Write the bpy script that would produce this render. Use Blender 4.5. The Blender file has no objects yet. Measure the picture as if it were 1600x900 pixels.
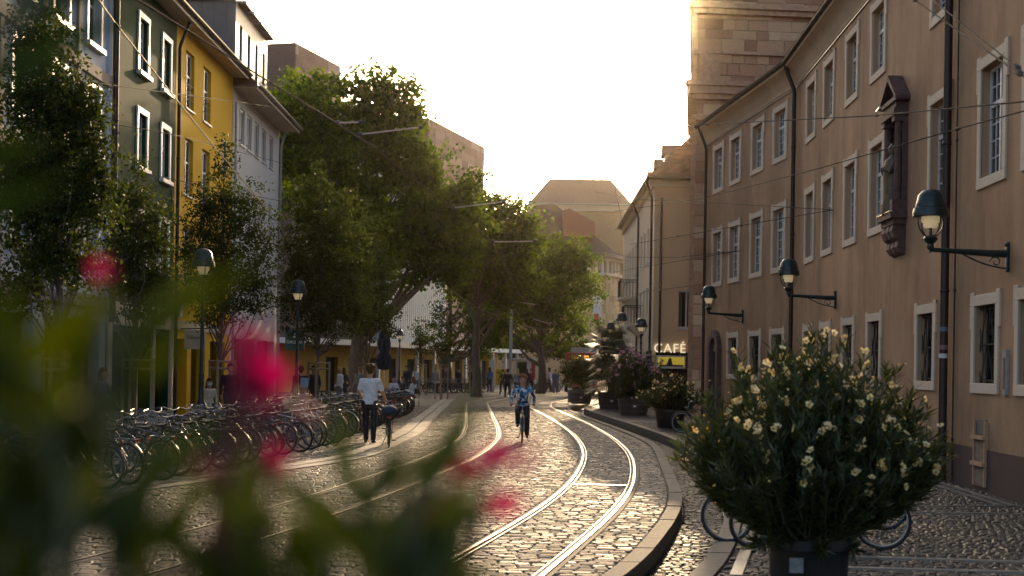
import bpy, bmesh, math, random
import numpy as np
from mathutils import Vector, Matrix
R = math.radians
rng = np.random.default_rng(7)
random.seed(7)
scene = bpy.context.scene
col = scene.collection

# ------------------------------------------------------------------ camera, sky, sun, exposure
F = 2222.0          # focal length in photograph pixels (about 50 mm on full frame)
EYE = 1.95
ROLL = R(0.9)
HORIZON = 572.0
cam_d = bpy.data.cameras.new("camera")
cam = bpy.data.objects.new("camera", cam_d); col.objects.link(cam)
cam.location = (0, 0, EYE)
cam.rotation_euler = (Matrix.Rotation(R(90), 3, 'X') @ Matrix.Rotation(ROLL, 3, 'Z')).to_euler()
cam_d.sensor_width = 36.0
cam_d.lens = 36.0 * F / 1600.0
cam_d.shift_y = (HORIZON - 450.0) / 1600.0
cam_d.clip_start = 0.05
cam_d.clip_end = 3000
cam_d.dof.use_dof = True
cam_d.dof.focus_distance = 33.0
cam_d.dof.aperture_fstop = 3.0
scene.camera = cam

SUN_EL = R(14.6)
SUN_AZ = math.atan((1064.0 - 800.0) / F)      # to the right of straight ahead (+Y)
world = bpy.data.worlds.new("World"); scene.world = world
world.use_nodes = True
wn = world.node_tree.nodes; wl = world.node_tree.links
wn.clear()
sky = wn.new('ShaderNodeTexSky'); sky.sky_type = 'NISHITA'; sky.sun_disc = False
sky.sun_elevation = SUN_EL; sky.sun_rotation = SUN_AZ
sky.air_density = 0.7; sky.dust_density = 4.0; sky.ozone_density = 0.0
bg = wn.new('ShaderNodeBackground'); bg.inputs[1].default_value = 0.10
wo = wn.new('ShaderNodeOutputWorld')
wl.new(sky.outputs[0], bg.inputs[0]); wl.new(bg.outputs[0], wo.inputs[0])
sun_d = bpy.data.lights.new("sun", 'SUN'); sun_d.energy = 2.0; sun_d.angle = R(0.5); sun_d.color = (1.0, 0.72, 0.42)
sun = bpy.data.objects.new("sun", sun_d); col.objects.link(sun)
sdir = Vector((math.sin(SUN_AZ) * math.cos(SUN_EL), math.cos(SUN_AZ) * math.cos(SUN_EL), math.sin(SUN_EL)))
sun.rotation_euler = sdir.to_track_quat('Z', 'Y').to_euler()
sun.location = (0, 0, 30)
scene.view_settings.view_transform = 'Standard'
scene.view_settings.look = 'None'
scene.view_settings.exposure = 1.82
scene.view_settings.gamma = 1.0
scene.render.engine = 'CYCLES'
scene.cycles.max_bounces = 6
scene.cycles.transparent_max_bounces = 6
scene.cycles.use_denoising = True
scene.cycles.sample_clamp_indirect = 4.0
scene.cycles.caustics_reflective = False
scene.cycles.caustics_refractive = False

# ------------------------------------------------------------------ geometry helpers
CR, SR = math.cos(ROLL), math.sin(ROLL)
def ray(x, y):
    u = x - 800.0; v = HORIZON - y
    return (u * CR - v * SR) / F, (u * SR + v * CR) / F      # dX/dY, dZ/dY
def at(x, y, Y):
    a, b = ray(x, y)
    return Vector((a * Y, Y, EYE + b * Y))
def gnd(x, y, z=0.0):
    a, b = ray(x, y)
    Y = (z - EYE) / b
    return Vector((a * Y, Y, z))

class MB:
    def __init__(s): s.v = []; s.f = []; s.m = []
    def add(s, vs, fs, m=0):
        o = len(s.v); s.v.extend([tuple(p) for p in vs]); s.f.extend([tuple(i + o for i in f) for f in fs]); s.m.extend([m] * len(fs)); return s
    def quad(s, a, b, c, d, m=0): return s.add([a, b, c, d], [(0, 1, 2, 3)], m)
    def box(s, x0, x1, y0, y1, z0, z1, m=0, M=None):
        vs = [(x0,y0,z0),(x1,y0,z0),(x1,y1,z0),(x0,y1,z0),(x0,y0,z1),(x1,y0,z1),(x1,y1,z1),(x0,y1,z1)]
        if M is not None: vs = [M @ Vector(p) for p in vs]
        return s.add(vs, [(0,3,2,1),(4,5,6,7),(0,1,5,4),(1,2,6,5),(2,3,7,6),(3,0,4,7)], m)
    def cbox(s, x0, x1, y0, y1, z0, z1, c=0.01, m=0, M=None):   # box with chamfered edges
        pts = []; X = (x0, x1); Y = (y0, y1); Z = (z0, z1)
        idx = {}
        for i in (0,1):
            for j in (0,1):
                for k in (0,1):
                    sx, sy, sz = (1,-1)[i], (1,-1)[j], (1,-1)[k]
                    for a in range(3):
                        p = [X[i] + sx*c, Y[j] + sy*c, Z[k] + sz*c]
                        p[a] = (X[i], Y[j], Z[k])[a]
                        idx[(i,j,k,a)] = len(pts); pts.append(Vector(p))
        if M is not None: pts = [M @ p for p in pts]
        fs = []
        for i in (0,1):
            q = [idx[(i,j,k,0)] for j,k in ((0,0),(1,0),(1,1),(0,1))]; fs.append(q if i else q[::-1])
            q = [idx[(j,i,k,1)] for j,k in ((0,0),(1,0),(1,1),(0,1))]; fs.append(q[::-1] if i else q)
            q = [idx[(j,k,i,2)] for j,k in ((0,0),(1,0),(1,1),(0,1))]; fs.append(q if i else q[::-1])
        for i in (0,1):
            for j in (0,1):
                fs.append([idx[(i,j,0,0)], idx[(i,j,1,0)], idx[(i,j,1,1)], idx[(i,j,0,1)]])
                fs.append([idx[(i,0,j,0)], idx[(i,1,j,0)], idx[(i,1,j,2)], idx[(i,0,j,2)]])
                fs.append([idx[(0,i,j,1)], idx[(1,i,j,1)], idx[(1,i,j,2)], idx[(0,i,j,2)]])
                for k in (0,1): fs.append([idx[(i,j,k,a)] for a in range(3)])
        return s.add(pts, fs, m)
    def tube(s, pts, r, n=8, m=0, cap=True, closed=False):
        pts = [Vector(p) for p in pts]; k = len(pts)
        rs = r if isinstance(r, (list, tuple)) else [r] * k
        ref = None; o = len(s.v)
        for i, p in enumerate(pts):
            if closed: t = pts[(i+1) % k] - pts[i-1]
            else: t = pts[min(i+1, k-1)] - pts[max(i-1, 0)]
            t = t.normalized() if t.length > 1e-9 else Vector((0,0,1))
            if ref is None:
                ref = Vector((0,0,1)) if abs(t.z) < 0.9 else Vector((1,0,0))
            a = (ref - t * ref.dot(t))
            a = a.normalized() if a.length > 1e-6 else t.orthogonal().normalized()
            ref = a; b = t.cross(a)
            for q in range(n):
                an = 2 * math.pi * q / n
                s.v.append(tuple(p + (a * math.cos(an) + b * math.sin(an)) * rs[i]))
        e = k if closed else k - 1
        for i in range(e):
            i2 = (i + 1) % k
            for q in range(n):
                q2 = (q + 1) % n
                s.f.append((o+i*n+q, o+i*n+q2, o+i2*n+q2, o+i2*n+q)); s.m.append(m)
        if cap and not closed:
            s.f.append(tuple(o + q for q in range(n))[::-1]); s.m.append(m)
            s.f.append(tuple(o + (k-1)*n + q for q in range(n))); s.m.append(m)
        return s
    def lathe(s, prof, n=16, c=(0,0,0), m=0, M=None):     # prof: (radius, z)
        o = len(s.v)
        for r, z in prof:
            for q in range(n):
                a = 2 * math.pi * q / n
                p = Vector((c[0] + r * math.cos(a), c[1] + r * math.sin(a), c[2] + z))
                if M is not None: p = M @ p
                s.v.append(tuple(p))
        for i in range(len(prof) - 1):
            for q in range(n):
                q2 = (q + 1) % n
                s.f.append((o+i*n+q, o+i*n+q2, o+(i+1)*n+q2, o+(i+1)*n+q)); s.m.append(m)
        if prof[0][0] > 1e-4: s.f.append(tuple(o + q for q in range(n))[::-1]); s.m.append(m)
        if prof[-1][0] > 1e-4: s.f.append(tuple(o + (len(prof)-1)*n + q for q in range(n))); s.m.append(m)
        return s
    def ball(s, c, r, n=10, k=6, m=0, M=None):
        r = r if isinstance(r, (tuple, list)) else (r, r, r); o = len(s.v)
        for i in range(k + 1):
            th = math.pi * i / k
            for q in range(n):
                a = 2 * math.pi * q / n
                p = Vector((c[0] + r[0]*math.sin(th)*math.cos(a), c[1] + r[1]*math.sin(th)*math.sin(a), c[2] - r[2]*math.cos(th)))
                if M is not None: p = M @ p
                s.v.append(tuple(p))
        for i in range(k):
            for q in range(n):
                q2 = (q+1) % n
                s.f.append((o+i*n+q, o+i*n+q2, o+(i+1)*n+q2, o+(i+1)*n+q)); s.m.append(m)
        return s
    def prism(s, poly, a, b, f, m=0):     # poly 2D points, f(p2, t) -> 3D for t=a, b
        n = len(poly)
        vs = [f(p, a) for p in poly] + [f(p, b) for p in poly]
        fs = [tuple(range(n))[::-1], tuple(range(n, 2*n))] + [(i, (i+1) % n, n + (i+1) % n, n + i) for i in range(n)]
        return s.add(vs, fs, m)
    def mesh(s, name, mats, off=(0,0,0), smooth=False):
        me = bpy.data.meshes.new(name)
        o = off
        me.from_pydata([(p[0]-o[0], p[1]-o[1], p[2]-o[2]) for p in s.v], [], s.f)
        for mt in (mats if isinstance(mats, (list, tuple)) else [mats]): me.materials.append(mt)
        if len(set(s.m)) > 1: me.polygons.foreach_set('material_index', s.m)
        if smooth: me.polygons.foreach_set('use_smooth', [True] * len(s.f))
        me.update(); return me
    def build(s, name, mats, parent=None, smooth=False, fix=True):
        off = (0,0,0)
        if parent is not None:
            rt = parent
            while rt.parent: rt = rt.parent
            if rt.get('_world'): off = rt.location
        me = s.mesh(name, mats, off, smooth)
        if fix:
            bm = bmesh.new(); bm.from_mesh(me); bmesh.ops.recalc_face_normals(bm, faces=bm.faces); bm.to_mesh(me); bm.free()
        if smooth:
            try: me.set_sharp_from_angle(angle=R(40))
            except Exception: pass
        return obj(name, me, parent)

def obj(name, me, parent=None, loc=None, rot=None):
    o = bpy.data.objects.new(name, me); col.objects.link(o)
    if parent is not None: o.parent = parent
    if loc is not None: o.location = loc
    if rot is not None: o.rotation_euler = rot
    return o
def tag(o, label=None, cat=None, group=None, kind=None):
    if label: o['label'] = label
    if cat: o['category'] = cat
    if group: o['group'] = group
    if kind: o['kind'] = kind
    return o
def root(name, label, cat, loc=(0,0,0), group=None, world=True):
    o = bpy.data.objects.new(name, None); col.objects.link(o); o.location = loc; o.empty_display_size = 0.2
    if world: o['_world'] = 1
    return tag(o, label, cat, group)
def copy_tree(o, parent=None):
    c = o.copy(); col.objects.link(c); c.parent = parent
    for ch in KIDS[o.name] if o.name in KIDS else o.children: copy_tree(ch, c)
    return c
KIDS = {}
def struct(o): o['kind'] = 'structure'; return o

class Wall:     # a vertical wall from p0 to p1 with its outside on the left hand
    def __init__(s, p0, p1):
        s.p0 = Vector((p0[0], p0[1], 0)); s.p1 = Vector((p1[0], p1[1], 0))
        d = s.p1 - s.p0; s.L = d.length; s.u = d / s.L; s.n = Vector((-s.u.y, s.u.x, 0))
        s.ang = math.atan2(s.u.y, s.u.x)
    def P(s, u, d, w): return s.p0 + s.u * u + s.n * d + Vector((0, 0, w))
    def hit(s, x, y, d=0.0):
        a, b = ray(x, y)
        # (a t, t) = p0 + u*U + n*d
        q = s.p0 + s.n * d
        det = a * (-s.u.y) - 1.0 * (-s.u.x)
        t = (q.x * (-s.u.y) - q.y * (-s.u.x)) / det
        P = Vector((a * t, t, 0)); return (P - q).dot(s.u), EYE + b * t
    def face(s, mb, u0, u1, w0, w1, ops=(), depth=0.2, d=0.0, m=0, mr=None):
        # front face with openings (ua, ub, wa, wb[, depth]) and their reveals
        us = sorted({u0, u1, *[o[0] for o in ops], *[o[1] for o in ops]})
        ws = sorted({w0, w1, *[o[2] for o in ops], *[o[3] for o in ops]})
        us = [u for u in us if u0 - 1e-6 <= u <= u1 + 1e-6]; ws = [w for w in ws if w0 - 1e-6 <= w <= w1 + 1e-6]
        for i in range(len(us) - 1):
            for j in range(len(ws) - 1):
                uc = (us[i] + us[i+1]) / 2; wc = (ws[j] + ws[j+1]) / 2
                if any(o[0] < uc < o[1] and o[2] < wc < o[3] for o in ops): continue
                mb.quad(s.P(us[i+1], d, ws[j]), s.P(us[i], d, ws[j]), s.P(us[i], d, ws[j+1]), s.P(us[i+1], d, ws[j+1]), m)
        mr = m if mr is None else mr
        for o in ops:
            a, b, c, e = o[:4]; dp = o[4] if len(o) > 4 else depth
            f = d - dp
            mb.quad(s.P(a,d,c), s.P(a,f,c), s.P(a,f,e), s.P(a,d,e), mr)
            mb.quad(s.P(b,f,c), s.P(b,d,c), s.P(b,d,e), s.P(b,f,e), mr)
            mb.quad(s.P(a,d,e), s.P(a,f,e), s.P(b,f,e), s.P(b,d,e), mr)
            mb.quad(s.P(a,f,c), s.P(a,d,c), s.P(b,d,c), s.P(b,f,c), mr)
        return mb
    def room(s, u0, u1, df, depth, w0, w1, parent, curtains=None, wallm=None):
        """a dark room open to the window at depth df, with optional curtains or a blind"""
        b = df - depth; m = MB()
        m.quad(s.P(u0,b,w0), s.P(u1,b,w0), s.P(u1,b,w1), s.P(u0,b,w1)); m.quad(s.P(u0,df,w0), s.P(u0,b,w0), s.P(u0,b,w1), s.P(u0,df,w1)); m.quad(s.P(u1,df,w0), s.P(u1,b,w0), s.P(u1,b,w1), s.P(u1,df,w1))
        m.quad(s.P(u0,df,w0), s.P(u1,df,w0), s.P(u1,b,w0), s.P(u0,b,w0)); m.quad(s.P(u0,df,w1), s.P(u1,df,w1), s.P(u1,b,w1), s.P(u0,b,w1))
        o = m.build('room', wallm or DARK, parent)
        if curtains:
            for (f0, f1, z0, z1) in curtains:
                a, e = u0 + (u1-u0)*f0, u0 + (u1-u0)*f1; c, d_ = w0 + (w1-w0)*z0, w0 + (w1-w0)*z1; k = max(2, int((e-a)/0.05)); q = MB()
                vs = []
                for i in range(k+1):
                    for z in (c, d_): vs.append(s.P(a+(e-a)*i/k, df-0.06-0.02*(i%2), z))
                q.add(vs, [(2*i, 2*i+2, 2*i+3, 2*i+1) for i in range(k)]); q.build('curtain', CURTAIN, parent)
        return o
    def box(s, mb, u0, u1, d0, d1, w0, w1, m=0):
        vs = [s.P(u0,d0,w0), s.P(u1,d0,w0), s.P(u1,d1,w0), s.P(u0,d1,w0), s.P(u0,d0,w1), s.P(u1,d0,w1), s.P(u1,d1,w1), s.P(u0,d1,w1)]
        return mb.add(vs, [(0,3,2,1),(4,5,6,7),(0,1,5,4),(1,2,6,5),(2,3,7,6),(3,0,4,7)], m)

# ------------------------------------------------------------------ materials
def nt(name):
    m = bpy.data.materials.new(name); m.use_nodes = True
    n = m.node_tree.nodes; l = m.node_tree.links
    return m, n, l, n['Principled BSDF']
def rgb(h, k=1.0):
    h = h.lstrip('#'); c = [int(h[i:i+2], 16) / 255 for i in (0, 2, 4)]
    return tuple((((x / 12.92) if x <= 0.04045 else ((x + 0.055) / 1.055) ** 2.4) * k) for x in c) + (1.0,)
MATS = {}
def mat(name, c, rough=0.6, metal=0.0, var=0.15, scale=6.0, stretch=(1,1,1), bump=0.0, bscale=None, spec=0.5, c2=None, emit=0.0, coat=0.0):
    """plain procedural surface: base colour broken up by two noises, optional bump"""
    if name in MATS: return MATS[name]
    m, n, l, b = nt(name)
    tc = n.new('ShaderNodeTexCoord'); mp = n.new('ShaderNodeMapping'); mp.inputs['Scale'].default_value = stretch
    l.new(tc.outputs['Object'], mp.inputs[0])
    nz = n.new('ShaderNodeTexNoise'); nz.inputs['Scale'].default_value = scale; nz.inputs['Detail'].default_value = 6; nz.inputs['Roughness'].default_value = 0.65
    l.new(mp.outputs[0], nz.inputs['Vector'])
    rp = n.new('ShaderNodeValToRGB')
    c = tuple(c[:3]); d = tuple(x * (1 - var) for x in c); e = tuple(min(1, x * (1 + var)) for x in c)
    if c2 is not None: d = tuple(c2[:3])
    rp.color_ramp.elements[0].position = 0.3; rp.color_ramp.elements[0].color = d + (1,)
    rp.color_ramp.elements[1].position = 0.7; rp.color_ramp.elements[1].color = e + (1,)
    l.new(nz.outputs['Fac'], rp.inputs[0]); l.new(rp.outputs[0], b.inputs['Base Color'])
    b.inputs['Roughness'].default_value = rough; b.inputs['Metallic'].default_value = metal
    b.inputs['Specular IOR Level'].default_value = spec
    if coat: b.inputs['Coat Weight'].default_value = coat
    if emit: l.new(rp.outputs[0], b.inputs['Emission Color']); b.inputs['Emission Strength'].default_value = emit
    if bump:
        bn = n.new('ShaderNodeTexNoise'); bn.inputs['Scale'].default_value = bscale or scale * 6; bn.inputs['Detail'].default_value = 4
        l.new(tc.outputs['Object'], bn.inputs['Vector'])
        bp = n.new('ShaderNodeBump'); bp.inputs['Strength'].default_value = bump; bp.inputs['Distance'].default_value = 0.02
        l.new(bn.outputs['Fac'], bp.inputs['Height']); l.new(bp.outputs[0], b.inputs['Normal'])
    MATS[name] = m; return m
def plaster(name, c, stain, amount=0.5, rough=0.85):
    """render coat: cloudy patches, vertical weather streaks, fine grain"""
    m, n, l, b = nt(name)
    tc = n.new('ShaderNodeTexCoord')
    def noise(sc, st, det=6):
        mp = n.new('ShaderNodeMapping'); mp.inputs['Scale'].default_value = st; l.new(tc.outputs['Object'], mp.inputs[0])
        z = n.new('ShaderNodeTexNoise'); z.inputs['Scale'].default_value = sc; z.inputs['Detail'].default_value = det; z.inputs['Roughness'].default_value = 0.62
        l.new(mp.outputs[0], z.inputs['Vector']); return z
    def ramp(z, a, bb):
        r = n.new('ShaderNodeValToRGB'); r.color_ramp.elements[0].position = a; r.color_ramp.elements[1].position = bb; l.new(z.outputs['Fac'], r.inputs[0]); return r
    streak = ramp(noise(1.5, (1, 1, 0.2), 9), 0.42, 0.75); cloud = ramp(noise(0.55, (1, 1, 1)), 0.35, 0.7); grain = noise(28, (1, 1, 1), 3)
    patch = ramp(noise(0.23, (1, 1, 0.7), 9), 0.56, 0.60)
    mul = n.new('ShaderNodeMath'); mul.operation = 'ADD'; l.new(streak.outputs[0], mul.inputs[0]); l.new(cloud.outputs[0], mul.inputs[1])
    sc = n.new('ShaderNodeMath'); sc.operation = 'MULTIPLY'; sc.inputs[1].default_value = amount * 0.5; l.new(mul.outputs[0], sc.inputs[0])
    mx = n.new('ShaderNodeMix'); mx.data_type = 'RGBA'; mx.inputs[6].default_value = tuple(c[:3]) + (1,); mx.inputs[7].default_value = tuple(stain[:3]) + (1,)
    l.new(sc.outputs[0], mx.inputs[0])
    m2 = n.new('ShaderNodeMix'); m2.data_type = 'RGBA'; m2.inputs[7].default_value = tuple(min(1, x*1.22) for x in c[:3]) + (1,); l.new(mx.outputs[2], m2.inputs[6])
    pf = n.new('ShaderNodeMath'); pf.operation = 'MULTIPLY'; pf.inputs[1].default_value = 0.35*amount; l.new(patch.outputs[0], pf.inputs[0]); l.new(pf.outputs[0], m2.inputs[0])
    hs = n.new('ShaderNodeHueSaturation'); l.new(m2.outputs[2], hs.inputs['Color'])
    mr = n.new('ShaderNodeMapRange'); mr.inputs[3].default_value = 0.88; mr.inputs[4].default_value = 1.12; l.new(grain.outputs['Fac'], mr.inputs[0]); l.new(mr.outputs[0], hs.inputs['Value'])
    l.new(hs.outputs[0], b.inputs['Base Color'])
    b.inputs['Roughness'].default_value = rough; b.inputs['Specular IOR Level'].default_value = 0.08
    bp = n.new('ShaderNodeBump'); bp.inputs['Strength'].default_value = 0.35; bp.inputs['Distance'].default_value = 0.01
    l.new(grain.outputs['Fac'], bp.inputs['Height']); l.new(bp.outputs[0], b.inputs['Normal'])
    MATS[name] = m; return m
def leafmat(name, c1, c2, trans=0.45, rough=0.45, spec=0.4):
    m, n, l, b = nt(name)
    at_ = n.new('ShaderNodeAttribute'); at_.attribute_name = 'var'
    rp = n.new('ShaderNodeValToRGB'); rp.color_ramp.elements[0].color = tuple(c1[:3]) + (1,); rp.color_ramp.elements[1].color = tuple(c2[:3]) + (1,)
    l.new(at_.outputs['Fac'], rp.inputs[0]); l.new(rp.outputs[0], b.inputs['Base Color'])
    b.inputs['Roughness'].default_value = rough; b.inputs['Specular IOR Level'].default_value = spec
    tr = n.new('ShaderNodeBsdfTranslucent')
    hs = n.new('ShaderNodeHueSaturation'); hs.inputs['Hue'].default_value = 0.485; hs.inputs['Saturation'].default_value = 1.1; hs.inputs['Value'].default_value = 1.7
    l.new(rp.outputs[0], hs.inputs['Color']); l.new(hs.outputs[0], tr.inputs['Color'])
    mx = n.new('ShaderNodeMixShader'); mx.inputs[0].default_value = trans
    l.new(b.outputs[0], mx.inputs[1]); l.new(tr.outputs[0], mx.inputs[2]); l.new(mx.outputs[0], n['Material Output'].inputs[0])
    MATS[name] = m; return m
def varmat(name, stops, rough=(0.35, 0.6), bump=0.3, bscale=40, spec=0.5, metal=0.0):
    """stone with one tone for each piece (attribute var) and fine grain"""
    m, n, l, b = nt(name)
    at_ = n.new('ShaderNodeAttribute'); at_.attribute_name = 'var'
    rp = n.new('ShaderNodeValToRGB')
    for i, (p, c) in enumerate(stops):
        e = rp.color_ramp.elements[i] if i < 2 else rp.color_ramp.elements.new(p)
        e.position = p; e.color = tuple(c[:3]) + (1,)
    oi = n.new('ShaderNodeObjectInfo')
    ad = n.new('ShaderNodeMath'); ad.operation = 'ADD'; l.new(at_.outputs['Fac'], ad.inputs[0]); l.new(oi.outputs['Random'], ad.inputs[1])
    fr = n.new('ShaderNodeMath'); fr.operation = 'FRACT'; l.new(ad.outputs[0], fr.inputs[0]); l.new(fr.outputs[0], rp.inputs[0])
    tc = n.new('ShaderNodeTexCoord'); nz = n.new('ShaderNodeTexNoise'); nz.inputs['Scale'].default_value = bscale; nz.inputs['Detail'].default_value = 5
    l.new(tc.outputs['Object'], nz.inputs['Vector'])
    hs = n.new('ShaderNodeHueSaturation'); l.new(rp.outputs[0], hs.inputs['Color'])
    mr = n.new('ShaderNodeMapRange'); mr.inputs[3].default_value = 0.7; mr.inputs[4].default_value = 1.3; l.new(nz.outputs['Fac'], mr.inputs[0]); l.new(mr.outputs[0], hs.inputs['Value'])
    l.new(hs.outputs[0], b.inputs['Base Color'])
    r2 = n.new('ShaderNodeMapRange'); r2.inputs[3].default_value = rough[0]; r2.inputs[4].default_value = rough[1]; l.new(fr.outputs[0], r2.inputs[0]); l.new(r2.outputs[0], b.inputs['Roughness'])
    b.inputs['Specular IOR Level'].default_value = spec; b.inputs['Metallic'].default_value = metal
    bp = n.new('ShaderNodeBump'); bp.inputs['Strength'].default_value = bump; bp.inputs['Distance'].default_value = 0.01
    l.new(nz.outputs['Fac'], bp.inputs['Height']); l.new(bp.outputs[0], b.inputs['Normal'])
    MATS[name] = m; return m
def glassmat(name, tint=(0.02,0.025,0.03), rough=0.06):
    m, n, l, b = nt(name)
    b.inputs['Base Color'].default_value = tint + (1,); b.inputs['Roughness'].default_value = rough; b.inputs['Specular IOR Level'].default_value = 0.9
    tc = n.new('ShaderNodeTexCoord'); nz = n.new('ShaderNodeTexNoise'); nz.inputs['Scale'].default_value = 1.3; l.new(tc.outputs['Object'], nz.inputs['Vector'])
    bp = n.new('ShaderNodeBump'); bp.inputs['Strength'].default_value = 0.06; bp.inputs['Distance'].default_value = 0.05
    l.new(nz.outputs['Fac'], bp.inputs['Height']); l.new(bp.outputs[0], b.inputs['Normal'])
    lw = n.new('ShaderNodeFresnel'); lw.inputs['IOR'].default_value = 1.5
    gl = n.new('ShaderNodeBsdfGlossy'); gl.inputs['Roughness'].default_value = rough; l.new(bp.outputs[0], gl.inputs['Normal'])
    tr = n.new('ShaderNodeBsdfTransparent'); tr.inputs['Color'].default_value = (0.62,0.66,0.64,1)
    mx = n.new('ShaderNodeMixShader'); l.new(lw.outputs[0], mx.inputs[0]); l.new(tr.outputs[0], mx.inputs[1]); l.new(gl.outputs[0], mx.inputs[2]); l.new(mx.outputs[0], n['Material Output'].inputs[0])
    MATS[name] = m; return m
def quads_mesh(name, V, var, material, smooth=False):
    """V (N, k, 3): N separate polygons of k corners; var (N,) tone of each"""
    N, k = V.shape[:2]
    me = bpy.data.meshes.new(name)
    me.vertices.add(N * k); me.vertices.foreach_set('co', V.astype(np.float32).ravel())
    me.loops.add(N * k); me.loops.foreach_set('vertex_index', np.arange(N * k, dtype=np.int32))
    me.polygons.add(N); me.polygons.foreach_set('loop_start', np.arange(0, N * k, k, dtype=np.int32))
    try: me.polygons.foreach_set('loop_total', np.full(N, k, dtype=np.int32))
    except Exception: pass
    me.update(calc_edges=True)
    a = me.attributes.new('var', 'FLOAT', 'FACE'); a.data.foreach_set('value', var.astype(np.float32))
    for mt in (material if isinstance(material, (list, tuple)) else [material]): me.materials.append(mt)
    return me
def text_mesh(txt, size, depth, material, font_space=1.0):
    cu = bpy.data.curves.new('lettering', 'FONT'); cu.body = txt; cu.size = size; cu.extrude = depth; cu.align_x = 'CENTER'; cu.align_y = 'CENTER'; cu.space_character = font_space
    cu.resolution_u = 4
    o = bpy.data.objects.new('lettering', cu); col.objects.link(o)
    dg = bpy.context.evaluated_depsgraph_get()
    me = bpy.data.meshes.new_from_object(o.evaluated_get(dg))
    bpy.data.objects.remove(o); me.materials.clear(); me.materials.append(material); return me

BRONZE = mat('dark painted iron', (0.018,0.022,0.022), 0.42, 0.3, 0.25, 12)
GREENIRON = mat('dark green cast iron', (0.016,0.030,0.027), 0.38, 0.2, 0.25, 10)
GLASS = glassmat('window glass')
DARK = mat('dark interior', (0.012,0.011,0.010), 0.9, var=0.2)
WHITEPAINT = mat('white window paint', (0.62,0.60,0.56), 0.45, var=0.08)
CURTAIN = mat('net curtain', (0.62,0.58,0.50), 0.9, var=0.1)
_cr = random.Random(12)
def rand_curtains():
    k = _cr.random()
    if k < 0.3: return None
    if k < 0.55: return [(0.04,0.3,0.03,0.97),(0.7,0.96,0.03,0.97)]
    if k < 0.75: h = _cr.uniform(0.45,0.8); return [(0.04,0.96,h,0.97)]
    if k < 0.9: return [(0.04,0.96,0.03,0.97)]
    return [(0.04,0.4,0.03,0.97)]
ZINC = mat('weathered zinc', (0.30,0.30,0.29), 0.5, 0.5, 0.12, 3)
# ------------------------------------------------------------------ ground: lines of the street (X as a function of Y)
def line_from_px(px, extra_near=(), extra_far=(), z=0.0, smooth=2.5):
    P = [tuple(gnd(x, y, z))[:2] for x, y in px]
    P = list(extra_near) + sorted(P, key=lambda p: p[1]) + list(extra_far)
    P.sort(key=lambda p: p[1])
    ys = np.array([p[1] for p in P]); xs = np.array([p[0] for p in P])
    yy = np.arange(0, 130, 0.25); xx = np.interp(yy, ys, xs)
    # linear continuation before the first point
    k = (xs[1] - xs[0]) / (ys[1] - ys[0]); xx = np.where(yy < ys[0], xs[0] + k * (yy - ys[0]), xx)
    w = int(smooth / 0.25); ker = np.hanning(2 * w + 3)[1:-1]; ker /= ker.sum()
    for _ in range(2):
        pad = np.concatenate([2*xx[0] - xx[w:0:-1], xx, 2*xx[-1] - xx[-2:-w-2:-1]])
        xx = np.convolve(pad, ker, 'valid')
    return lambda y: np.interp(y, yy, xx)
rr_l = [(672,898),(762,847),(842,802),(895,760),(913,722),(916.5,707),(910,690),(895,675),(864,654.5),(842,642),(832,635.5)]
rr_r = [(842,898),(902,847),(951,802),(978,768),(989,741),(988,722),(978,705),(955,685),(921,664),(887,649),(857,637.5),(845.5,629)]
lr_l = [(15,898),(132,871),(238,842.5),(325,818.5),(408,796),(480,775),(600,737.5),(667,714),(697.5,698.7),(720.5,683),(727,666),(728.4,639),(728.4,628)]
_a = line_from_px(rr_l, extra_far=[(2.4,86),(4.6,98),(8.5,112)]); _b = line_from_px(rr_r, extra_far=[(3.2,84),(5.4,98),(9.3,112)])
TR_R = lambda y: (_a(y) + _b(y)) / 2
_c = line_from_px(lr_l, extra_far=[(-1.2,86),(1.0,98),(4.9,112)])
TR_L = lambda y: _c(y) + 0.53 + 0.10 * np.clip((26 - y) / 12, 0, 1)
# the sunken runnel beside the pavement (its street-side edge)
CH = line_from_px([(1031,695),(1075,785),(1000,899)], extra_near=[(-1.4,6.0)], extra_far=[(3.6,44),(3.1,54),(2.62,66),(3.6,74),(5.5,82),(9,92)], smooth=3.5)
# flat two-stone band on the left
BAND = line_from_px([(554,715),(640,676),(662,655),(680,640),(698,625)], extra_near=[(-7.6,16.0),(-8.9,10)], extra_far=[(-3.0,90),(0,110)], smooth=3.0)
def perp_offset(fn, d, y0, y1, step=0.5):
    ys = np.arange(y0, y1 + 1e-6, step); xs = fn(ys); dx = np.gradient(xs, ys); L = np.sqrt(1 + dx*dx)
    return np.stack([xs + d / L, ys - d * dx / L], 1)
def xat(poly, y): return np.interp(y, poly[:,1], poly[:,0])

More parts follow.
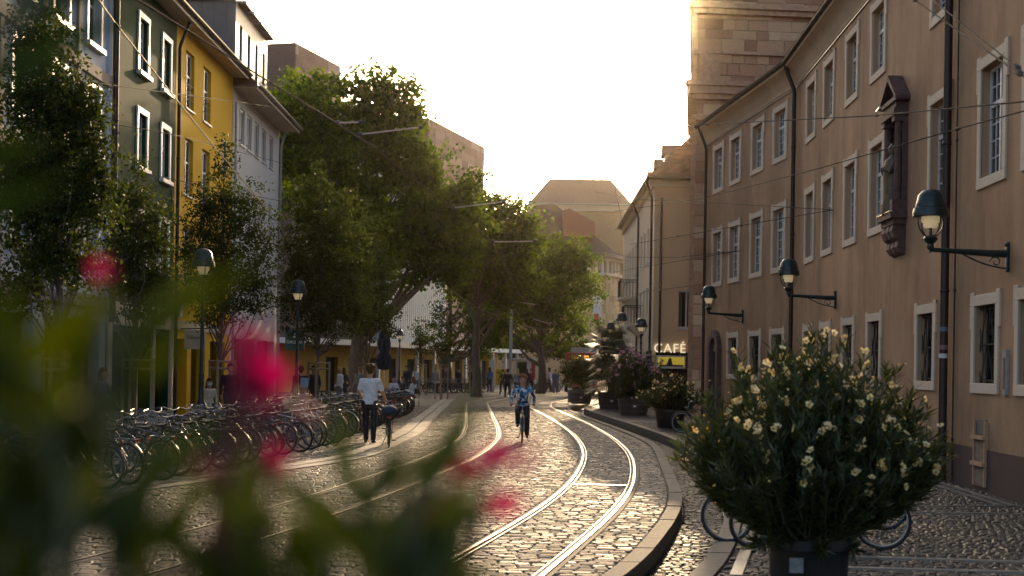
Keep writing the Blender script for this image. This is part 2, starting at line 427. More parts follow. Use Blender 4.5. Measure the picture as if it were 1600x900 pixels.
M_ASPHALT = mat('joint sand and grit', (0.062,0.051,0.040), 0.9, var=0.35, scale=9, bump=0.5, bscale=60)
def paved(name, c1, c2, sx, sy):
    """far paving, where single stones can no longer be told apart"""
    m, n, l, b = nt(name)
    tc = n.new('ShaderNodeTexCoord'); br = n.new('ShaderNodeTexBrick')
    l.new(tc.outputs['Object'], br.inputs['Vector'])
    br.inputs['Color1'].default_value = tuple(c1) + (1,); br.inputs['Color2'].default_value = tuple(c2) + (1,); br.inputs['Mortar'].default_value = (0.045,0.04,0.035,1)
    br.inputs['Scale'].default_value = 1.0; br.inputs['Brick Width'].default_value = sx; br.inputs['Row Height'].default_value = sy; br.inputs['Mortar Size'].default_value = 0.012; br.inputs['Bias'].default_value = -0.1
    nz = n.new('ShaderNodeTexNoise'); nz.inputs['Scale'].default_value = 0.8; nz.inputs['Detail'].default_value = 6; l.new(tc.outputs['Object'], nz.inputs['Vector'])
    hs = n.new('ShaderNodeHueSaturation'); l.new(br.outputs[0], hs.inputs['Color'])
    mr = n.new('ShaderNodeMapRange'); mr.inputs[3].default_value = 0.6; mr.inputs[4].default_value = 1.4; l.new(nz.outputs['Fac'], mr.inputs[0]); l.new(mr.outputs[0], hs.inputs['Value'])
    l.new(hs.outputs[0], b.inputs['Base Color']); b.inputs['Roughness'].default_value = 0.75; b.inputs['Specular IOR Level'].default_value = 0.2
    bp = n.new('ShaderNodeBump'); bp.inputs['Strength'].default_value = 0.7; bp.inputs['Distance'].default_value = 0.02
    l.new(br.outputs['Fac'], bp.inputs['Height']); bp.invert = True; l.new(bp.outputs[0], b.inputs['Normal'])
    return m
M_FAR = paved('far paving', (0.20,0.16,0.115), (0.115,0.09,0.068), 0.19, 0.12)
M_COB = varmat('granite cobbles', [(0.0,(0.09,0.070,0.052)),(1.0,(0.36,0.285,0.205)),(0.3,(0.17,0.135,0.10)),(0.7,(0.25,0.20,0.145))], rough=(0.6,0.95), bump=0.6, bscale=45, spec=0.12)
M_SETT = varmat('basalt setts', [(0.0,(0.013,0.012,0.011)),(1.0,(0.068,0.058,0.047)),(0.5,(0.032,0.029,0.025))], rough=(0.55,0.85), bump=0.5, bscale=60, spec=0.25)
M_KERB = mat('pale granite kerb', (0.13,0.104,0.077), 0.9, var=0.3, scale=14, bump=0.4, bscale=70)
M_RAIL = mat('polished tram rail', (0.30,0.25,0.185), 0.45, 1.0, 0.2, 8, (1,1,1))
M_RAILSIDE = mat('rusty rail flank', (0.07,0.05,0.035), 0.6, 0.4, 0.3, 12)
M_CONC = mat('worn concrete strip', (0.12,0.095,0.07), 0.9, var=0.25, scale=5, bump=0.3)
M_BAND = mat('pale stone slabs', (0.25,0.215,0.17), 0.85, var=0.25, scale=6, bump=0.3, bscale=50)

# one sheet to the horizon
g = MB()
G = 2500
# the sheet leaves the sunken runnel out
chL = perp_offset(CH, 0.0, 3, 78); chR = perp_offset(CH, 0.62, 3, 78)
CHD = -0.22
cuts = [3 + 1.5*i for i in range(51)]
rows_y = [-G] + cuts + [G]
def cl(y): return float(xat(chL, y)); 
def crr(y): return float(xat(chR, y))
g.quad((-G,-G,-0.03),(G,-G,-0.03),(G,3,-0.03),(-G,3,-0.03))
for a, b_ in zip(cuts[:-1], cuts[1:]):
    g.quad((-G,a,-0.03),(cl(a),a,-0.03),(cl(b_),b_,-0.03),(-G,b_,-0.03))
    g.quad((crr(a),a,-0.03),(G,a,-0.03),(G,b_,-0.03),(crr(b_),b_,-0.03))
g.quad((-G,78,-0.03),(G,78,-0.03),(G,G,-0.03),(-G,G,-0.03))
ground = struct(g.build('ground', M_ASPHALT)); tag(ground, 'sandy joint bed under the cobbled street and square', 'ground')

def stones(rows, ycuts, z, hvar, base, chamfer):
    pass
def stone_field(y0, y1, xl, xr, row_h, len_rng, gap, holes, seed, jitter=0.006, skew=0.0):
    """rows of stones across the street; returns (N,4): xa, xb, ya, yb"""
    rg = np.random.default_rng(seed); out = []
    y = y0
    while y < y1:
        h = row_h * rg.uniform(0.86, 1.14); yc = y + h / 2
        a, b = xl(yc), xr(yc)
        n = int((b - a) / len_rng[0]) + 3
        ls = rg.uniform(len_rng[0], len_rng[1], n); xs = a + np.concatenate([[0], np.cumsum(ls)]) - rg.uniform(0, 0.1)
        segs = np.stack([np.maximum(xs[:-1], a), np.minimum(xs[1:], b)], 1)
        for (fn, wd) in holes:
            c = fn(yc); lo, hi = c - wd, c + wd
            keep = []
            inside = (segs[:,0] < hi) & (segs[:,1] > lo)
            left = segs[inside].copy(); left[:,1] = np.minimum(left[:,1], lo)
            right = segs[inside].copy(); right[:,0] = np.maximum(right[:,0], hi)
            segs = np.concatenate([segs[~inside], left, right])
        segs = segs[(segs[:,1] - segs[:,0]) > 0.05]
        k = len(segs)
        if k: out.append(np.stack([segs[:,0] + gap, segs[:,1] - gap, np.full(k, y + gap), np.full(k, y + h - gap)], 1))
        y += h
    return np.concatenate(out)
def stones_geo(S, z, seed, ch=0.012, hv=0.006, jit=0.006, depth=0.05):
    """(N, 5, 4, 3) quads for N stones"""
    rg = np.random.default_rng(seed); N = len(S)
    xa, xb, ya, yb = S.T
    base = np.stack([np.stack([xa,ya],1), np.stack([xb,ya],1), np.stack([xb,yb],1), np.stack([xa,yb],1)], 1) + rg.uniform(-jit, jit, (N,4,2))
    cen = base.mean(1, keepdims=True)
    d = base - cen; ln = np.linalg.norm(d, axis=2, keepdims=True)
    top = cen + d * np.clip((ln - ch * 1.6) / ln, 0.3, 1)
    zt = z + rg.uniform(-hv, hv, (N,1)) + rg.uniform(-hv*0.5, hv*0.5, (N,4))
    B = np.concatenate([base, np.full((N,4,1), z - depth)], 2); M_ = np.concatenate([base, (zt - ch)[:,:,None]], 2); T = np.concatenate([top, zt[:,:,None]], 2)
    q = [T]
    for i in range(4):
        j = (i + 1) % 4
        q.append(np.stack([M_[:,i], M_[:,j], T[:,j], T[:,i]], 1))
    for i in range(4):
        j = (i + 1) % 4
        q.append(np.stack([B[:,i], B[:,j], M_[:,j], M_[:,i]], 1))
    return np.stack(q, 1), rg.uniform(0, 1, N)
def stones_obj(name, S, z, material, seed, parent, **kw):
    Q, v = stones_geo(S, z, seed, **kw)
    # drop far-side walls beyond view: keep all, cheap enough
    N = len(Q)
    o = obj(name, quads_mesh(name, Q.reshape(-1, 4, 3), np.repeat(v, Q.shape[1]), material), parent)
    return o
def pick_stones(S, k):
    """the k stones that show largest: nearest ones inside the frame"""
    xc = (S[:,0] + S[:,1]) / 2; yc = (S[:,2] + S[:,3]) / 2
    px = 800 + F * xc / yc; py = HORIZON + F * EYE / yc
    vis = (px > 640) & (px < 1590) & (py < 905)
    score = np.where(vis, (S[:,1]-S[:,0]) * (S[:,3]-S[:,2]) / yc**3, -1)
    idx = np.argsort(-score)[:k]; m = np.zeros(len(S), bool); m[idx] = True
    return m
def single_stones(name, S, z, material, seed, parent, **kw):
    Q, v = stones_geo(S, z, seed, **kw)
    for q in Q:
        c = q[0].mean(0)
        me = quads_mesh(name, q - c, np.zeros(len(q)), material)
        obj(name, me, parent, loc=tuple(c))

# ---- street: cobbles between the left pavement edge and the runnel
WIN = lambda y: np.maximum(-0.385 * y - 0.6, -10.5)
railfn = []
for fn in (TR_L, TR_R):
    for s in (-0.53, 0.53):
        p = perp_offset(fn, s, 2, 112); railfn.append((p, (lambda y, p=p: np.interp(y, p[:,1], p[:,0]))))
holes = [(f, 0.085) for p, f in railfn]
bandp = perp_offset(BAND, 0.0, 6, 110); holes.append(((lambda y: np.interp(y, bandp[:,1], bandp[:,0])), 0.42))
kerbL = perp_offset(CH, -0.22, 3, 78)
street = struct(obj('street', None)) if False else None
S = stone_field(8.5, 68, WIN, lambda y: np.interp(y, kerbL[:,1], kerbL[:,0]), 0.125, (0.13, 0.25), 0.006, holes, 11)
sm = MB()   # the street's own sheet, a little above the ground
ys = np.arange(4, 120, 2.0)
for a, b_ in zip(ys[:-1], ys[1:]):
    ra = float(np.interp(a, kerbL[:,1], kerbL[:,0])) if a < 78 else 20; rb = float(np.interp(b_, kerbL[:,1], kerbL[:,0])) if b_ < 78 else 20
    sm.quad((-10.6,a,-0.022),(ra,a,-0.022),(rb,b_,-0.022),(-10.6,b_,-0.022), 0 if a < 66 else 1)
street = struct(sm.build('street', [M_ASPHALT, M_FAR])); tag(street, 'sunlit cobbled street with two curving tram tracks', 'street')
pick = pick_stones(S, 300)
single_stones('cobble', S[pick], 0.0, M_COB, 5, street)
o = stones_obj('cobbles', S[~pick], 0.0, M_COB, 6, street); o['kind'] = 'stuff'

# ---- rails: head, groove and lip, with worn strips beside them
def ribbon(mb, fn, d0, d1, z0, z1, y0, y1, m=0, step=0.4):
    a = perp_offset(fn, d0, y0, y1, step); b = perp_offset(fn, d1, y0, y1, step)
    vs = [(x, y, z0) for x, y in a] + [(x, y, z1) for x, y in b]; n = len(a)
    mb.add(vs, [(i, i+1, n+i+1, n+i) for i in range(n-1)], m)
for fn, nm in ((TR_L, 'left'), (TR_R, 'right')):
    for s in (-1, 1):
        c = 0.53 * s; inn = -s
        mb = MB()
        y0, y1 = 7, 111
        # worn strips, flanks, head, groove, lip
        ribbon(mb, fn, c - 0.082, c - 0.034, -0.003, 0.0, y0, y1, 2); ribbon(mb, fn, c + 0.034, c + 0.082, 0.0, -0.003, y0, y1, 2)
        h0, h1 = (c - 0.024, c + 0.021) if s < 0 else (c - 0.021, c + 0.024)
        ribbon(mb, fn, h0, h1, 0.012, 0.012, y0, y1, 0)
        ribbon(mb, fn, h0 - 0.006, h0, -0.03, 0.012, y0, y1, 1); ribbon(mb, fn, h1, h1 + 0.006, 0.012, -0.03, y0, y1, 1)
        gi = h1 + 0.046 if s < 0 else h0 - 0.046
        ribbon(mb, fn, min(h1, gi) if s < 0 else gi, gi if s < 0 else h0, -0.02, -0.02, y0, y1, 1)
        ribbon(mb, fn, gi, gi + 0.014, 0.009, 0.009, y0, y1, 0) if s < 0 else ribbon(mb, fn, gi - 0.014, gi, 0.009, 0.009, y0, y1, 0)
        o = struct(mb.build('tram_rail', [M_RAIL, M_RAILSIDE, M_CONC], fix=False))
        tag(o, '%s grooved steel tram rail of the track %s' % (('inner' if s > 0 else 'outer') if nm == 'left' else ('street-centre' if s < 0 else 'pavement-side'), 'nearer the parked bicycles' if nm == 'left' else 'nearer the café pavement'), 'rail')
# cross drain in the right track
yb = gnd(938, 758).y
mb = MB(); a = xat(perp_offset(TR_R, -0.47, 2, 112), yb); b = xat(perp_offset(TR_R, 0.47, 2, 112), yb - 0.18)
mb.add([(a, yb, 0.014), (b, yb - 0.18, 0.014), (b, yb - 0.08, 0.014), (a, yb + 0.10, 0.014)], [(0,1,2,3)])
tag(struct(mb.build('drain_bar', mat('bright steel drain', (0.7,0.68,0.62), 0.3, 0.9, 0.1))), 'bright steel drain bar between the rails of the café-side track', 'drain')
# pale stone band: slabs in two rows
mb = MB(); bparent = None
bs = []
for k, (d0, d1) in enumerate(((-0.36, -0.03), (0.03, 0.36))):
    y = 12.0 + k * 0.35
    pa = perp_offset(BAND, d0, 8, 108, 0.25); pb = perp_offset(BAND, d1, 8, 108, 0.25)
    while y < 80:
        L = 0.9 * random.uniform(0.85, 1.15); e = 0.012
        m_ = MB(); zz = random.uniform(-0.003, 0.004) + 0.004
        y2 = y + L
        vs = [(xat(pa, y+e), y+e), (xat(pb, y+e), y+e), (xat(pb, y2-e), y2-e), (xat(pa, y2-e), y2-e)]
        m_.add([(x, yy, zz) for x, yy in vs] + [(x, yy, -0.05) for x, yy in vs], [(0,1,2,3),(0,4,5,1),(1,5,6,2),(2,6,7,3),(3,7,4,0)])
        bs.append(m_); y = y2
for m_ in bs: m_.build('band_slab', M_BAND, street)

# ---- runnel: kerbs, sunken bed
runnel = MB()
ribbon(runnel, CH, 0.0, 0.62, CHD, CHD, 3, 78, 0)
ribbon(runnel, CH, 0.0, 0.0, CHD, -0.02, 3, 78, 1); ribbon(runnel, CH, 0.62, 0.62, CHD, 0.05, 3, 78, 1)
M_RUNSHADE = mat('runnel stone darkened as shade', (0.020,0.018,0.016), 0.6, var=0.4, scale=10)  # shade inside the channel is put into this dark colour
run = struct(runnel.build('runnel', [M_RUNSHADE, M_RUNSHADE], fix=False)); tag(run, 'sunken stone runnel between cobbled street and café pavement', 'runnel')
for nm, d0, d1, zt in (('s', -0.20, -0.004, 0.012), ('p', 0.624, 0.84, 0.06)):
    pa = perp_offset(CH, d0, 3, 78, 0.25); pb = perp_offset(CH, d1, 3, 78, 0.25); y = 6.0
    while y < 72:
        L = random.uniform(0.85, 1.25); e = 0.006; y2 = y + L; m_ = MB(); z2 = zt + random.uniform(-0.006, 0.006)
        n = 4; vs = []
        for i in range(n + 1):
            yy = y + e + (L - 2*e) * i / n
            vs += [(float(xat(pa, yy)), yy), (float(xat(pb, yy)), yy)]
        V = [(x, q, z2) for x, q in vs] + [(x, q, CHD - 0.02) for x, q in vs]; k = len(vs); fs = []
        for i in range(n):
            a = 2*i; fs += [(a, a+1, a+3, a+2), (a, a+2, k+a+2, k+a), (a+1, k+a+1, k+a+3, a+3)]
        fs += [(0, k, k+1, 1), (k-2, k-1, 2*k-1, 2*k-2)]
        m_.add(V, fs); m_.build('kerb_stone', M_KERB if nm == 's' else mat('inner kerb darkened as shade', (0.075,0.062,0.05), 0.85, var=0.35, scale=12), run); y = y2  # pavement-side kerb coloured darker to stand in for the runnel's shade
chIn = lambda y: np.interp(y, chL[:,1], chL[:,0]) + 0.02
chOut = lambda y: np.interp(y, chR[:,1], chR[:,0]) - 0.02
Sb = stone_field(8, 60, chIn, chOut, 0.10, (0.09, 0.14), 0.005, [], 31)
o = stones_obj('bed_stones', Sb, CHD + 0.035, M_SETT, 32, run); o['kind'] = 'stuff'

# ---- right pavement of small setts, up to the walls
PZ = 0.045
pvL = perp_offset(CH, 0.85, 3, 78)
pvl = lambda y: np.interp(y, pvL[:,1], pvL[:,0])
wallx = lambda y: np.where(y < 42.4, 8.4 + 0.0378*(y - 42.4), np.where(y < 54, 8.4 - 0.0968*(y - 42.4), 7.2))
M_DJOINT = mat('dark sett joints', (0.022,0.019,0.016), 0.95, var=0.3, scale=12)
pm = MB()
ys = np.arange(4, 76, 1.5)
for a, b_ in zip(ys[:-1], ys[1:]):
    wa, wb = float(wallx(a)) + 0.3, float(wallx(b_)) + 0.3
    pm.quad((float(pvl(a)) - 0.006,a,PZ-0.02),(wa,a,PZ-0.02),(wb,b_,PZ-0.02),(float(pvl(b_)) - 0.006,b_,PZ-0.02), 0 if a < 48 else 1)
pave = struct(pm.build('pavement', [M_DJOINT, paved('far setts', (0.095,0.083,0.068), (0.055,0.05,0.043), 0.11, 0.10)])); tag(pave, 'dark sett pavement along the brown building and planters', 'pavement')
# smooth guide strips let into the setts
STR = []
for (a, b_, w) in (((1205,866),(1600,878),0.05), ((1205,884),(1600,894),0.05), ((1330,799),(1600,803),0.05),((1330,792),(1600,790.5),0.03), ((1445,747),(1585,791),0.06), ((1445,752),(1560,789),0.06), ((1165,860),(1150,899),0.07)):
    p, q = gnd(*a, PZ), gnd(*b_, PZ); STR.append((p, q, w))
Sp = stone_field(8, 50, pvl, lambda y: wallx(y) - 0.02, 0.10, (0.09, 0.135), 0.005, [], 41)
cx = (Sp[:,0]+Sp[:,1])/2; cy = (Sp[:,2]+Sp[:,3])/2; keep = np.ones(len(Sp), bool)
for p, q, w in STR:
    d = (q - p); L = d.length; d = d / L
    t = (cx - p.x)*d.x + (cy - p.y)*d.y; s = np.abs(-(cx - p.x)*d.y + (cy - p.y)*d.x)
    keep &= ~((t > 0) & (t < L) & (s < w*0.5 + 0.05))
Sp = Sp[keep]
pk = pick_stones(Sp, 300)
single_stones('sett', Sp[pk], PZ, M_SETT, 43, pave, hv=0.005)
o = stones_obj('setts', Sp[~pk], PZ, M_SETT, 44, pave, hv=0.005); o['kind'] = 'stuff'
for p, q, w in STR:
    d = (q - p).normalized(); nn = Vector((-d.y, d.x, 0)) * (w + 0.045)/2
    m_ = MB(); a, b_, c, e = p - nn, q - nn, q + nn, p + nn
    up = Vector((0,0,0.008)); dn = Vector((0,0,-0.03))
    m_.add([a+up,b_+up,c+up,e+up,a+dn,b_+dn,c+dn,e+dn], [(0,1,2,3),(0,4,5,1),(1,5,6,2),(2,6,7,3),(3,7,4,0)])
    m_.build('guide_strip', mat('smooth steel guide strip', (0.26,0.25,0.23), 0.35, 0.6, 0.12), pave)

# ---- left pavement in front of the shops
lp = MB()
lp.quad((-14.5,4,0.03),(-8.4,4,0.03),(-8.4,70,0.03),(-14.5,70,0.03), 0); lp.quad((-8.4,4,0.03),(-8.4,4,-0.03),(-8.4,70,-0.03),(-8.4,70,0.03), 0)
tag(struct(lp.build('shop_pavement', paved('shop pavement slabs', (0.20,0.18,0.15), (0.14,0.125,0.11), 0.4, 0.3), fix=False)), 'shaded slab pavement in front of the shop houses', 'pavement')
# ------------------------------------------------------------------ right side: long brown building, church, café house
M_BROWN = plaster('brown render', (0.43,0.265,0.155), (0.18,0.10,0.056), 1.0)
M_TRIM = plaster('pale window stone', (0.66,0.54,0.41), (0.40,0.30,0.21), 0.6)
M_REVEAL = plaster('ochre reveal', (0.48,0.31,0.185), (0.29,0.18,0.105), 0.5)
M_PLINTH = plaster('dark plinth', (0.115,0.075,0.06), (0.07,0.05,0.04), 0.6)
M_CORN = plaster('beige cornice', (0.50,0.36,0.24), (0.29,0.20,0.13), 0.5)
M_REDSTONE = mat('dark red sandstone carving', (0.105,0.055,0.045), 0.8, var=0.35, scale=7, bump=0.5, bscale=40)
M_GUTTER = mat('brown sheet gutter', (0.045,0.030,0.024), 0.45, 0.5, 0.25, 5)
M_ROOFB = mat('old brown roof tiles', (0.13,0.075,0.05), 0.8, var=0.4, scale=9, bump=0.6, bscale=12)
WB = Wall((7.25,12.0),(8.4,42.4)); WA = Wall((8.4,42.4),(7.28,53.9))
EAVE = 11.1
rb = root('university_building', 'long brown rendered building with pale stone windows and wall lamps', 'building', (8.0,30,0))

def casement_kit(key, w, h, depth, mats, ears=True, grille=False, panes=(2,4), trim=0.17, open_=False):
    """meshes of one window in wall axes (x along, y outward, z up), z=0 at the bottom of its stone surround"""
    frame_m, trim_m, glass_m = mats
    t = trim
    s = MB()
    p = 0.035
    s.cbox(-w/2, w/2, -0.02, p, 0, t, 0.006); s.cbox(-w/2, w/2, -0.02, p, h - t*1.05, h, 0.006)
    s.cbox(-w/2, -w/2 + t, -0.02, p - 0.003, t, h - t*1.05, 0.006); s.cbox(w/2 - t, w/2, -0.02, p - 0.003, t, h - t*1.05, 0.006)
    if ears:
        e = 0.06
        for sg in (-1, 1):
            x0, x1 = sorted((sg*w/2, sg*(w/2 + e)))
            s.cbox(x0, x1, -0.02, p - 0.002, h - 0.55, h + 0.05, 0.005)
            x0, x1 = sorted((sg*(w/2 - t*0.8), sg*(w/2 + e)))
            s.cbox(x0, x1, -0.02, p - 0.006, h + 0.002, h + 0.052, 0.004)
    sur = s.mesh(key + ' surround', trim_m)
    a, b, c, d = -w/2 + t, w/2 - t, t, h - t*1.05
    f = MB(); y = -depth; fw = 0.055
    f.box(a, b, y, y + 0.06, c, c + fw); f.box(a, b, y, y + 0.06, d - fw, d); f.box(a, a + fw, y, y + 0.06, c + fw, d - fw); f.box(b - fw, b, y, y + 0.06, c + fw, d - fw)
    f.box(-0.04, 0.04, y - 0.003, y + 0.07, c + fw, d - fw)
    tr = c + (d - c) * 0.66
    f.box(a + fw, b - fw, y - 0.002, y + 0.066, tr - 0.04, tr + 0.04)
    nb, nr = panes
    for sg in (-1, 1):
        x0, x1 = (a + fw, -0.04) if sg < 0 else (0.04, b - fw)
        for i in range(1, nb): 
            xx = x0 + (x1 - x0) * i / nb; f.box(xx - 0.011, xx + 0.011, y + 0.015, y + 0.05, c + fw, tr - 0.04); f.box(xx - 0.011, xx + 0.011, y + 0.015, y + 0.05, tr + 0.04, d - fw)
        for j in range(1, nr):
            zz = c + fw + (tr - 0.04 - c - fw) * j / nr; f.box(x0, x1, y + 0.016, y + 0.048, zz - 0.011, zz + 0.011)
        zz = (tr + 0.04 + d - fw) / 2; f.box(x0, x1, y + 0.016, y + 0.048, zz - 0.011, zz + 0.011)
    sash = f.mesh(key + ' sash', frame_m)
    gl = MB().box(a + 0.02, b - 0.02, y + 0.022, y + 0.030, c + 0.02, d - 0.02).mesh(key + ' glass', glass_m)
    kit = {'surround': sur, 'window': sash, 'pane': gl, 'open': (a, b, c, d), 'depth': depth}
    cm = MB()
    n = 9
    for i in range(n):      # gathered curtains behind the glass
        pass
    if grille:
        q = MB(); yy = -0.08
        nx = max(3, int((b - a) / 0.16)); 
        for i in range(nx + 1):
            xx = a + (b - a) * i / nx
            pts = [(xx + 0.045 * math.sin(zz * 9 + (i % 2) * math.pi), yy, zz) for zz in np.linspace(c, d, 16)]
            q.tube(pts, 0.010, 4)
        for zz in (c + 0.05, (c + d)/2, d - 0.05): q.box(a, b, yy - 0.008, yy + 0.008, zz - 0.012, zz + 0.012)
        kit['grille'] = q.mesh(key + ' grille', BRONZE)
    return kit
def place_window(kit, wall, u, w, parent, label=None):
    p = wall.P(u, 0, w) - parent.location
    o = obj('window', kit['window'], parent, p, (0, 0, wall.ang))
    obj('pane', kit['pane'], o); obj('surround', kit['surround'], o)
    if 'grille' in kit: obj('grille', kit['grille'], o)
    return o
KU = casement_kit('upper', 1.55, 1.78, 0.19, (WHITEPAINT, M_TRIM, GLASS))
KM = casement_kit('middle', 1.55, 2.15, 0.19, (WHITEPAINT, M_TRIM, GLASS))
KG = casement_kit('ground', 1.5, 1.62, 0.25, (BRONZE, M_TRIM, GLASS), grille=True, panes=(1,2))
uB = lambda Y: (Y - 12.0) / WB.u.y
uA = lambda Y: (Y - 42.4) / WA.u.y
SILL_U, SILL_M, SILL_G = 8.42, 4.98, 1.62
def op(u, w, kit): a, b, c, d = kit['open']; return (u + a, u + b, w + c, w + d, kit['depth'] + 0.05)
YB_U = [40.0, 37.3, 34.3, 31.4, 26.1, 22.9, 20.2, 17.2, 14.6]; YB_M = [40.0, 37.3, 34.3, 31.4, 26.1, 22.85, 20.55, 17.2, 14.6]; YB_G = [40.0, 37.3, 34.3, 31.4, 26.9, 23.05, 20.75, 17.2, 14.6]
YA = [52.1, 49.65, 46.8, 44.2]
opsB = [op(uB(y), SILL_U, KU) for y in YB_U] + [op(uB(y), SILL_M, KM) for y in YB_M] + [op(uB(y), SILL_G, KG) for y in YB_G]
opsA = [op(uA(y), SILL_U, KU) for y in YA] + [op(uA(y), SILL_M, KM) for y in YA] + [op(uA(y), SILL_G, KG) for y in YA[1:]]
DOORU = uA(52.0); opsA.append((DOORU - 0.55, DOORU + 0.55, 0.0, 2.6, 0.35))
mb = MB(); WB.face(mb, 0, WB.L, 0.0, EAVE - 0.62, opsB, m=0, mr=1); mb.build('wall', [M_BROWN, M_REVEAL], rb)
mb = MB(); WA.face(mb, 0, WA.L, 0.0, EAVE - 0.62, opsA, m=0, mr=1); mb.build('wall', [M_BROWN, M_REVEAL], rb)
# dark rooms behind the glass
for W, ops in ((WB, opsB), (WA, opsA)):
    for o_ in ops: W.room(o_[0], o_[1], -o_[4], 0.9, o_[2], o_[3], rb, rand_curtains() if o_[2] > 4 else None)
for y in YB_U: place_window(KU, WB, uB(y), SILL_U, rb)
for y in YB_M: place_window(KM, WB, uB(y), SILL_M, rb)
for y in YB_G: place_window(KG, WB, uB(y), SILL_G, rb)
for y in YA: place_window(KU, WA, uA(y), SILL_U, rb); place_window(KM, WA, uA(y), SILL_M, rb)
for y in YA[1:]: place_window(KG, WA, uA(y), SILL_G, rb)
# plinth, cornice, gutter, roof
mb = MB(); WB.box(mb, 0, WB.L, -0.05, 0.02, 0.0, 0.72); mb.build('plinth', M_PLINTH, rb)
mb = MB()
def along(prof, m=0):
    """sweep a (d, w) profile along both wall sections"""
    k = len(prof); vs = []
    bis = (WB.n + WA.n).normalized(); sc = 1.0 / bis.dot(WB.n)
    for (d, w) in prof: vs.append(WB.P(0, d, w))
    for (d, w) in prof: vs.append(Vector((8.4, 42.4, 0)) + bis * d * sc + Vector((0,0,w)))
    for (d, w) in prof: vs.append(WA.P(WA.L, d, w))
    fs = []
    for s in range(2):
        for i in range(k - 1): a = s*k + i; fs.append((a, a+1, a+k+1, a+k))
    return vs, fs
vs, fs = along([(0.0, EAVE-0.66), (0.05, EAVE-0.64), (0.05, EAVE-0.56), (0.08, EAVE-0.52), (0.12, EAVE-0.38), (0.24, EAVE-0.22), (0.40, EAVE-0.13), (0.42, EAVE-0.06), (0.0, EAVE-0.05)]); mb.add(vs, fs); mb.build('cornice', M_CORN, rb, smooth=True)
mb = MB(); vs, fs = along([(0.0, EAVE-0.70), (0.035, EAVE-0.70), (0.035, EAVE-0.665), (0.0, EAVE-0.665)]); mb.add(vs, fs); mb.build('string_course', M_GUTTER, rb)
mb = MB(); vs, fs = along([(0.44 + 0.085*math.cos(t), EAVE + 0.02 + 0.085*math.sin(t)) for t in np.linspace(math.pi, 2*math.pi, 8)] + [(0.54, EAVE+0.03), (0.44, EAVE+0.01)]); mb.add(vs, fs); mb.build('gutter', M_GUTTER, rb, smooth=True)
mb = MB(); vs, fs = along([(0.40, EAVE+0.0), (-5.5, EAVE+4.3), (-5.5, EAVE-1)]); mb.add(vs, fs); mb.build('roof', M_ROOFB, rb)
# a hipped dormer whose eave peeks over the gutter
mb = MB(); c0 = WA.P(uA(43.6), -1.5, 0)
for k in range(1):
    z = EAVE + 1.15
    WA.box(mb, uA(43.3)-0.9, uA(43.3)+0.9, -2.8, -1.5, EAVE+0.5, z)
    pts = [WA.P(uA(43.3)-1.2, -1.2, z), WA.P(uA(43.3)+1.2, -1.2, z), WA.P(uA(43.3)+1.2, -3.2, z), WA.P(uA(43.3)-1.2, -3.2, z), WA.P(uA(43.3)-0.2, -2.6, z+0.9), WA.P(uA(43.3)+0.2, -3.0, z+0.9)]
    mb.add(pts, [(0,1,4),(1,2,5,4),(2,3,5),(3,0,4,5),(3,2,1,0)])
mb.build('dormer', M_ROOFB, rb)
# downpipes
def downpipe(W, u, d=0.13, z0=0.06, name='downpipe', r=0.055, swan=True, parent=rb, m=M_GUTTER, top=EAVE):
    mb = MB(); pts = [W.P(u, d, z0), W.P(u, d, top-0.9)]
    if swan: pts += [W.P(u, d+0.03, top-0.75), W.P(u, d+0.25, top-0.2), W.P(u, d+0.30, top-0.02)]
    mb.tube(pts, r, 10)
    z = 0.8
    while z < top - 1.2: 
        mb.lathe([(r+0.004, -0.03), (r+0.012, -0.02), (r+0.012, 0.02), (r+0.004, 0.03)], 10, tuple(W.P(u, d, z))); z += 2.6
    return mb.build(name, m, parent, smooth=True)
downpipe(WB, uB(25.1), r=0.075); downpipe(WB, WB.L - 0.12, r=0.065); downpipe(WA, WA.L - 0.35)
downpipe(WB, uB(24.75), d=0.05, r=0.016, swan=False, name='cable_conduit', top=9.5)
# stickers on the near downpipe
for z, c in ((2.25, (0.6,0.6,0.58)), (2.40, (0.22,0.10,0.10)), (2.72, (0.10,0.14,0.17))):
    mb = MB(); p = WB.P(uB(25.1), 0.13, z)
    vs = []; n = 8
    for i in range(n + 1):
        a = math.pi * (0.9 + 0.8 * i / n); 
        for zz in (-0.04, 0.04): vs.append((p.x + 0.079*math.cos(a), p.y + 0.079*math.sin(a), p.z + zz))
    mb.add(vs, [(2*i, 2*i+2, 2*i+3, 2*i+1) for i in range(n)]); mb.build('sticker', mat('sticker %.2f' % z, c, 0.5, var=0.3, scale=30), rb)
# wall hatch, vents, call panel
M_HATCH = mat('weathered hatch wood', (0.17,0.115,0.085), 0.8, var=0.35, scale=4, stretch=(1,1,6))
for Yh, z0, zb in ((23.15, 0.12, 1.18), (26.85, 0.25, 1.25)):
    u = uB(Yh); mb = MB(); WB.box(mb, u-0.27, u+0.27, 0.0, 0.045, z0, zb-0.28)
    h = mb.build('hatch', M_HATCH, rb)
    mb = MB()
    for (a, b_, c, d) in ((u-0.33, u-0.275, z0, zb), (u+0.275, u+0.33, z0, zb)): WB.box(mb, a, b_, 0.0, 0.06, c, d)
    for z in (z0 + 0.36, zb - 0.27): WB.box(mb, u-0.34, u+0.34, 0.0, 0.10, z-0.03, z+0.03)
    mb.build('frame', M_TRIM if False else M_REVEAL, h)
    mb = MB(); WB.box(mb, u-0.26, u+0.26, 0.0, 0.03, zb-0.22, zb+0.02); mb.build('vent', mat('grey vent grille', (0.13,0.12,0.11), 0.6, 0.3, 0.3, 40), h)
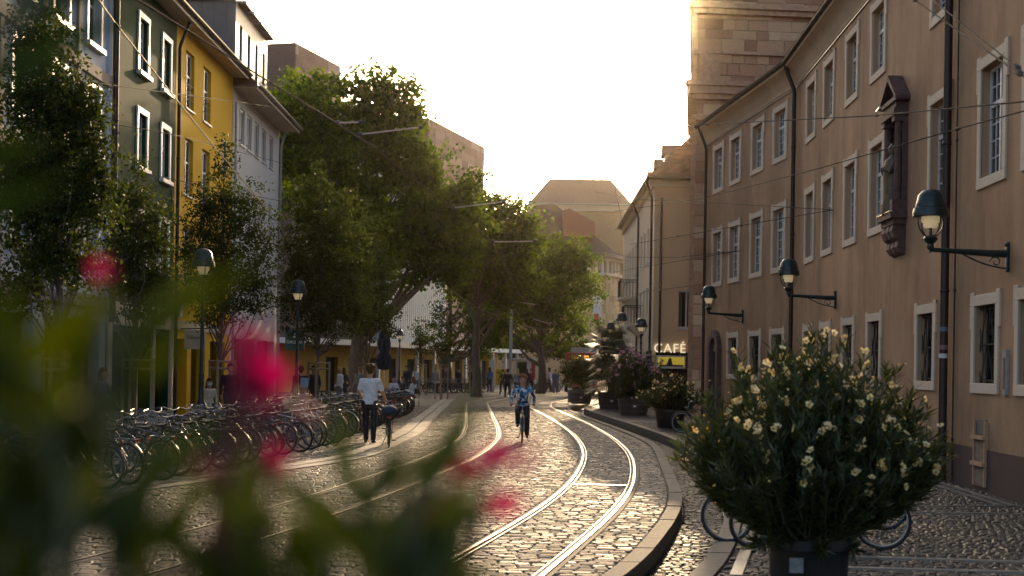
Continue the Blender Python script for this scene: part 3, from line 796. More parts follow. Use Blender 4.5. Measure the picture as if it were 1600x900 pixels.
mb = MB(); u = uB(21.9); WB.box(mb, u-0.09, u+0.09, 0.0, 0.05, 1.62, 2.32); cp = mb.build('call_panel', mat('brushed panel', (0.45,0.45,0.44), 0.4, 0.6, 0.1), rb)
mb = MB(); WB.box(mb, u-0.045, u+0.045, 0.051, 0.058, 1.72, 2.2); mb.build('name_plate', mat('brown plate', (0.16,0.11,0.08), 0.5), cp)
# blue notices inside three ground-floor windows
for y in YB_G[4:6]:
    mb = MB(); u = uB(y); WB.box(mb, u-0.5, u-0.02, -0.24, -0.232, 2.25, 2.85); mb.build('notice', mat('blue notice', (0.05,0.08,0.14), 0.4, var=0.1), rb)
# round-arched doorway at the far end
mb = MB(); u = DOORU
for sg in (-1, 1): WA.box(mb, u + sg*0.62 - 0.13, u + sg*0.62 + 0.13, -0.05, 0.16, 0, 2.6)
pts = []
for r_, in ((0.5,), (0.78,)):
    for i in range(13):
        a = math.pi * i / 12; pts.append((u + r_ * math.cos(a), 2.6 + r_ * math.sin(a)))
n = 13
V = [WA.P(x, 0.16, z) for x, z in pts] + [WA.P(x, 0.0, z) for x, z in pts]
mb.add(V, [(i, i+1, n+i+1, n+i) for i in range(12)] + [(n+i, n+i+1, 3*n+i+1, 3*n+i) for i in range(12)] + [(i+1, i, 2*n+i, 2*n+i+1) for i in range(12)])
mb.build('door_surround', M_REDSTONE, rb)
mb = MB(); WA.box(mb, u-0.5, u+0.5, -0.30, -0.22, 0, 2.6); mb.build('door', mat('dark oak door', (0.05,0.033,0.024), 0.6, var=0.3, stretch=(1,1,8)), rb)
# carved shrine with a figure under a pediment
u = uB(29.1); z0 = 4.25
sh = MB()
WB.box(sh, u-0.62, u+0.62, 0, 0.34, 5.05, 5.17); WB.box(sh, u-0.55, u+0.55, 0, 0.27, 4.93, 5.05)         # shelf
for k in (-0.36, 0.0, 0.36):                                                                              # scrolled consoles
    prof = [(0.0, 4.93), (0.25, 4.93), (0.28, 4.80), (0.22, 4.66), (0.15, 4.60), (0.17, 4.48), (0.11, 4.38), (0.0, 4.32)]
    vs = [WB.P(u+k-0.14, d, w) for d, w in prof] + [WB.P(u+k+0.14, d, w) for d, w in prof]; n = len(prof)
    sh.add(vs, [tuple(range(n)), tuple(range(2*n-1, n-1, -1))] + [(i, i+1, n+i+1, n+i) for i in range(n-1)])
for sg in (-1, 1):
    sh.tube([WB.P(u+sg*0.45, 0.17, 5.30), WB.P(u+sg*0.45, 0.17, 7.05)], [0.085, 0.07], 10)
    WB.box(sh, u+sg*0.45-0.12, u+sg*0.45+0.12, 0, 0.30, 5.17, 5.42); WB.box(sh, u+sg*0.45-0.11, u+sg*0.45+0.11, 0, 0.28, 7.0, 7.12)
    WB.box(sh, u+sg*0.53-0.05, u+sg*0.53+0.05, 0, 0.10, 5.42, 7.0)
WB.box(sh, u-0.60, u+0.60, 0, 0.30, 7.12, 7.26); WB.box(sh, u-0.56, u+0.56, 0, 0.25, 7.26, 7.40); WB.box(sh, u-0.70, u+0.70, 0, 0.29, 7.40, 7.49)
for sg in (-1, 1):      # raking cornice
    a, b_ = WB.P(u+sg*0.74, 0, 7.49), WB.P(u, 0, 8.02)
    dn = Vector((0,0,-0.12)); o_ = WB.n * 0.31
    sh.add([a, b_, b_+dn, a+dn*0.6, a+o_, b_+o_, b_+dn+o_, a+dn*0.6+o_], [(0,1,2,3),(4,7,6,5),(0,4,5,1),(3,2,6,7),(0,3,7,4)])
sh.add([WB.P(u-0.68, 0.12, 7.49), WB.P(u+0.68, 0.12, 7.49), WB.P(u, 0.12, 7.97)], [(0,1,2)])
WB.box(sh, u-0.34, u+0.34, 0, 0.015, 5.17, 7.12)
shrine = sh.build('shrine', M_REDSTONE, rb); tag(shrine, 'dark red sandstone shrine with pediment and standing figure')
fg = MB(); M4 = Matrix.Translation(WB.P(u, 0.17, 5.17))
fg.lathe([(0.21,0),(0.22,0.1),(0.17,0.35),(0.19,0.7),(0.20,0.95),(0.16,1.10),(0.07,1.18),(0.06,1.22)], 12, M=M4)
fg.ball((0,0,1.33), (0.095,0.10,0.13), 10, 8, M=M4)
for sg in (-1,1): fg.tube([M4 @ Vector((0, sg*0.17, 1.08)), M4 @ Vector((-0.12, sg*0.22, 0.85)), M4 @ Vector((-0.2, sg*0.04, 0.93))], [0.07, 0.06, 0.045], 8)
fg.build('statue', mat('gilded grey stone', (0.13,0.085,0.045), 0.6, var=0.4, scale=9), shrine, smooth=True)
WB.box(MB(), 0,1,0,1,0,1)
mb = MB(); mb.tube([WB.P(u-0.45, 0.55, 7.28), WB.P(u+0.45, 0.42, 7.36)], 0.022, 6); mb.build('pigeon_bar', mat('bright metal strip', (0.7,0.66,0.58), 0.3, 0.8), shrine)
mb = MB(); WB.box(mb, u-0.6, u+0.6, 0.30, 0.36, 5.171, 5.19); mb.build('cover_strip', MATS['bright metal strip'], shrine)

# ---- church behind: rough sandstone front with cornice bands
M_SAND = varmat('warm sandstone blocks', [(0.0,(0.34,0.16,0.085)),(1.0,(0.60,0.37,0.22)),(0.35,(0.44,0.225,0.125)),(0.7,(0.52,0.295,0.17))], rough=(0.75,0.95), bump=0.6, bscale=18, spec=0.2)
M_SANDM = mat('sandstone mouldings', (0.46,0.25,0.145), 0.85, var=0.3, scale=5, bump=0.4)
M_MORTAR = mat('pale mortar', (0.40,0.29,0.21), 0.9, var=0.2)
CF = Wall((14.6,56.6),(7.08,55.9))      # faces the camera
CS = Wall((7.08,55.9),(8.6,67.8))       # street front, seen almost edge-on
ch = root('church', 'tall red sandstone church front rising behind the brown building', 'church', (9,60,0))
mb = MB(); d0 = -0.04
mb.quad(CF.P(0,d0,0), CF.P(CF.L-0.02,d0,0), CF.P(CF.L-0.02,d0,27), CF.P(0,d0,27)); mb.quad(CS.P(0.02,d0,0), CS.P(CS.L,d0,0), CS.P(CS.L,d0,27), CS.P(0.02,d0,27))
mb.quad(CF.P(0,0,27), CF.P(CF.L,0,27), CS.P(CS.L,0,27), Vector((15.5,69,27))); mb.quad(CS.P(CS.L,0,0), Vector((15.5,69,0)), Vector((15.5,69,27)), CS.P(CS.L,0,27)); mb.quad(Vector((15.5,69,0)), CF.P(0,0,0), CF.P(0,0,27), Vector((15.5,69,27)))
mb.build('core', M_MORTAR, ch)
def block_mesh(w, h, dpt, seed):
    rg = random.Random(seed); m_ = MB().cbox(0.008, w-0.008, -dpt, 0.0, 0.008, h-0.008, 0.015)
    m_.v = [(x, y + (rg.uniform(-0.012, 0.012) if y > -dpt*0.5 else 0), z) for x, y, z in m_.v]
    me = m_.mesh('stone block', M_SAND); a = me.attributes.new('var', 'FLOAT', 'FACE'); a.data.foreach_set('value', [0.0]*len(me.polygons)); return me
BL = {}
def lay_blocks(W, u0, u1, z0, z1, parent, hs=(0.36, 0.52), ls=(0.5, 1.1), seed=3, d=0.0, name='stone_block', skip=None):
    rg = random.Random(seed); z = z0; n = 0
    while z < z1 - 0.05:
        h = min(rg.choice([0.36,0.42,0.48]), z1 - z); u = u0; first = True
        while u < u1 - 0.02:
            l = rg.choice([0.5,0.65,0.8,0.95,1.1]) * (rg.uniform(0.4,1) if first else 1); first = False
            l = round(l, 2); 
            if u + l > u1 - 0.2: l = u1 - u
            if not (skip and skip(u, u+l, z, z+h)):
                k = (round(l,2), round(h,2))
                if k not in BL: BL[k] = block_mesh(l, h, 0.06, len(BL))
                obj(name, BL[k], parent, W.P(u, d + rg.uniform(-0.008, 0.008), z) - parent.location, (0, 0, W.ang)); n += 1
            u += l
        z += h
    return n
# shaft below the cornices, pilaster at the corner
bands = [11.75, 13.2, 14.9, 16.2]
lay_blocks(CF, CF.L-1.0, CF.L, 0.0, 10.4, ch, seed=1)
lay_blocks(CF, CF.L-6.6, CF.L, 10.4, 18.3, ch, seed=2)
# corner profile: stacked mouldings which break forward to the street and to us
mb = MB()
def ring(z0, z1, p, u_in=None):
    CF.box(mb, CF.L - (u_in or 5.8), CF.L + p, -0.03, p, z0, z1); CS.box(mb, 0.0, CS.L, -0.03, p * 0.9, z0, z1)
ring(11.75, 11.95, 0.16, 2.35); ring(12.55, 12.75, 0.20, 2.6); ring(12.75, 13.05, 0.34, 2.7); ring(13.05, 13.25, 0.44, 2.75); ring(14.35, 14.47, 0.14, 5.6); ring(15.9, 16.1, 0.22); ring(16.1, 16.3, 0.36); ring(17.2,17.5,0.3); ring(19.5, 20.0, 0.35)
mb.build('cornice', M_SANDM, ch)
mb = MB(); CS.box(mb, 0.3, 1.4, -0.02, 0.18, 0, 11.7); CS.box(mb, 0.25, 1.5, -0.02, 0.24, 13.25, 15.9); CF.box(mb, CF.L-0.9, CF.L-0.1, 0.01, 0.10, 13.27, 14.33); mb.build('pilaster', M_SANDM, ch)

# ---- café house
M_CAFE = plaster('apricot render', (0.78,0.52,0.29), (0.62,0.40,0.22), 0.45)
M_CREAM = plaster('cream render', (0.66,0.53,0.38), (0.48,0.37,0.26), 0.4)
M_TILE = varmat('red roof tiles', [(0.0,(0.11,0.060,0.038)),(1.0,(0.24,0.13,0.08)),(0.5,(0.165,0.09,0.055))], rough=(0.7,0.9), bump=0.4, bscale=20, spec=0.2)
cf = root('cafe_house', 'apricot corner house with a lettered café front and red hipped roof', 'house', (8,72,0))
c_near = at(1019.5, 560, 68.0); CFR = Wall((10.2,68.6),(c_near.x,68.0)); CSD = Wall((c_near.x,68.0),(c_near.x+0.45,93.0))
CE = 11.0
ops = [(0.35,1.25,4.6,6.75,0.18)]
uw, _ = CFR.hit(1070,490); ops = [(uw-0.55, uw+0.35, 3.9, 5.7, 0.2)]
shop = (CFR.L-1.95, CFR.L-0.15, 0.0, 2.75, 0.35)
mb = MB(); CFR.face(mb, 0, CFR.L, 0, CE, ops + [shop], m=0); mb.build('wall', M_CAFE, cf)
rowsides = []
for k, u in enumerate(np.arange(1.6, 24.5, 2.3)):
    for z in (1.0, 4.3, 7.3): rowsides.append((float(u)-0.5, float(u)+0.5, z, z+1.7, 0.2))
mb = MB(); CSD.face(mb, 0, CSD.L, 0, CE, rowsides, m=0); mb.build('wall', M_CREAM, cf)
mb = MB(); w0 = 1.04
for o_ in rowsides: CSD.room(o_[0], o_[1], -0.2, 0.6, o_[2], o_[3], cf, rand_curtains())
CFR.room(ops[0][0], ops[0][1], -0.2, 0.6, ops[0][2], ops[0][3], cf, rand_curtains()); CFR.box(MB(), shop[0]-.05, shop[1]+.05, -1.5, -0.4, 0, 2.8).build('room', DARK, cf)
for i, (W, o_) in enumerate([(CSD, q) for q in rowsides] + [(CFR, ops[0])]):
    f = MB(); a, b_, c, d = o_[:4]; y = -0.14
    for (p, q, r_, s_) in ((a,b_,c,c+.07),(a,b_,d-.07,d),(a,a+.07,c+.07,d-.07),(b_-.07,b_,c+.07,d-.07),((a+b_)/2-.04,(a+b_)/2+.04,c+.07,d-.07)): W.box(f, p, q, y, y+0.05, r_, s_)
    W.box(f, a-0.06, b_+0.06, 0.0, 0.07, c-0.08, c)
    wo_ = f.build('window', WHITEPAINT, cf)
    g_ = MB(); W.box(g_, a, b_, y+0.01, y+0.02, c, d); g_.build('pane', GLASS, wo_)
mb = MB(); CFR.box(mb, 0, CFR.L+0.3, -0.05, 0.14, CE-0.35, CE-0.002); CSD.box(mb, -0.0, CSD.L, -0.05, 0.14, CE-0.35, CE-0.002); mb.build('cornice', M_CREAM, cf)
# hipped roof with rows of tiles
e = 0.45
E0, E1, E2 = CFR.P(0, e, CE), CFR.P(CFR.L+e, e, CE), CSD.P(CSD.L, e, CE)
RZ = 4.1
r0 = Vector((c_near.x+3.6, 71.6, CE+RZ)); r1 = Vector((c_near.x+3.9, 93, CE+RZ)); E3 = Vector((10.4+3.6, 68.9, CE)); E4 = Vector((14.2, 93, CE))
mb = MB(); mb.add([E0, E1, E2, r0, r1, E4, CFR.P(-3.6,e,CE)], [(6,1,3),(1,2,4,3),(2,5,4),(5,6,3,4),(6,5,2,1)]); mb.build('roof', M_ROOFB, cf)
rf = cf.children[-1]
def tile_rows(A, B, C, D, parent, rows, name='tile_row', mate=M_TILE, lift=0.05):
    """courses of tiles on the slope with eave A-B and ridge D-C"""
    for i in range(rows):
        t0, t1 = i / rows, (i + 1.12) / rows
        a, b_ = A.lerp(D, t0), B.lerp(C, t0); c, d = B.lerp(C, min(t1,1)), A.lerp(D, min(t1,1))
        nrm = (b_ - a).cross(d - a).normalized(); nrm = nrm if nrm.z > 0 else -nrm
        L = (b_ - a).length; n = max(1, int(L / 0.32)); m_ = MB()
        for k in range(n):
            s0, s1 = k / n, (k + 0.97) / n
            p, q, r_, s_ = a.lerp(b_, s0), a.lerp(b_, s1), d.lerp(c, s1), d.lerp(c, s0)
            if (p - q).length < 0.05: continue
            h = nrm * lift * random.uniform(0.8, 1.2); l = nrm * 0.012
            m_.add([p+h, q+h, r_+l, s_+l, p+l*0.2, q+l*0.2], [(0,1,2,3),(4,5,1,0)])
        if not m_.f: continue
        me = m_.mesh(name, mate, parent.parent.location if parent.parent else (0,0,0)); at_ = me.attributes.new('var', 'FLOAT', 'FACE')
        at_.data.foreach_set('value', np.repeat(np.random.default_rng(i).uniform(0,1,len(m_.f)//2), 2).astype(np.float32)); 
        o = obj(name, me, parent); o['kind'] = 'stuff'
tile_rows(CFR.P(-3.6,e,CE+0.02), E1+Vector((0,0,.02)), r0+Vector((0,0,.02)), r0+Vector((0.02,0,.02)), rf, 16)
tile_rows(E1+Vector((0,0,.02)), E2+Vector((0,0,.02)), r1+Vector((0,0,.02)), r0+Vector((0,0,.02)), rf, 14)
mb = MB(); mb.tube([CFR.P(-3.6,e+.05,CE+.02), CFR.P(CFR.L+e+.05,e+.05,CE+.02), CSD.P(CSD.L,e+.05,CE+.02)], 0.075, 8); mb.build('gutter', M_GUTTER, cf, smooth=True)
# dormers on the street slope
for v in (5.5, 10.5, 15.5):
    m_ = MB(); CSD.box(m_, v-0.6, v+0.6, -2.2, -0.9, CE+1.0, CE+1.95); dm = m_.build('dormer', M_CREAM, cf)
    m_ = MB(); m_.prism([(v-0.8, CE+1.9), (v+0.8, CE+1.9), (v, CE+2.5)], -3.0, -0.75, lambda p, t: CSD.P(p[0], t, p[1])); m_.build('dormer_roof', M_TILE if False else M_ROOFB, dm)
    m_ = MB(); CSD.box(m_, v-0.35, v+0.35, -0.92, -0.88, CE+1.15, CE+1.8); m_.build('pane', GLASS, dm)
downpipe(CSD, 0.35, d=0.12, parent=cf, top=CE, r=0.06); downpipe(CSD, 9.5, d=0.12, parent=cf, top=CE, r=0.06)
downpipe(CFR, CFR.L-0.3, d=0.1, parent=cf, top=CE, r=0.06, swan=False)
# balconies on the street side
for v, z in ((8.2, 4.3), (12.2, 5.9)):
    m_ = MB(); CSD.box(m_, v-1.0, v+1.0, 0.0, 1.0, z-0.16, z)
    for sg in (-0.8, 0.8): m_.prism([(0.0, z-0.16), (0.8, z-0.16), (0.0, z-0.75)], v+sg-0.08, v+sg+0.08, lambda p, t: CSD.P(t, p[0], p[1]))
    bal = m_.build('balcony', M_CREAM, cf)
    m_ = MB()
    for k in range(12): m_.tube([CSD.P(v-0.97+k*1.94/11, 0.96, z), CSD.P(v-0.97+k*1.94/11, 0.96, z+0.95)], 0.012, 4)
    for k in range(6):
        for sg in (-0.97, 0.97): m_.tube([CSD.P(v+sg, 0.1+k*0.17, z), CSD.P(v+sg, 0.1+k*0.17, z+0.95)], 0.012, 4)
    m_.tube([CSD.P(v-0.97,0,z+.95), CSD.P(v-0.97,.96,z+.95), CSD.P(v+.97,.96,z+.95), CSD.P(v+.97,0,z+.95)], 0.025, 5); m_.build('railing', BRONZE, bal)
# lettering and the yellow advertising panel
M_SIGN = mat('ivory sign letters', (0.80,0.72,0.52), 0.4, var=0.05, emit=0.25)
uc, zc = CFR.hit(1046, 545)
p = CFR.P(uc, 0.07, zc) - cf.location
lt = obj('lettering', text_mesh('CAFÉ', 0.62, 0.03, M_SIGN, 1.15), cf, p, (R(90), 0, CFR.ang + math.pi))
uc, zc = CFR.hit(1047, 566)
mb = MB(); CFR.box(mb, uc-0.72, uc+0.72, 0.01, 0.16, zc-0.30, zc+0.32); pn = mb.build('sign_box', WHITEPAINT, cf)
mb = MB(); CFR.box(mb, uc-0.66, uc+0.66, 0.161, 0.17, zc-0.2, zc+0.25); mb.build('yellow_face', mat('yellow poster', (0.62,0.44,0.05), 0.5, var=0.1, emit=0.12), pn)
mb = MB(); mb.add([CFR.P(uc-0.1,.173,zc-.19), CFR.P(uc+0.25,.173,zc-.19), CFR.P(uc+0.1,.173,zc+.2), CFR.P(uc,.173,zc+.2)], [(0,1,2,3)]); CFR.box(mb, uc-0.6, uc+0.6, .1705, .175, zc-.2, zc-.12); mb.build('dark_motif', mat('dark print', (0.05,0.05,0.06), 0.5), pn)
# ------------------------------------------------------------------ left side: four shop houses in a row
XF = lambda Y: -11.2 + 0.0068 * (Y - 46)
LE = 13.1
M_PALE = plaster('pale blue-grey render', (0.47,0.51,0.55), (0.34,0.37,0.40), 0.4)
M_GREEN = plaster('dark green render', (0.012,0.045,0.021), (0.008,0.024,0.013), 0.6)
M_YELL = plaster('mustard render', (0.72,0.42,0.022), (0.58,0.33,0.025), 0.45)
M_WHITE = plaster('white-grey render', (0.62,0.60,0.57), (0.50,0.485,0.46), 0.35)
M_BANDB = plaster('taupe bands', (0.26,0.22,0.19), (0.18,0.15,0.13), 0.4)
M_SOFF = mat('soffit boards', (0.42,0.35,0.29), 0.7, var=0.2, scale=3)
M_SEAM = mat('standing seam metal', (0.19,0.165,0.145), 0.6, 0.2, 0.15, 2)
M_LROOF = mat('dull roof tiles', (0.16,0.08,0.055), 0.8, var=0.35, scale=8, bump=0.5, bscale=10)
M_SHOPDARK = mat('dark shopfront', (0.03,0.028,0.026), 0.5, var=0.3)
M_CREAMP = mat('cream shop paint', (0.55,0.47,0.36), 0.5, var=0.12)
def house(name, label, y0, y1, wallm, ops, shop_h=3.4, shop_ops=(), top=LE):
    W = Wall((XF(y1), y1), (XF(y0), y0))
    r = root(name, label, 'house', (XF((y0+y1)/2) - 4, (y0+y1)/2, 0))
    mb = MB(); W.face(mb, 0, W.L, 0, top, list(ops(W)) + list(shop_ops(W) if shop_ops else ()), m=0, depth=0.25)
    d = -11.0
    mb.quad(W.P(0,0,0), W.P(0,d,0), W.P(0,d,top), W.P(0,0,top)); mb.quad(W.P(W.L,0,0), W.P(W.L,d,0), W.P(W.L,d,top), W.P(W.L,0,top)); mb.quad(W.P(0,d,0), W.P(W.L,d,0), W.P(W.L,d,top), W.P(0,d,top))
    mb.build('wall', wallm, r, fix=False)
    return W, r
def lwin(W, o_, r, framem=WHITEPAINT, casing=None, d=0.12, split=True, rail=None, cw=0.13, mid=0.66):
    a, b_, c, e = o_[:4]; dp = o_[4] if len(o_) > 4 else 0.25
    f = MB(); y = -dp + 0.02
    fw = 0.07
    for (p, q, s, t) in ((a,b_,c,c+fw),(a,b_,e-fw,e),(a,a+fw,c+fw,e-fw),(b_-fw,b_,c+fw,e-fw)): W.box(f, p, q, y, y+0.06, s, t)
    if split: W.box(f, (a+b_)/2-0.05, (a+b_)/2+0.05, y-0.002, y+0.07, c+fw, e-fw)
    if mid: zz = c+(e-c)*mid; W.box(f, a+fw, b_-fw, y-0.001, y+0.062, zz-0.03, zz+0.03)
    w = f.build('window', framem, r)
    W.box(MB(), a+0.02, b_-0.02, y+0.02, y+0.03, c+0.02, e-0.02).build('pane', GLASS, w)
    W.room(a, b_, -dp, 0.7, c, e, w, rand_curtains())
    if casing:
        s = MB(); t = 0.05
        W.box(s, a-cw, a, -0.02, t, c, e); W.box(s, b_, b_+cw, -0.02, t, c, e); W.box(s, a-cw, b_+cw, -0.02, t+0.01, e, e+cw); W.box(s, a-cw-0.04, b_+cw+0.04, -0.02, 0.14, c-0.12, c)
        s.build('surround', casing, w)
    else:
        W.box(MB(), a-0.05, b_+0.05, -0.1, 0.06, c-0.06, c-0.001).build('sill', framem, w)
    if rail:
        s = MB()
        for zz in (c+0.35, c+0.6, c+0.85): s.tube([W.P(a, -0.03, zz), W.P(b_, -0.03, zz)], 0.016, 5)
        s.build('rail', BRONZE, w)
    return w
def px_op(W, x0, x1, z0, z1, dp=0.25):
    y = 300
    ua, _ = W.hit(x0, y); ub, _ = W.hit(x1, y); a, b_ = sorted((ua, ub)); return (a, b_, z0, z1, dp)

# pale house with taupe bands, nearest the camera
def ops_p(W): return [(u-0.55, u+0.55, z, z+1.65, 0.22) for u in (1.5, 4.2, 6.9, 9.6) for z in (4.6, 7.5, 10.3)]
shop_p = lambda W: [(0.6, 5.0, 0.15, 3.0, 0.35), (5.8, 10.6, 0.15, 3.0, 0.35)]
W, r = house('pale_house', 'pale blue-grey house with taupe bands behind the dark leafy tree', 28.2, 39.3, M_PALE, ops_p, shop_ops=shop_p, top=16.0)
for o_ in ops_p(W): lwin(W, o_, r, casing=WHITEPAINT)
for z in (3.5, 6.75, 9.6, 12.5): W.box(MB(), -0.02, W.L+0.02, -0.05, 0.10, z-0.16, z+0.16).build('band', M_BANDB, r)
for u in (0.15, 2.85, 5.55, 8.25): W.box(MB(), u-0.12, u+0.12, -0.05, 0.075, 3.67, 15.9).build('pilaster', M_BANDB if u > 0.2 else M_PALE, r)
for o_ in shop_p(W):
    W.box(MB(), o_[0], o_[1], -0.33, -0.29, 0.15, 3.0).build('shop_window', GLASS, r)
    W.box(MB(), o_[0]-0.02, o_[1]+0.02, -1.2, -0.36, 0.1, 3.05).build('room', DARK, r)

# green house
sw = lambda W: [(0.5, 2.3, 0.15, 2.75, 0.4), (2.7, 4.3, 0.15, 2.75, 0.4), (4.7, 6.9, 0.15, 2.75, 0.4)]
def ops_g(W):
    out = []
    for x0, x1 in ((213.5,229.5), (250.5,265.5)):
        a, b_ = sorted((W.hit(x0, 200)[0], W.hit(x1, 200)[0])); c = (a+b_)/2; a, b_ = c-0.47, c+0.47
        for z in (4.75, 7.72, 10.55): out.append((a, b_, z, z+1.6, 0.2))
    return out
W, r = house('green_house', 'dark green rendered house with pale framed windows and drainpipes', 39.3, 46.8, M_GREEN, ops_g, shop_ops=sw)
for o_ in ops_g(W): lwin(W, o_, r, casing=MATS['white window paint'], cw=0.17)
W.box(MB(), 0, W.L, -0.03, 0.06, 2.95, 3.6).build('fascia', M_CREAMP, r)
uc, zc = W.hit(243, 497)
obj('lettering', text_mesh('kaisers', 0.62, 0.012, mat('dark brown lettering', (0.05,0.03,0.02), 0.5)), r, W.P(uc, 0.075, 3.27) - r.location, (R(90), 0, W.ang + math.pi))
W.box(MB(), 0, W.L, -0.03, 0.04, 0, 0.15).build('base', M_BANDB, r)
for o_ in sw(W):
    W.box(MB(), o_[0], o_[1], -0.36, -0.32, 0.15, 2.75).build('shop_window', GLASS, r); W.box(MB(), o_[0]-.02, o_[1]+.02, -1.2, -0.41, 0.1, 2.8).build('room', DARK, r)
for u in (0.25, 2.5, 4.5, 7.2): W.box(MB(), u-0.2, u+0.2, -0.02, 0.05, 0.15, 2.95).build('pillar', M_CREAMP, r)
downpipe(W, W.L-0.12, d=0.14, parent=r, top=LE, r=0.09, swan=False, z0=3); downpipe(W, 0.12, d=0.14, parent=r, top=LE, r=0.06, m=BRONZE)
# hanging flag sign
fl = MB(); uu = W.hit(277, 520)[0]; W.box(fl, uu-0.015, uu+0.015, 0.25, 0.95, 2.35, 2.98); sg = fl.build('hanging_sign', M_CREAMP, r)
MB().tube([W.P(uu, 0, 3.02), W.P(uu, 1.25, 3.06)], 0.02, 6).build('sign_arm', BRONZE, sg)
obj('lettering', text_mesh('kaisers', 0.19, 0.004, MATS['dark brown lettering']), sg, W.P(uu+0.022, 0.6, 2.74) - r.location, (R(90), 0, 0.0))
green_r = r

# mustard house
def ops_y(W):
    out = []
    for x0, x1 in ((290,303), (317,330)):
        c = W.hit((x0+x1)/2, 150)[0]; 
        for z in (4.6, 7.6, 10.55): out.append((c-0.62, c+0.62, z, z+1.95, 0.20))
    c = W.hit(351, 210)[0]; out += [(c-0.35, c+0.35, 9.2, 10.4, 0.05), (c-0.35, c+0.35, 6.0, 7.2, 0.05)]
    return out
sy = lambda W: [(0.8, 3.4, 0.1, 2.7, 0.4), (4.2, 6.4, 0.1, 2.7, 0.4), (7.0, 8.6, 0.1, 2.7, 0.4)]
W, r = house('mustard_house', 'mustard yellow house with deep set windows between green and white houses', 46.8, 55.9, M_YELL, ops_y, shop_ops=sy)
for i, o_ in enumerate(ops_y(W)): lwin(W, o_, r, rail=(o_[4] > 0.1), mid=None if o_[4] < 0.1 else 0.6, split=o_[4] > 0.1)
for o_ in sy(W):
    W.box(MB(), o_[0], o_[1], -0.36, -0.32, 0.1, 2.7).build('shop_window', GLASS, r); W.box(MB(), o_[0]-.02, o_[1]+.02, -1.2, -0.41, 0.05, 2.75).build('room', DARK, r)
W.box(MB(), 0, W.L, -0.02, 0.10, 3.0, 3.3).build('fascia', MATS['soffit boards'], r)
W.box(MB(), W.L-0.75, W.L-0.35, 0.0, 0.16, 3.4, 4.1).build('blue_sign', mat('blue and white sign', (0.10,0.25,0.40), 0.4, var=0.6, scale=5), r)
W.box(MB(), 0.62, 0.78, -0.25, -0.2, 1.6, 1.9).build('shop_lamp', mat('orange shop light', (0.9,0.35,0.05), 0.5, emit=2.5), r)

# white house with a metal dormer box
def ops_w(W):
    out = []
    for x in (378.5, 390, 401.5, 413, 424.5):
        c = W.hit(x, 190)[0]; out.append((c-0.5, c+0.5, 10.75, 12.2, 0.14))
        out.append((c-0.5, c+0.5, 7.6, 9.1, 0.14)); out.append((c-0.5, c+0.5, 4.6, 6.1, 0.14))
    return out
W, r = house('white_house', 'white-grey house with a ribbon of windows and grey metal dormers', 55.9, 66.6, M_WHITE, ops_w, shop_ops=lambda W: [(0.5, 4.8, 0.1, 2.9, 0.4), (5.4, 10.2, 0.1, 2.9, 0.4)])
for o_ in ops_w(W): lwin(W, o_, r, mid=None)
for a, b_ in ((0.5,4.8),(5.4,10.2)):
    W.box(MB(), a, b_, -0.36, -0.32, 0.1, 2.9).build('shop_window', GLASS, r); W.box(MB(), a-.02, b_+.02, -1.2, -0.41, 0.05, 2.95).build('room', DARK, r)
WW = W; white_r = r
downpipe(W, 0.15, d=0.12, parent=r, top=LE-0.2, r=0.055, m=ZINC); downpipe(W, W.L-0.2, d=0.1, parent=r, top=LE, r=0.05, m=ZINC, swan=False)
# teal projecting shop sign
ts = MB(); uu = W.hit(436, 528)[0]; W.box(ts, uu-0.05, uu+0.05, 0.3, 1.2, 2.55, 3.5); sg = ts.build('teal_sign', mat('teal sign face', (0.010,0.055,0.062), 0.4, var=0.1), r)
obj('lettering', text_mesh('GALERIA', 0.2, 0.004, mat('pale lettering', (0.6,0.62,0.6), 0.5)), sg, W.P(uu+0.056, 0.75, 2.92) - r.location, (R(90), 0, 0.0))
mk = MB(); mk.lathe([(0.0,-0.10),(0.06,-0.04),(0.07,0.0),(0.03,0.08),(0.0,0.14)], 8, tuple(W.P(uu+0.052, 0.75, 3.2))); mk.build('emblem', MATS['pale lettering'], sg)
MB().tube([W.P(uu, 0, 3.55), W.P(uu, 1.2, 3.55)], 0.02, 6).build('sign_arm', BRONZE, sg)

# roofs, soffits and gutters, one for each house
def eaves(r, y0, y1, top, over=0.62, roofm=M_LROOF, gut=M_GUTTER, pitch=1.0):
    W = Wall((XF(y1), y1), (XF(y0), y0))
    W.box(MB(), 0, W.L, -0.2, over, top+0.002, top+0.10).build('soffit', M_SOFF, r)
    W.box(MB(), 0, W.L, over-0.05, over+0.0, top-0.06, top+0.16).build('fascia_board', M_SOFF, r)
    g_ = MB(); pr = [(over + 0.09 + 0.085*math.cos(t), top + 0.14 + 0.085*math.sin(t)) for t in np.linspace(math.pi, 2*math.pi, 8)]
    vs = [W.P(0, d, w) for d, w in pr] + [W.P(W.L, d, w) for d, w in pr]; n = len(pr)
    g_.add(vs, [(i, i+1, n+i+1, n+i) for i in range(n-1)]); g_.build('gutter', gut, r, smooth=True)
    m_ = MB(); m_.prism([(over, top+0.12), (-5.2, top+0.12+(5.2+over)*pitch), (-11, top+0.12), (-11, top+0.0), (over, top+0.02)], 0, W.L, lambda p, t: W.P(t, p[0], p[1])); 
    rf = m_.build('roof', roofm, r)
    k = 0
    while k < 24 and roofm is M_LROOF:     # tile courses near the eave
        d0 = over - k*0.24; z = top + 0.12 + k*0.24*pitch
        q = MB(); q.add([W.P(0,d0,z+0.055), W.P(W.L,d0,z+0.055), W.P(W.L,d0-0.26,z+0.26*pitch+0.015), W.P(0,d0-0.26,z+0.26*pitch+0.015), W.P(0,d0,z), W.P(W.L,d0,z)], [(0,1,2,3),(4,5,1,0)])
        q.build('tile_course', roofm, rf); k += 1
    return W, rf
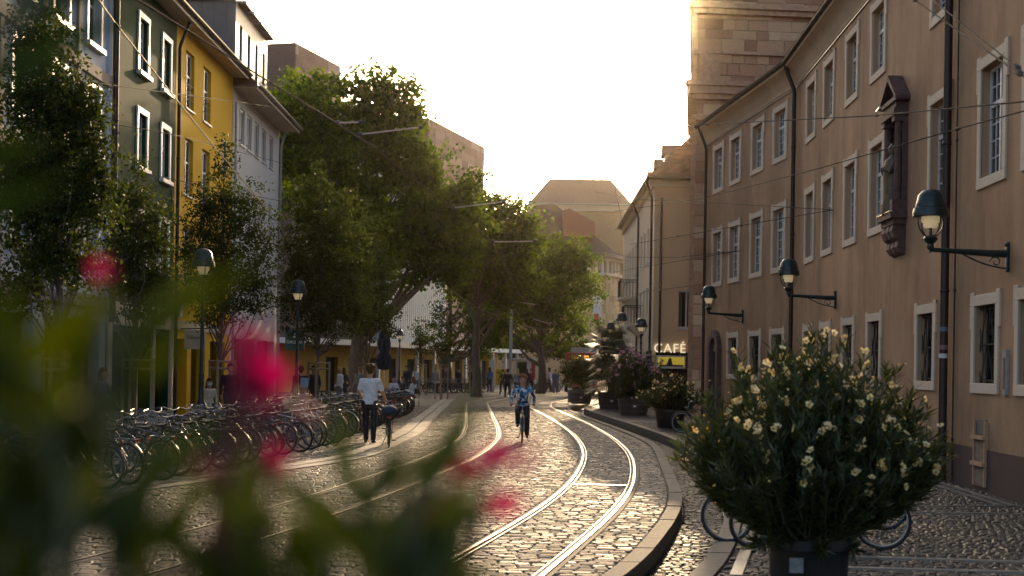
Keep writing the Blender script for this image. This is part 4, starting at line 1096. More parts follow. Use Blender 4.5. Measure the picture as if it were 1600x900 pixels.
eaves(green_r, 39.3, 46.8, LE, roofm=M_SEAM)
my = [o for o in col.objects if o.name == 'mustard_house'][0]
eaves(my, 46.8, 55.9, LE, roofm=M_SEAM); eaves(white_r, 55.9, 66.6, LE-0.35, over=0.95, gut=ZINC)
# dormer box on the white house: seamed metal, four slots
D0, D1, DT = 1.0, 8.2, 16.75      # along the wall (far end first), top height
W = WW
DB = Wall(W.P(D0, -0.45, 0)[:2], W.P(D1, -0.45, 0)[:2])
slots = [(0.55 + k*1.75, 1.15 + k*1.75, LE+0.7, DT-0.75, 0.35) for k in range(4)]
mb = MB(); DB.face(mb, 0, DB.L, LE-0.2, DT, slots, m=0)
mb.quad(DB.P(DB.L,0,LE-0.2), DB.P(DB.L,-7,LE-0.2), DB.P(DB.L,-7,DT), DB.P(DB.L,0,DT)); mb.quad(DB.P(0,0,LE-0.2), DB.P(0,-7,LE-0.2), DB.P(0,-7,DT), DB.P(0,0,DT)); mb.quad(DB.P(0,0,DT), DB.P(0,-7,DT), DB.P(DB.L,-7,DT), DB.P(DB.L,0,DT))
dm = mb.build('dormer', M_SEAM, white_r)
for s_ in slots: DB.box(MB(), s_[0], s_[1], -0.34, -0.30, s_[2], s_[3]).build('pane', GLASS, dm)
for k in range(4):
    u = k*1.75; DB.box(MB(), u+0.15, u+1.6, -0.3, 0.35, DT+0.001, DT+0.12).build('dormer_cap', M_SEAM, dm)
for k in range(14):
    DB.box(MB(), DB.L+0.001, DB.L+0.03, -0.4-k*0.5, -0.37-k*0.5, LE, DT).build('seam', M_SEAM, dm)
DB.box(MB(), -0.1, DB.L+0.12, -7, 0.02, DT+0.002, DT+0.09).build('roof_edge', M_SEAM, dm)
# upper attic of the green and mustard houses: a metal mansard slope with roof windows
for (r_, y0, y1) in ((green_r, 39.6, 46.6),):
    W2 = Wall((XF(y1), y1), (XF(y0), y0))
    for u in (1.2, 3.4): 
        W2.box(MB(), u-0.6, u+0.6, -1.6, -0.2, LE+0.55, LE+2.2).build('dormer', M_SEAM, r_)
        W2.box(MB(), u-0.42, u+0.42, -0.195, -0.17, LE+0.8, LE+1.95).build('pane', GLASS, r_)

# ------------------------------------------------------------------ far side of the square
M_BLOCKS = varmat('banded sandstone slabs', [(0.0,(0.22,0.115,0.08)),(1.0,(0.55,0.38,0.28)),(0.35,(0.34,0.19,0.135)),(0.7,(0.44,0.275,0.20))], rough=(0.7,0.9), bump=0.3, bscale=6, spec=0.25)
M_CONCL = plaster('light concrete', (0.55,0.54,0.51), (0.42,0.41,0.39), 0.4)
dA, dB = Vector((-15.2,98.0,0)), Vector((-3.05,141.0,0))
DS = Wall(dB[:2], dA[:2])       # outside (towards us) on the left
lib = root('museum_block', 'tall sandstone slab building rising behind the big green trees', 'building', (-14,128,0))
H = 23.6
def slab(W, u0, u1, z0, z1, parent, seed, hs=0.78, ls=(1.2,1.9,2.6), vis=None):
    rg = random.Random(seed); z = z0
    while z < z1 - 0.05:
        h = min(hs, z1 - z); u = u0 - rg.uniform(0, 1)
        while u < u1:
            l = rg.choice(ls); a, b_ = max(u, u0), min(u+l, u1)
            if b_ - a > 0.1 and (vis is None or vis(a, b_, z)):
                k = ('s', round(b_-a,1), round(h,2))
                if k not in BL:
                    m_ = MB().box(0.012, k[1]-0.012, -0.05, 0.0, 0.010, h-0.010); me = m_.mesh('stone slab', M_BLOCKS); at_ = me.attributes.new('var','FLOAT','FACE'); at_.data.foreach_set('value', [0.0]*len(me.polygons)); BL[k] = me
                obj('stone_slab', BL[k], parent, W.P(a, rg.uniform(-0.006,0.01), z) - parent.location, (0,0,W.ang))
            u += l
        z += h
mb = MB(); d = -0.06
u1 = DS.hit(668, 300)[0]      # front block reaches from the corner to here
mb.quad(DS.P(0,d,0), DS.P(u1,d,0), DS.P(u1,d,H), DS.P(0,d,H)); mb.quad(DS.P(0,d,0), DS.P(0,-22,0), DS.P(0,-22,H), DS.P(0,d,H)); mb.quad(DS.P(u1,d,0), DS.P(u1,-22,0), DS.P(u1,-22,H), DS.P(u1,d,H)); mb.quad(DS.P(0,d,H), DS.P(u1,d,H), DS.P(u1,-22,H), DS.P(0,-22,H))
mb.build('core', mat('slab backing', (0.16,0.10,0.08), 0.9), lib)
slab(DS, 0, u1, 3.4, H, lib, 5)
# set-back pale top and the far left tower of the same building
u2 = DS.hit(640, 300)[0]; ub = DS.hit(532, 110)[0]; uc = DS.hit(462, 110)[0]
DS.box(MB(), u1+0.01, ub, -12, -1.4, 3.3, H-1.4).build('set_back', M_CONCL, lib)
for k in range(4): DS.box(MB(), u1+0.4, u1+4.0, -1.39, -1.36, H-2.2-k*0.35, H-2.05-k*0.35).build('louvre', BRONZE, lib)
DS.box(MB(), ub, uc, -10, -0.06, 0, H+0.4).build('core', MATS['slab backing'], lib)
slab(DS, ub, uc, 19.3, H+0.4, lib, 6)
MB().tube([DS.P(u1-0.4,-1,H), DS.P(u1-0.4,-1,H+0.7)], 0.05, 5).build('roof_mast', BRONZE, lib)
# ribbed pale metal facade and the yellow arcade under a canopy
rib = root('ribbed_pavilion', 'low building with pale vertical ribs above a yellow wall and white canopy', 'building', (-9,112,0))
PV = Wall(DS.P(-1.5, 3.0, 0)[:2], DS.P(DS.L+6, 3.0, 0)[:2])
ra, rbx = PV.hit(694, 500)[0], PV.hit(600, 500)[0]
PV.box(MB(), ra, rbx, -2.4, -0.12, 3.6, 9.3).build('core', mat('grey-blue cladding', (0.34,0.38,0.40), 0.6, var=0.1), rib)
RBM = MB().box(-0.09, 0.09, -0.12, 0.16, 0, 5.3).box(-0.11, 0.11, -0.12, 0.19, 5.3, 5.72).mesh('rib', mat('pale metal ribs', (0.60,0.66,0.68), 0.5, 0.1, 0.1))
u = ra + 0.15
while u < rbx: obj('rib', RBM, rib, PV.P(u, 0, 3.62) - rib.location, (0,0,PV.ang)); u += 0.48
M_ARC = plaster('warm yellow wall', (0.56,0.36,0.10), (0.40,0.25,0.08), 0.4)
bays = [(3.0 + k*4.2, 5.2 + k*4.2, 0.0, 2.4, 0.3) for k in range(10)]
mb = MB(); PV.face(mb, 0, PV.L, 0, 3.2, bays, d=-1.8, m=0); mb.build('wall', M_ARC, rib)
for b_ in bays: PV.box(MB(), b_[0]-.05, b_[1]+.05, -2.6, -2.12, 0, 2.45).build('room', DARK, rib)
PV.box(MB(), -0.5, PV.L, -1.9, 0.9, 3.22, 3.58).build('canopy', mat('white canopy edge', (0.62,0.60,0.55), 0.6, var=0.1), rib)
for k in range(11): PV.box(MB(), 1.0+k*4.2-0.12, 1.0+k*4.2+0.12, 0.4, 0.64, 0, 3.22).build('post', WHITEPAINT, rib)

# theatre at the end of the street
M_THST = varmat('theatre sandstone', [(0.0,(0.42,0.28,0.14)),(1.0,(0.64,0.46,0.27)),(0.5,(0.54,0.37,0.205))], rough=(0.8,0.95), bump=0.3, bscale=8, spec=0.2)
M_THR = mat('brown slate roof', (0.12,0.066,0.042), 0.85, var=0.3, scale=4, bump=0.4, bscale=14)
th = root('theatre', 'distant sandstone theatre with brown hipped roofs at the street end', 'building', (9,190,0))
Yt = 178.0
def tp(x, y, Y=Yt): return at(x, y, Y)
zE = tp(900, 318).z; zR = tp(900, 265).z; zb = 0
xl, xr = tp(826, 318).x, tp(988, 318).x; rl, rr = tp(862, 265).x, tp(962, 265).x
mb = MB(); mb.add([(xl,Yt,zE),(xr,Yt,zE),(xr,Yt+22,zE),(xl,Yt+22,zE),(rl,Yt+9,zR),(rr,Yt+9,zR),(rr,Yt+13,zR),(rl,Yt+13,zR)], [(0,1,5,4),(1,2,6,5),(2,3,7,6),(3,0,4,7),(4,5,6,7),(3,2,1,0)]); mb.build('roof', M_THR, th)
MB().box(xl+0.6, xr-0.6, Yt+0.7, Yt+21, 0, zE-0.9).build('wall', M_THST, th)
MB().box(xl+0.3, xr-0.3, Yt+0.3, Yt+21.4, zE-0.9, zE-0.15).build('cornice', M_CREAM, th)
MB().box(xl-0.1, xr+0.1, Yt-0.1, Yt+22, zE-0.148, zE-0.002).build('gutter', mat('green copper', (0.30,0.40,0.33), 0.6), th)
lb = MB()
TH = Wall((tp(990,330).x, Yt+0.66), (tp(850,330).x, Yt+0.66))
# curved front hall
cxh, cyh = tp(852, 420, 176).x, 179.0; Rh = 9.4
zD0, zD1, zD2 = tp(950, 427, 168).z, tp(950, 402, 168).z, tp(900, 326, 176).z
mb = MB(); n = 28
angs = [math.pi * (1.0 + i / n) for i in range(n + 1)]
pt = lambda a, r_, z: (cxh + r_*math.cos(a), cyh + r_*math.sin(a), z)
drum = MB()
for i in range(n): drum.quad(pt(angs[i],Rh,0), pt(angs[i+1],Rh,0), pt(angs[i+1],Rh,zD0), pt(angs[i],Rh,zD0))
drum.build('hall_wall', M_THST, th)
for z, hh, p in ((zD0, 0.35, 0.35), (zD1-0.05, 0.4, 0.5)):
    q = MB()
    for i in range(n): q.add([pt(angs[i],Rh+p,z), pt(angs[i+1],Rh+p,z), pt(angs[i+1],Rh+p,z+hh), pt(angs[i],Rh+p,z+hh), pt(angs[i],Rh-.4,z), pt(angs[i+1],Rh-.4,z), pt(angs[i+1],Rh-.4,z+hh), pt(angs[i],Rh-.4,z+hh)], [(0,1,2,3),(3,2,6,7),(0,4,5,1)])
    q.build('cornice', M_CREAM, th)
for i in range(n):
    q = MB(); a0, a1 = angs[i], angs[i+1]; am = a0 + (a1-a0)*0.42
    q.add([pt(a0,Rh+.1,zD0+.35), pt(am,Rh+.1,zD0+.35), pt(am,Rh+.1,zD1), pt(a0,Rh+.1,zD1), pt(a0,Rh-.4,zD0+.35), pt(am,Rh-.4,zD0+.35), pt(am,Rh-.4,zD1), pt(a0,Rh-.4,zD1)], [(0,1,2,3),(0,3,7,4),(1,5,6,2)]); q.build('pier', M_CREAM, th)
    q = MB(); q.quad(pt(am,Rh-.35,zD0+.35), pt(a1,Rh-.35,zD0+.35), pt(a1,Rh-.35,zD1), pt(am,Rh-.35,zD1)); q.build('pane', GLASS, th)
cone = MB()
for i in range(n): cone.quad(pt(angs[i],Rh+0.9,zD1+0.3), pt(angs[i+1],Rh+0.9,zD1+0.3), pt(angs[i+1],1.5,zD2+0.6), pt(angs[i],1.5,zD2+0.6))
cone.build('hall_roof', M_THR, th)
# red gable beside the hall roof
p = tp(905, 348, 172); m_ = MB(); m_.prism([(-1.9,-1.6),(1.9,-1.6),(1.9,0.1),(-1.2,1.7),(-1.9,1.5)], 0, 5, lambda q, t: (p.x+q[0], p.y+t, p.z+q[1])); m_.build('stair_gable', mat('red brick gable', (0.25,0.085,0.05), 0.8, var=0.3, scale=6), th)
# courses of blocks on the hall wall that faces us
rg = random.Random(9)
for zz in np.arange(4, zD0-0.3, 0.75):
    for i in range(6, n):
        a0, a1 = angs[i], angs[i+1]; sh_ = rg.uniform(0.2, 0.8)
        if pt(a0, Rh, 0)[0] < tp(915, 480, 170).x: continue
        for (s0, s1) in ((0.0, sh_), (sh_, 1.0)):
            b0, b1 = a0+(a1-a0)*s0, a0+(a1-a0)*s1; q = MB(); e = 0.0012
            q.add([pt(b0+e,Rh+.03,zz+.02), pt(b1-e,Rh+.03,zz+.02), pt(b1-e,Rh+.03,zz+.73), pt(b0+e,Rh+.03,zz+.73), pt(b0,Rh,zz), pt(b1,Rh,zz), pt(b1,Rh,zz+.75), pt(b0,Rh,zz+.75)], [(0,1,2,3),(4,5,1,0),(5,6,2,1),(6,7,3,2),(7,4,0,3)])
            q.build('stone_block', M_THST, th)
# banner
bp_ = tp(933, 486, 163.5); m_ = MB(); m_.box(bp_.x-0.5, bp_.x+0.5, bp_.y-.05, bp_.y+.05, tp(933,509,163.5).z, tp(933,463,163.5).z); bn = m_.build('banner', WHITEPAINT, th)
m_ = MB(); m_.box(bp_.x-0.34, bp_.x+0.2, bp_.y-.07, bp_.y-.051, tp(933,507,163.5).z, tp(933,490,163.5).z); m_.build('red_print', mat('red print', (0.5,0.07,0.04), 0.6, var=0.4, scale=4), bn)
# houses closing the square far behind the trees
for i, (x0, x1, yt, Y, c, lab) in enumerate(((700, 905, 480, 200, (0.40,0.33,0.25), 'low tan building closing the square behind the trees'),)):
    a, b_ = at(x0, yt, Y), at(x1, yt, Y)
    hr = root('far_building', lab, 'building', ((a.x+b_.x)/2, Y, 0))
    Wf = Wall((b_.x, Y), (a.x, Y)); ops = [(u, u+1.2, z, z+1.8, 0.2) for u in np.arange(1, Wf.L-2, 2.6) for z in (1.0, 4.4, 7.4) if z+2 < a.z]
    mb = MB(); Wf.face(mb, 0, Wf.L, 0, a.z, ops); mb.build('wall', plaster('far wall %d' % i, c, tuple(x*.7 for x in c), 0.4), hr)
    for o_ in ops: Wf.box(MB(), o_[0], o_[1], -0.3, -0.15, o_[2], o_[3]).build('window', GLASS, hr)
    MB().prism([(-0.6, a.z+0.01), (4, a.z+4), (8, a.z+0.01)], a.x-.4, b_.x+.4, lambda p, t: (t, Y+p[0], p[1])).build('roof', M_THR, hr)
# ------------------------------------------------------------------ vegetation
L_BIG = leafmat('plane tree leaves', (0.010,0.028,0.004), (0.080,0.125,0.010), 0.5, 0.6, 0.15)
L_YOUNG = leafmat('young tree leaves', (0.010,0.021,0.005), (0.055,0.072,0.012), 0.42, 0.6, 0.12)
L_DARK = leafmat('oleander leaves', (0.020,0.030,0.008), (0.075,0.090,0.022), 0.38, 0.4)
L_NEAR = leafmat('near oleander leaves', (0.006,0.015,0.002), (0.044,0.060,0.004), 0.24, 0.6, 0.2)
L_FLY = leafmat('pale yellow petals', (0.75,0.45,0.08), (0.92,0.80,0.46), 0.35, 0.6)
L_FLP = leafmat('pink petals', (0.30,0.11,0.20), (0.60,0.36,0.46), 0.35, 0.6)
L_FLM = leafmat('magenta petals', (0.22,0.003,0.030), (0.40,0.008,0.055), 0.22, 0.6, 0.2)
BARK = mat('grey brown bark', (0.10,0.075,0.055), 0.9, var=0.45, scale=7, stretch=(1,1,0.3), bump=0.8, bscale=25)
BARKY = mat('young smooth bark', (0.12,0.095,0.075), 0.85, var=0.35, scale=10, stretch=(1,1,0.3), bump=0.5, bscale=40)
STAKE = mat('round wooden stakes', (0.27,0.19,0.12), 0.8, var=0.3, scale=5, stretch=(1,1,0.2))
M_BARREL = mat('dark barrel staves', (0.055,0.040,0.032), 0.65, var=0.35, scale=6, stretch=(1,1,0.2), bump=0.3)
M_HOOP = mat('barrel hoops', (0.10,0.09,0.085), 0.5, 0.6, 0.2)
M_TUB = mat('black plastic tub', (0.012,0.012,0.012), 0.45, var=0.3, scale=8)

def rand_dirs(n, rg):
    v = rg.normal(size=(n,3)); return v / np.linalg.norm(v, axis=1, keepdims=True)
def leaf_quads(C, D, Nn, L, Wd):
    """rhombic leaves: centre C, direction D, approximate normal Nn, length L, width Wd; slightly folded"""
    S = np.cross(D, Nn); S /= np.maximum(np.linalg.norm(S, axis=1, keepdims=True), 1e-6)
    N2 = np.cross(S, D)
    L = L[:,None]; Wd = Wd[:,None]
    a = C - D*L*0.5; b = C + S*Wd*0.5 + N2*Wd*0.12 - D*L*0.06; c = C + D*L*0.5 - N2*L*0.06; d = C - S*Wd*0.5 + N2*Wd*0.12 - D*L*0.06
    return np.stack([a, b, c, d], 1)
def crown_points(blobs, n, clump, rg, inner=0.45):
    """leaf centres gathered in clumps through a set of ellipsoids (x,y,z,rx,ry,rz)"""
    B = np.array(blobs); vol = B[:,3]*B[:,4]*B[:,5]; pr = vol**0.8; pr /= pr.sum()
    nc = max(1, int(n / clump)); ib = rg.choice(len(B), nc, p=pr)
    d = rand_dirs(nc, rg); rad = inner + (1.16 - inner) * rg.uniform(0, 1, nc)**0.7
    rad *= 1 + 0.2*np.sin(d[:,0]*7 + ib) * np.sin(d[:,2]*6 + 2*ib)
    cc = B[ib,:3] + d * rad[:,None] * B[ib,3:6]
    sg = rg.uniform(0.6, 1.3, nc)
    k = rg.integers(0, nc, n)
    return cc, k, sg, cc[k]
def crown(name, blobs, n, clump, csize, leaf, ratio, material, parent, seed, off, inner=0.45):
    rg = np.random.default_rng(seed)
    cc, k, sg, base = crown_points(blobs, n, clump, rg, inner)
    g_ = rg.normal(size=(n,3)) * np.array([1,1,0.6]) * (csize * sg[k])[:,None]
    C = base + g_
    D = rand_dirs(n, rg); D[:,2] -= 0.35; D /= np.linalg.norm(D, axis=1, keepdims=True)
    Nn = rand_dirs(n, rg); Nn[:,2] += 0.9
    L = leaf * rg.uniform(0.65, 1.3, n)
    tone = np.clip(rg.normal(0.45, 0.2, n) + 0.6*(rg.uniform(0,1,len(cc))[k]-0.5), 0, 1)
    V = leaf_quads(C - np.array(off), D, Nn, L, L*ratio)
    return obj(name, quads_mesh(name, V, tone, material), parent), cc
def limbs(mb, base, top, r0, targets, rg, r1f=0.25, lean=0.3):
    """trunk to the top, limbs to the targets"""
    base, top = Vector(base), Vector(top); n = 7
    pts = [base.lerp(top, i/n) + Vector((rg.uniform(-1,1), rg.uniform(-1,1), 0)) * r0 * 0.5 * (i > 0) for i in range(n+1)]
    mb.tube([base + Vector((0,0,-0.03))] + pts, [r0*1.45] + [r0*(1.15 if i == 0 else 1) * (1 - (1-r1f)*i/n) for i in range(n+1)], 9)
    for t in targets:
        t = Vector(t); f = min(0.95, max(0.25, (t.z - base.z) / max(0.1, top.z - base.z) - lean * rg.uniform(0.6, 1.3)))
        s = base.lerp(top, f); r = r0 * (1 - (1-r1f)*f) * 0.55
        m1 = s.lerp(t, 0.4) + Vector((0,0,-0.06*(t-s).length)) + Vector((rg.uniform(-1,1), rg.uniform(-1,1), rg.uniform(-.5,.5))) * 0.07 * (t-s).length
        m2 = s.lerp(t, 0.75) + Vector((rg.uniform(-1,1), rg.uniform(-1,1), rg.uniform(-.5,.5))) * 0.06 * (t-s).length
        mb.tube([s, m1, m2, t], [r, r*0.75, r*0.5, r*0.2], 6)
def tree(name, label, loc, blobs, h_trunk, r0, n, clump, csize, leaf, ratio, lm, seed, bark=BARK, ntarg=26, group=None, inner=0.45):
    r = root(name, label, 'tree', loc, group)
    ab = [(loc[0]+b[0], loc[1]+b[1], b[2], b[3], b[4], b[5]) for b in blobs]
    o, cc = crown('crown', ab, n, clump, csize, leaf, ratio, lm, r, seed, loc, inner)
    rg = random.Random(seed)
    tg = [tuple(cc[i]) for i in rg.sample(range(len(cc)), min(ntarg, len(cc)))]
    mb = MB(); limbs(mb, (loc[0], loc[1], 0), (loc[0], loc[1], h_trunk), r0, tg, rg)
    mb.build('trunk', bark, r, smooth=True)
    return r
def px_blobs(Y0, items, loc):
    """(x, y, rx px, ry px, depth offset) -> ellipsoids relative to loc"""
    out = []
    for (x, y, rx, ry, dy) in items:
        Y = Y0 + dy; p = at(x, y, Y); s = Y / F
        out.append((p.x - loc[0], p.y - loc[1], p.z, rx*s, min(rx, ry)*s*1.0, ry*s))
    return out
# big plane trees of the square
def big(label, Y, bx, items, h, r0, n, seed, leaf=0.25, csize=0.38):
    p = at(bx, 560, Y); loc = (p.x, Y, 0)
    return tree('plane_tree', label, loc, px_blobs(Y, items, loc), h, r0, n, 40, csize, leaf, 0.75, L_BIG, seed, ntarg=44, group='big plane trees on the square', inner=0.35)
big('largest plane tree, its crown rising beside the white house', 74, 560,
    [(470,185,58,62,2),(520,165,70,50,0),(590,160,62,48,-1),(622,185,40,40,0),(480,260,70,60,1),(560,250,80,60,-1),(625,255,55,45,0),(520,340,85,60,0),(610,345,85,60,-2),(680,300,60,45,0),(720,330,45,45,1),(570,400,60,45,2),(650,400,72,46,-1),(705,390,50,48,0),(690,425,36,26,-1)], 11.0, 0.42, 46000, 101)
big('plane tree in the middle with branches hanging over the square', 88, 745,
    [(740,330,45,36,0),(785,328,40,24,0),(818,345,30,28,0),(760,390,62,44,-1),(805,390,42,44,0),(740,430,50,40,0),(790,440,50,45,1)], 8.5, 0.34, 20000, 102)
big('plane tree with the visible brown trunk near the kiosk', 103, 845,
    [(870,395,42,34,0),(905,410,26,32,0),(835,420,46,44,0),(890,455,42,44,-1),(820,480,56,44,0),(880,505,44,34,0),(770,480,40,50,1),(850,450,50,50,1),(770,520,30,24,0)], 8.0, 0.34, 22000, 103)
big('plane tree behind the ribbed pavilion, mostly hidden', 112, 700, [(660,330,60,50,0),(700,370,50,60,0),(745,470,40,50,0),(760,520,30,36,0)], 9, 0.3, 9000, 104, leaf=0.3)
for i, (bx, Y, items, lab) in enumerate(((880, 150, [(800,540,34,16,0),(760,545,30,16,0),(905,548,30,18,0),(850,540,24,14,0)], 'low sunlit trees far behind the kiosk'),)):
    for j, (it, w_) in enumerate(zip(items, ('left of the kiosk', 'leftmost beyond the arcade', 'behind the tram', 'behind the big trunk'))):
        big('low sunlit tree far off, ' + w_, Y, it[0], [it], 2.6, 0.14, 1400, 150+j, leaf=0.35)
# young street trees in front of the shop houses
def young(label, Y, bx, items, h, n, seed, leaf=0.085, csize=0.15, r0=0.055, stakes=True, lm=L_YOUNG, ntarg=40):
    p = at(bx, 560, Y); loc = (p.x, Y, 0)
    r = tree('street_tree', label, loc, px_blobs(Y, items, loc), h, r0, n, 22, csize, leaf, 0.6, lm, seed, BARKY, ntarg, 'young street trees along the shop pavement', inner=0.15)
    if stakes:
        q = []
        for k in range(3):
            a = k*2.094 + 0.5; c = (loc[0] + 0.42*math.cos(a), loc[1] + 0.42*math.sin(a)); q.append(c)
            MB().tube([(c[0], c[1], -0.02), (c[0], c[1], 2.0)], 0.04, 8).build('stake', STAKE, r, smooth=True)
        for z in (1.75, 1.95):
            for k in range(3):
                a, b_ = q[k], q[(k+1) % 3]; MB().tube([(a[0],a[1],z), (b_[0],b_[1],z)], 0.03, 6).build('crossbar', STAKE, r)
    return r
young('dark leafy street tree closest to the camera, before the pale house', 26, 92, [(60,150,55,90,0),(110,200,55,90,0),(140,280,36,60,0),(40,280,60,80,0),(90,330,70,60,0),(130,170,30,50,0),(150,330,30,40,0),(60,60,40,50,0.4),(60,400,60,50,0),(125,410,40,45,0),(30,460,40,40,0)], 7.6, 26000, 201, 0.095)
young('thin street tree before the green house', 33, 212, [(222,270,16,40,0),(205,325,36,40,0),(240,350,32,40,0),(215,390,45,40,0),(190,430,30,40,0),(245,440,36,40,0),(215,480,30,26,0)], 6.6, 7500, 202, 0.095)
young('street tree before the mustard house behind the lamp post', 41, 345, [(352,260,18,46,0),(330,330,42,50,0),(375,320,36,46,0),(345,390,58,50,0),(405,370,26,40,0),(300,410,26,50,0),(350,450,60,46,0),(405,450,30,46,0),(330,495,40,22,0)], 7.6, 15000, 203, 0.098)
young('dense street tree before the white house', 49, 497, [(495,295,24,40,0),(480,345,42,50,0),(525,350,46,55,0),(470,410,44,55,0),(530,420,60,60,0),(480,470,50,45,0),(545,480,46,44,0),(500,510,50,30,0)], 8.6, 26000, 204, 0.105)
young('street tree just beyond the dense one, above the folded umbrella', 57, 572, [(565,390,30,60,0),(590,440,30,50,0),(560,480,46,40,0),(590,500,32,30,0)], 7.0, 11000, 205, 0.115)
young('small tree before the ribbed facade', 82, 690, [(690,475,18,26,0),(695,515,26,30,0),(672,530,16,22,0),(700,540,26,16,0)], 5.0, 2600, 206, 0.14, 0.2)
young('small tree before the sandstone slab corner', 90, 657, [(655,520,11,20,0),(660,538,16,14,0)], 4.4, 1100, 207, 0.14, 0.2)
young('small tree beside the yellow arcade end', 95, 735, [(735,515,16,30,0),(745,540,22,20,0)], 4.8, 1500, 208, 0.15, 0.2)

# ---- planted tubs on the café pavement
def barrel(parent, c, rb_, rt, h, m=M_BARREL, hoops=True, n=20):
    for k in range(n):
        a0, a1 = 2*math.pi*(k+.03)/n, 2*math.pi*(k+.97)/n; q = MB()
        V = []
        for z, rr_ in ((0, rb_), (h*0.5, (rb_+rt)/2*1.03), (h, rt)):
            for a in (a0, a1): V.append((c[0]+rr_*math.cos(a), c[1]+rr_*math.sin(a), c[2]+z))
        for z, rr_ in ((h, rt-0.04), (h*0.55, rt-0.06)):
            for a in (a0, a1): V.append((c[0]+rr_*math.cos(a), c[1]+rr_*math.sin(a), c[2]+z))
        q.add(V, [(0,1,3,2),(2,3,5,4),(4,5,7,6),(6,7,9,8)]); q.build('stave', m, parent, fix=False)
    if hoops:
        for z in (0.18, 0.55, 0.85): 
            rr_ = rb_ + (rt-rb_)*z + 0.012
            MB().lathe([(rr_, h*z-0.025), (rr_+0.008, h*z-0.02), (rr_+0.008, h*z+0.02), (rr_, h*z+0.025)], 24, c).build('hoop', M_HOOP, parent, smooth=True)
    MB().lathe([(0.0, h*0.86), (rt-0.05, h*0.86)], 20, c).build('soil', mat('potting soil', (0.025,0.018,0.012), 0.95, var=0.4, scale=30), parent)
    MB().box(c[0]-0.06, c[0]+0.06, c[1]-rb_*1.12-0.02, c[1]-rb_*1.12, c[2]+h*0.42, c[2]+h*0.54).build('tag', WHITEPAINT, parent)
def shoots(C0, n_shoot, spread, height, rg, base_r=0.15, droop=0.15):
    """arching shoots from a pot: list of polylines"""
    out = []
    for i in range(n_shoot):
        a = rg.uniform(0, 2*math.pi); e = rg.uniform(0.0, 1.0)**0.65
        lop = 1 + 0.10*math.sin(3*a+1.0) + 0.07*math.sin(5*a)
        tip = np.array([C0[0] + lop*spread[0]*e*math.cos(a), C0[1] + lop*spread[1]*e*math.sin(a), C0[2] + height*(math.sqrt(max(0.05, 1 - (e*0.92)**2)))*rg.uniform(0.72, 1.03)])
        if rg.uniform() < 0.42: tip[2] = C0[2] + height*(rg.uniform(0.10 + 0.20*e, 0.6) if rg.uniform() < 0.9 else rg.uniform(0.0, 0.14))
        fz = 0.62 + 0.38*min(1.0, max(0.0, (tip[2]-C0[2])/(0.4*height))); tip[0] = C0[0] + (tip[0]-C0[0])*fz; tip[1] = C0[1] + (tip[1]-C0[1])*fz
        b = np.array([C0[0] + base_r*rg.uniform(-1,1), C0[1] + base_r*rg.uniform(-1,1), C0[2]])
        t = np.linspace(0, 1, 7)[:,None]
        ctrl = np.array([b[0] + (tip[0]-b[0])*0.75, b[1] + (tip[1]-b[1])*0.75, b[2] + max(0.02, (tip[2]-b[2])*0.35)])
        mid = b*(1-t)**2 + 2*ctrl*t*(1-t) + tip*t*t; mid += rg.normal(size=mid.shape)*0.012*t*spread[0]
        out.append(mid)
    return out
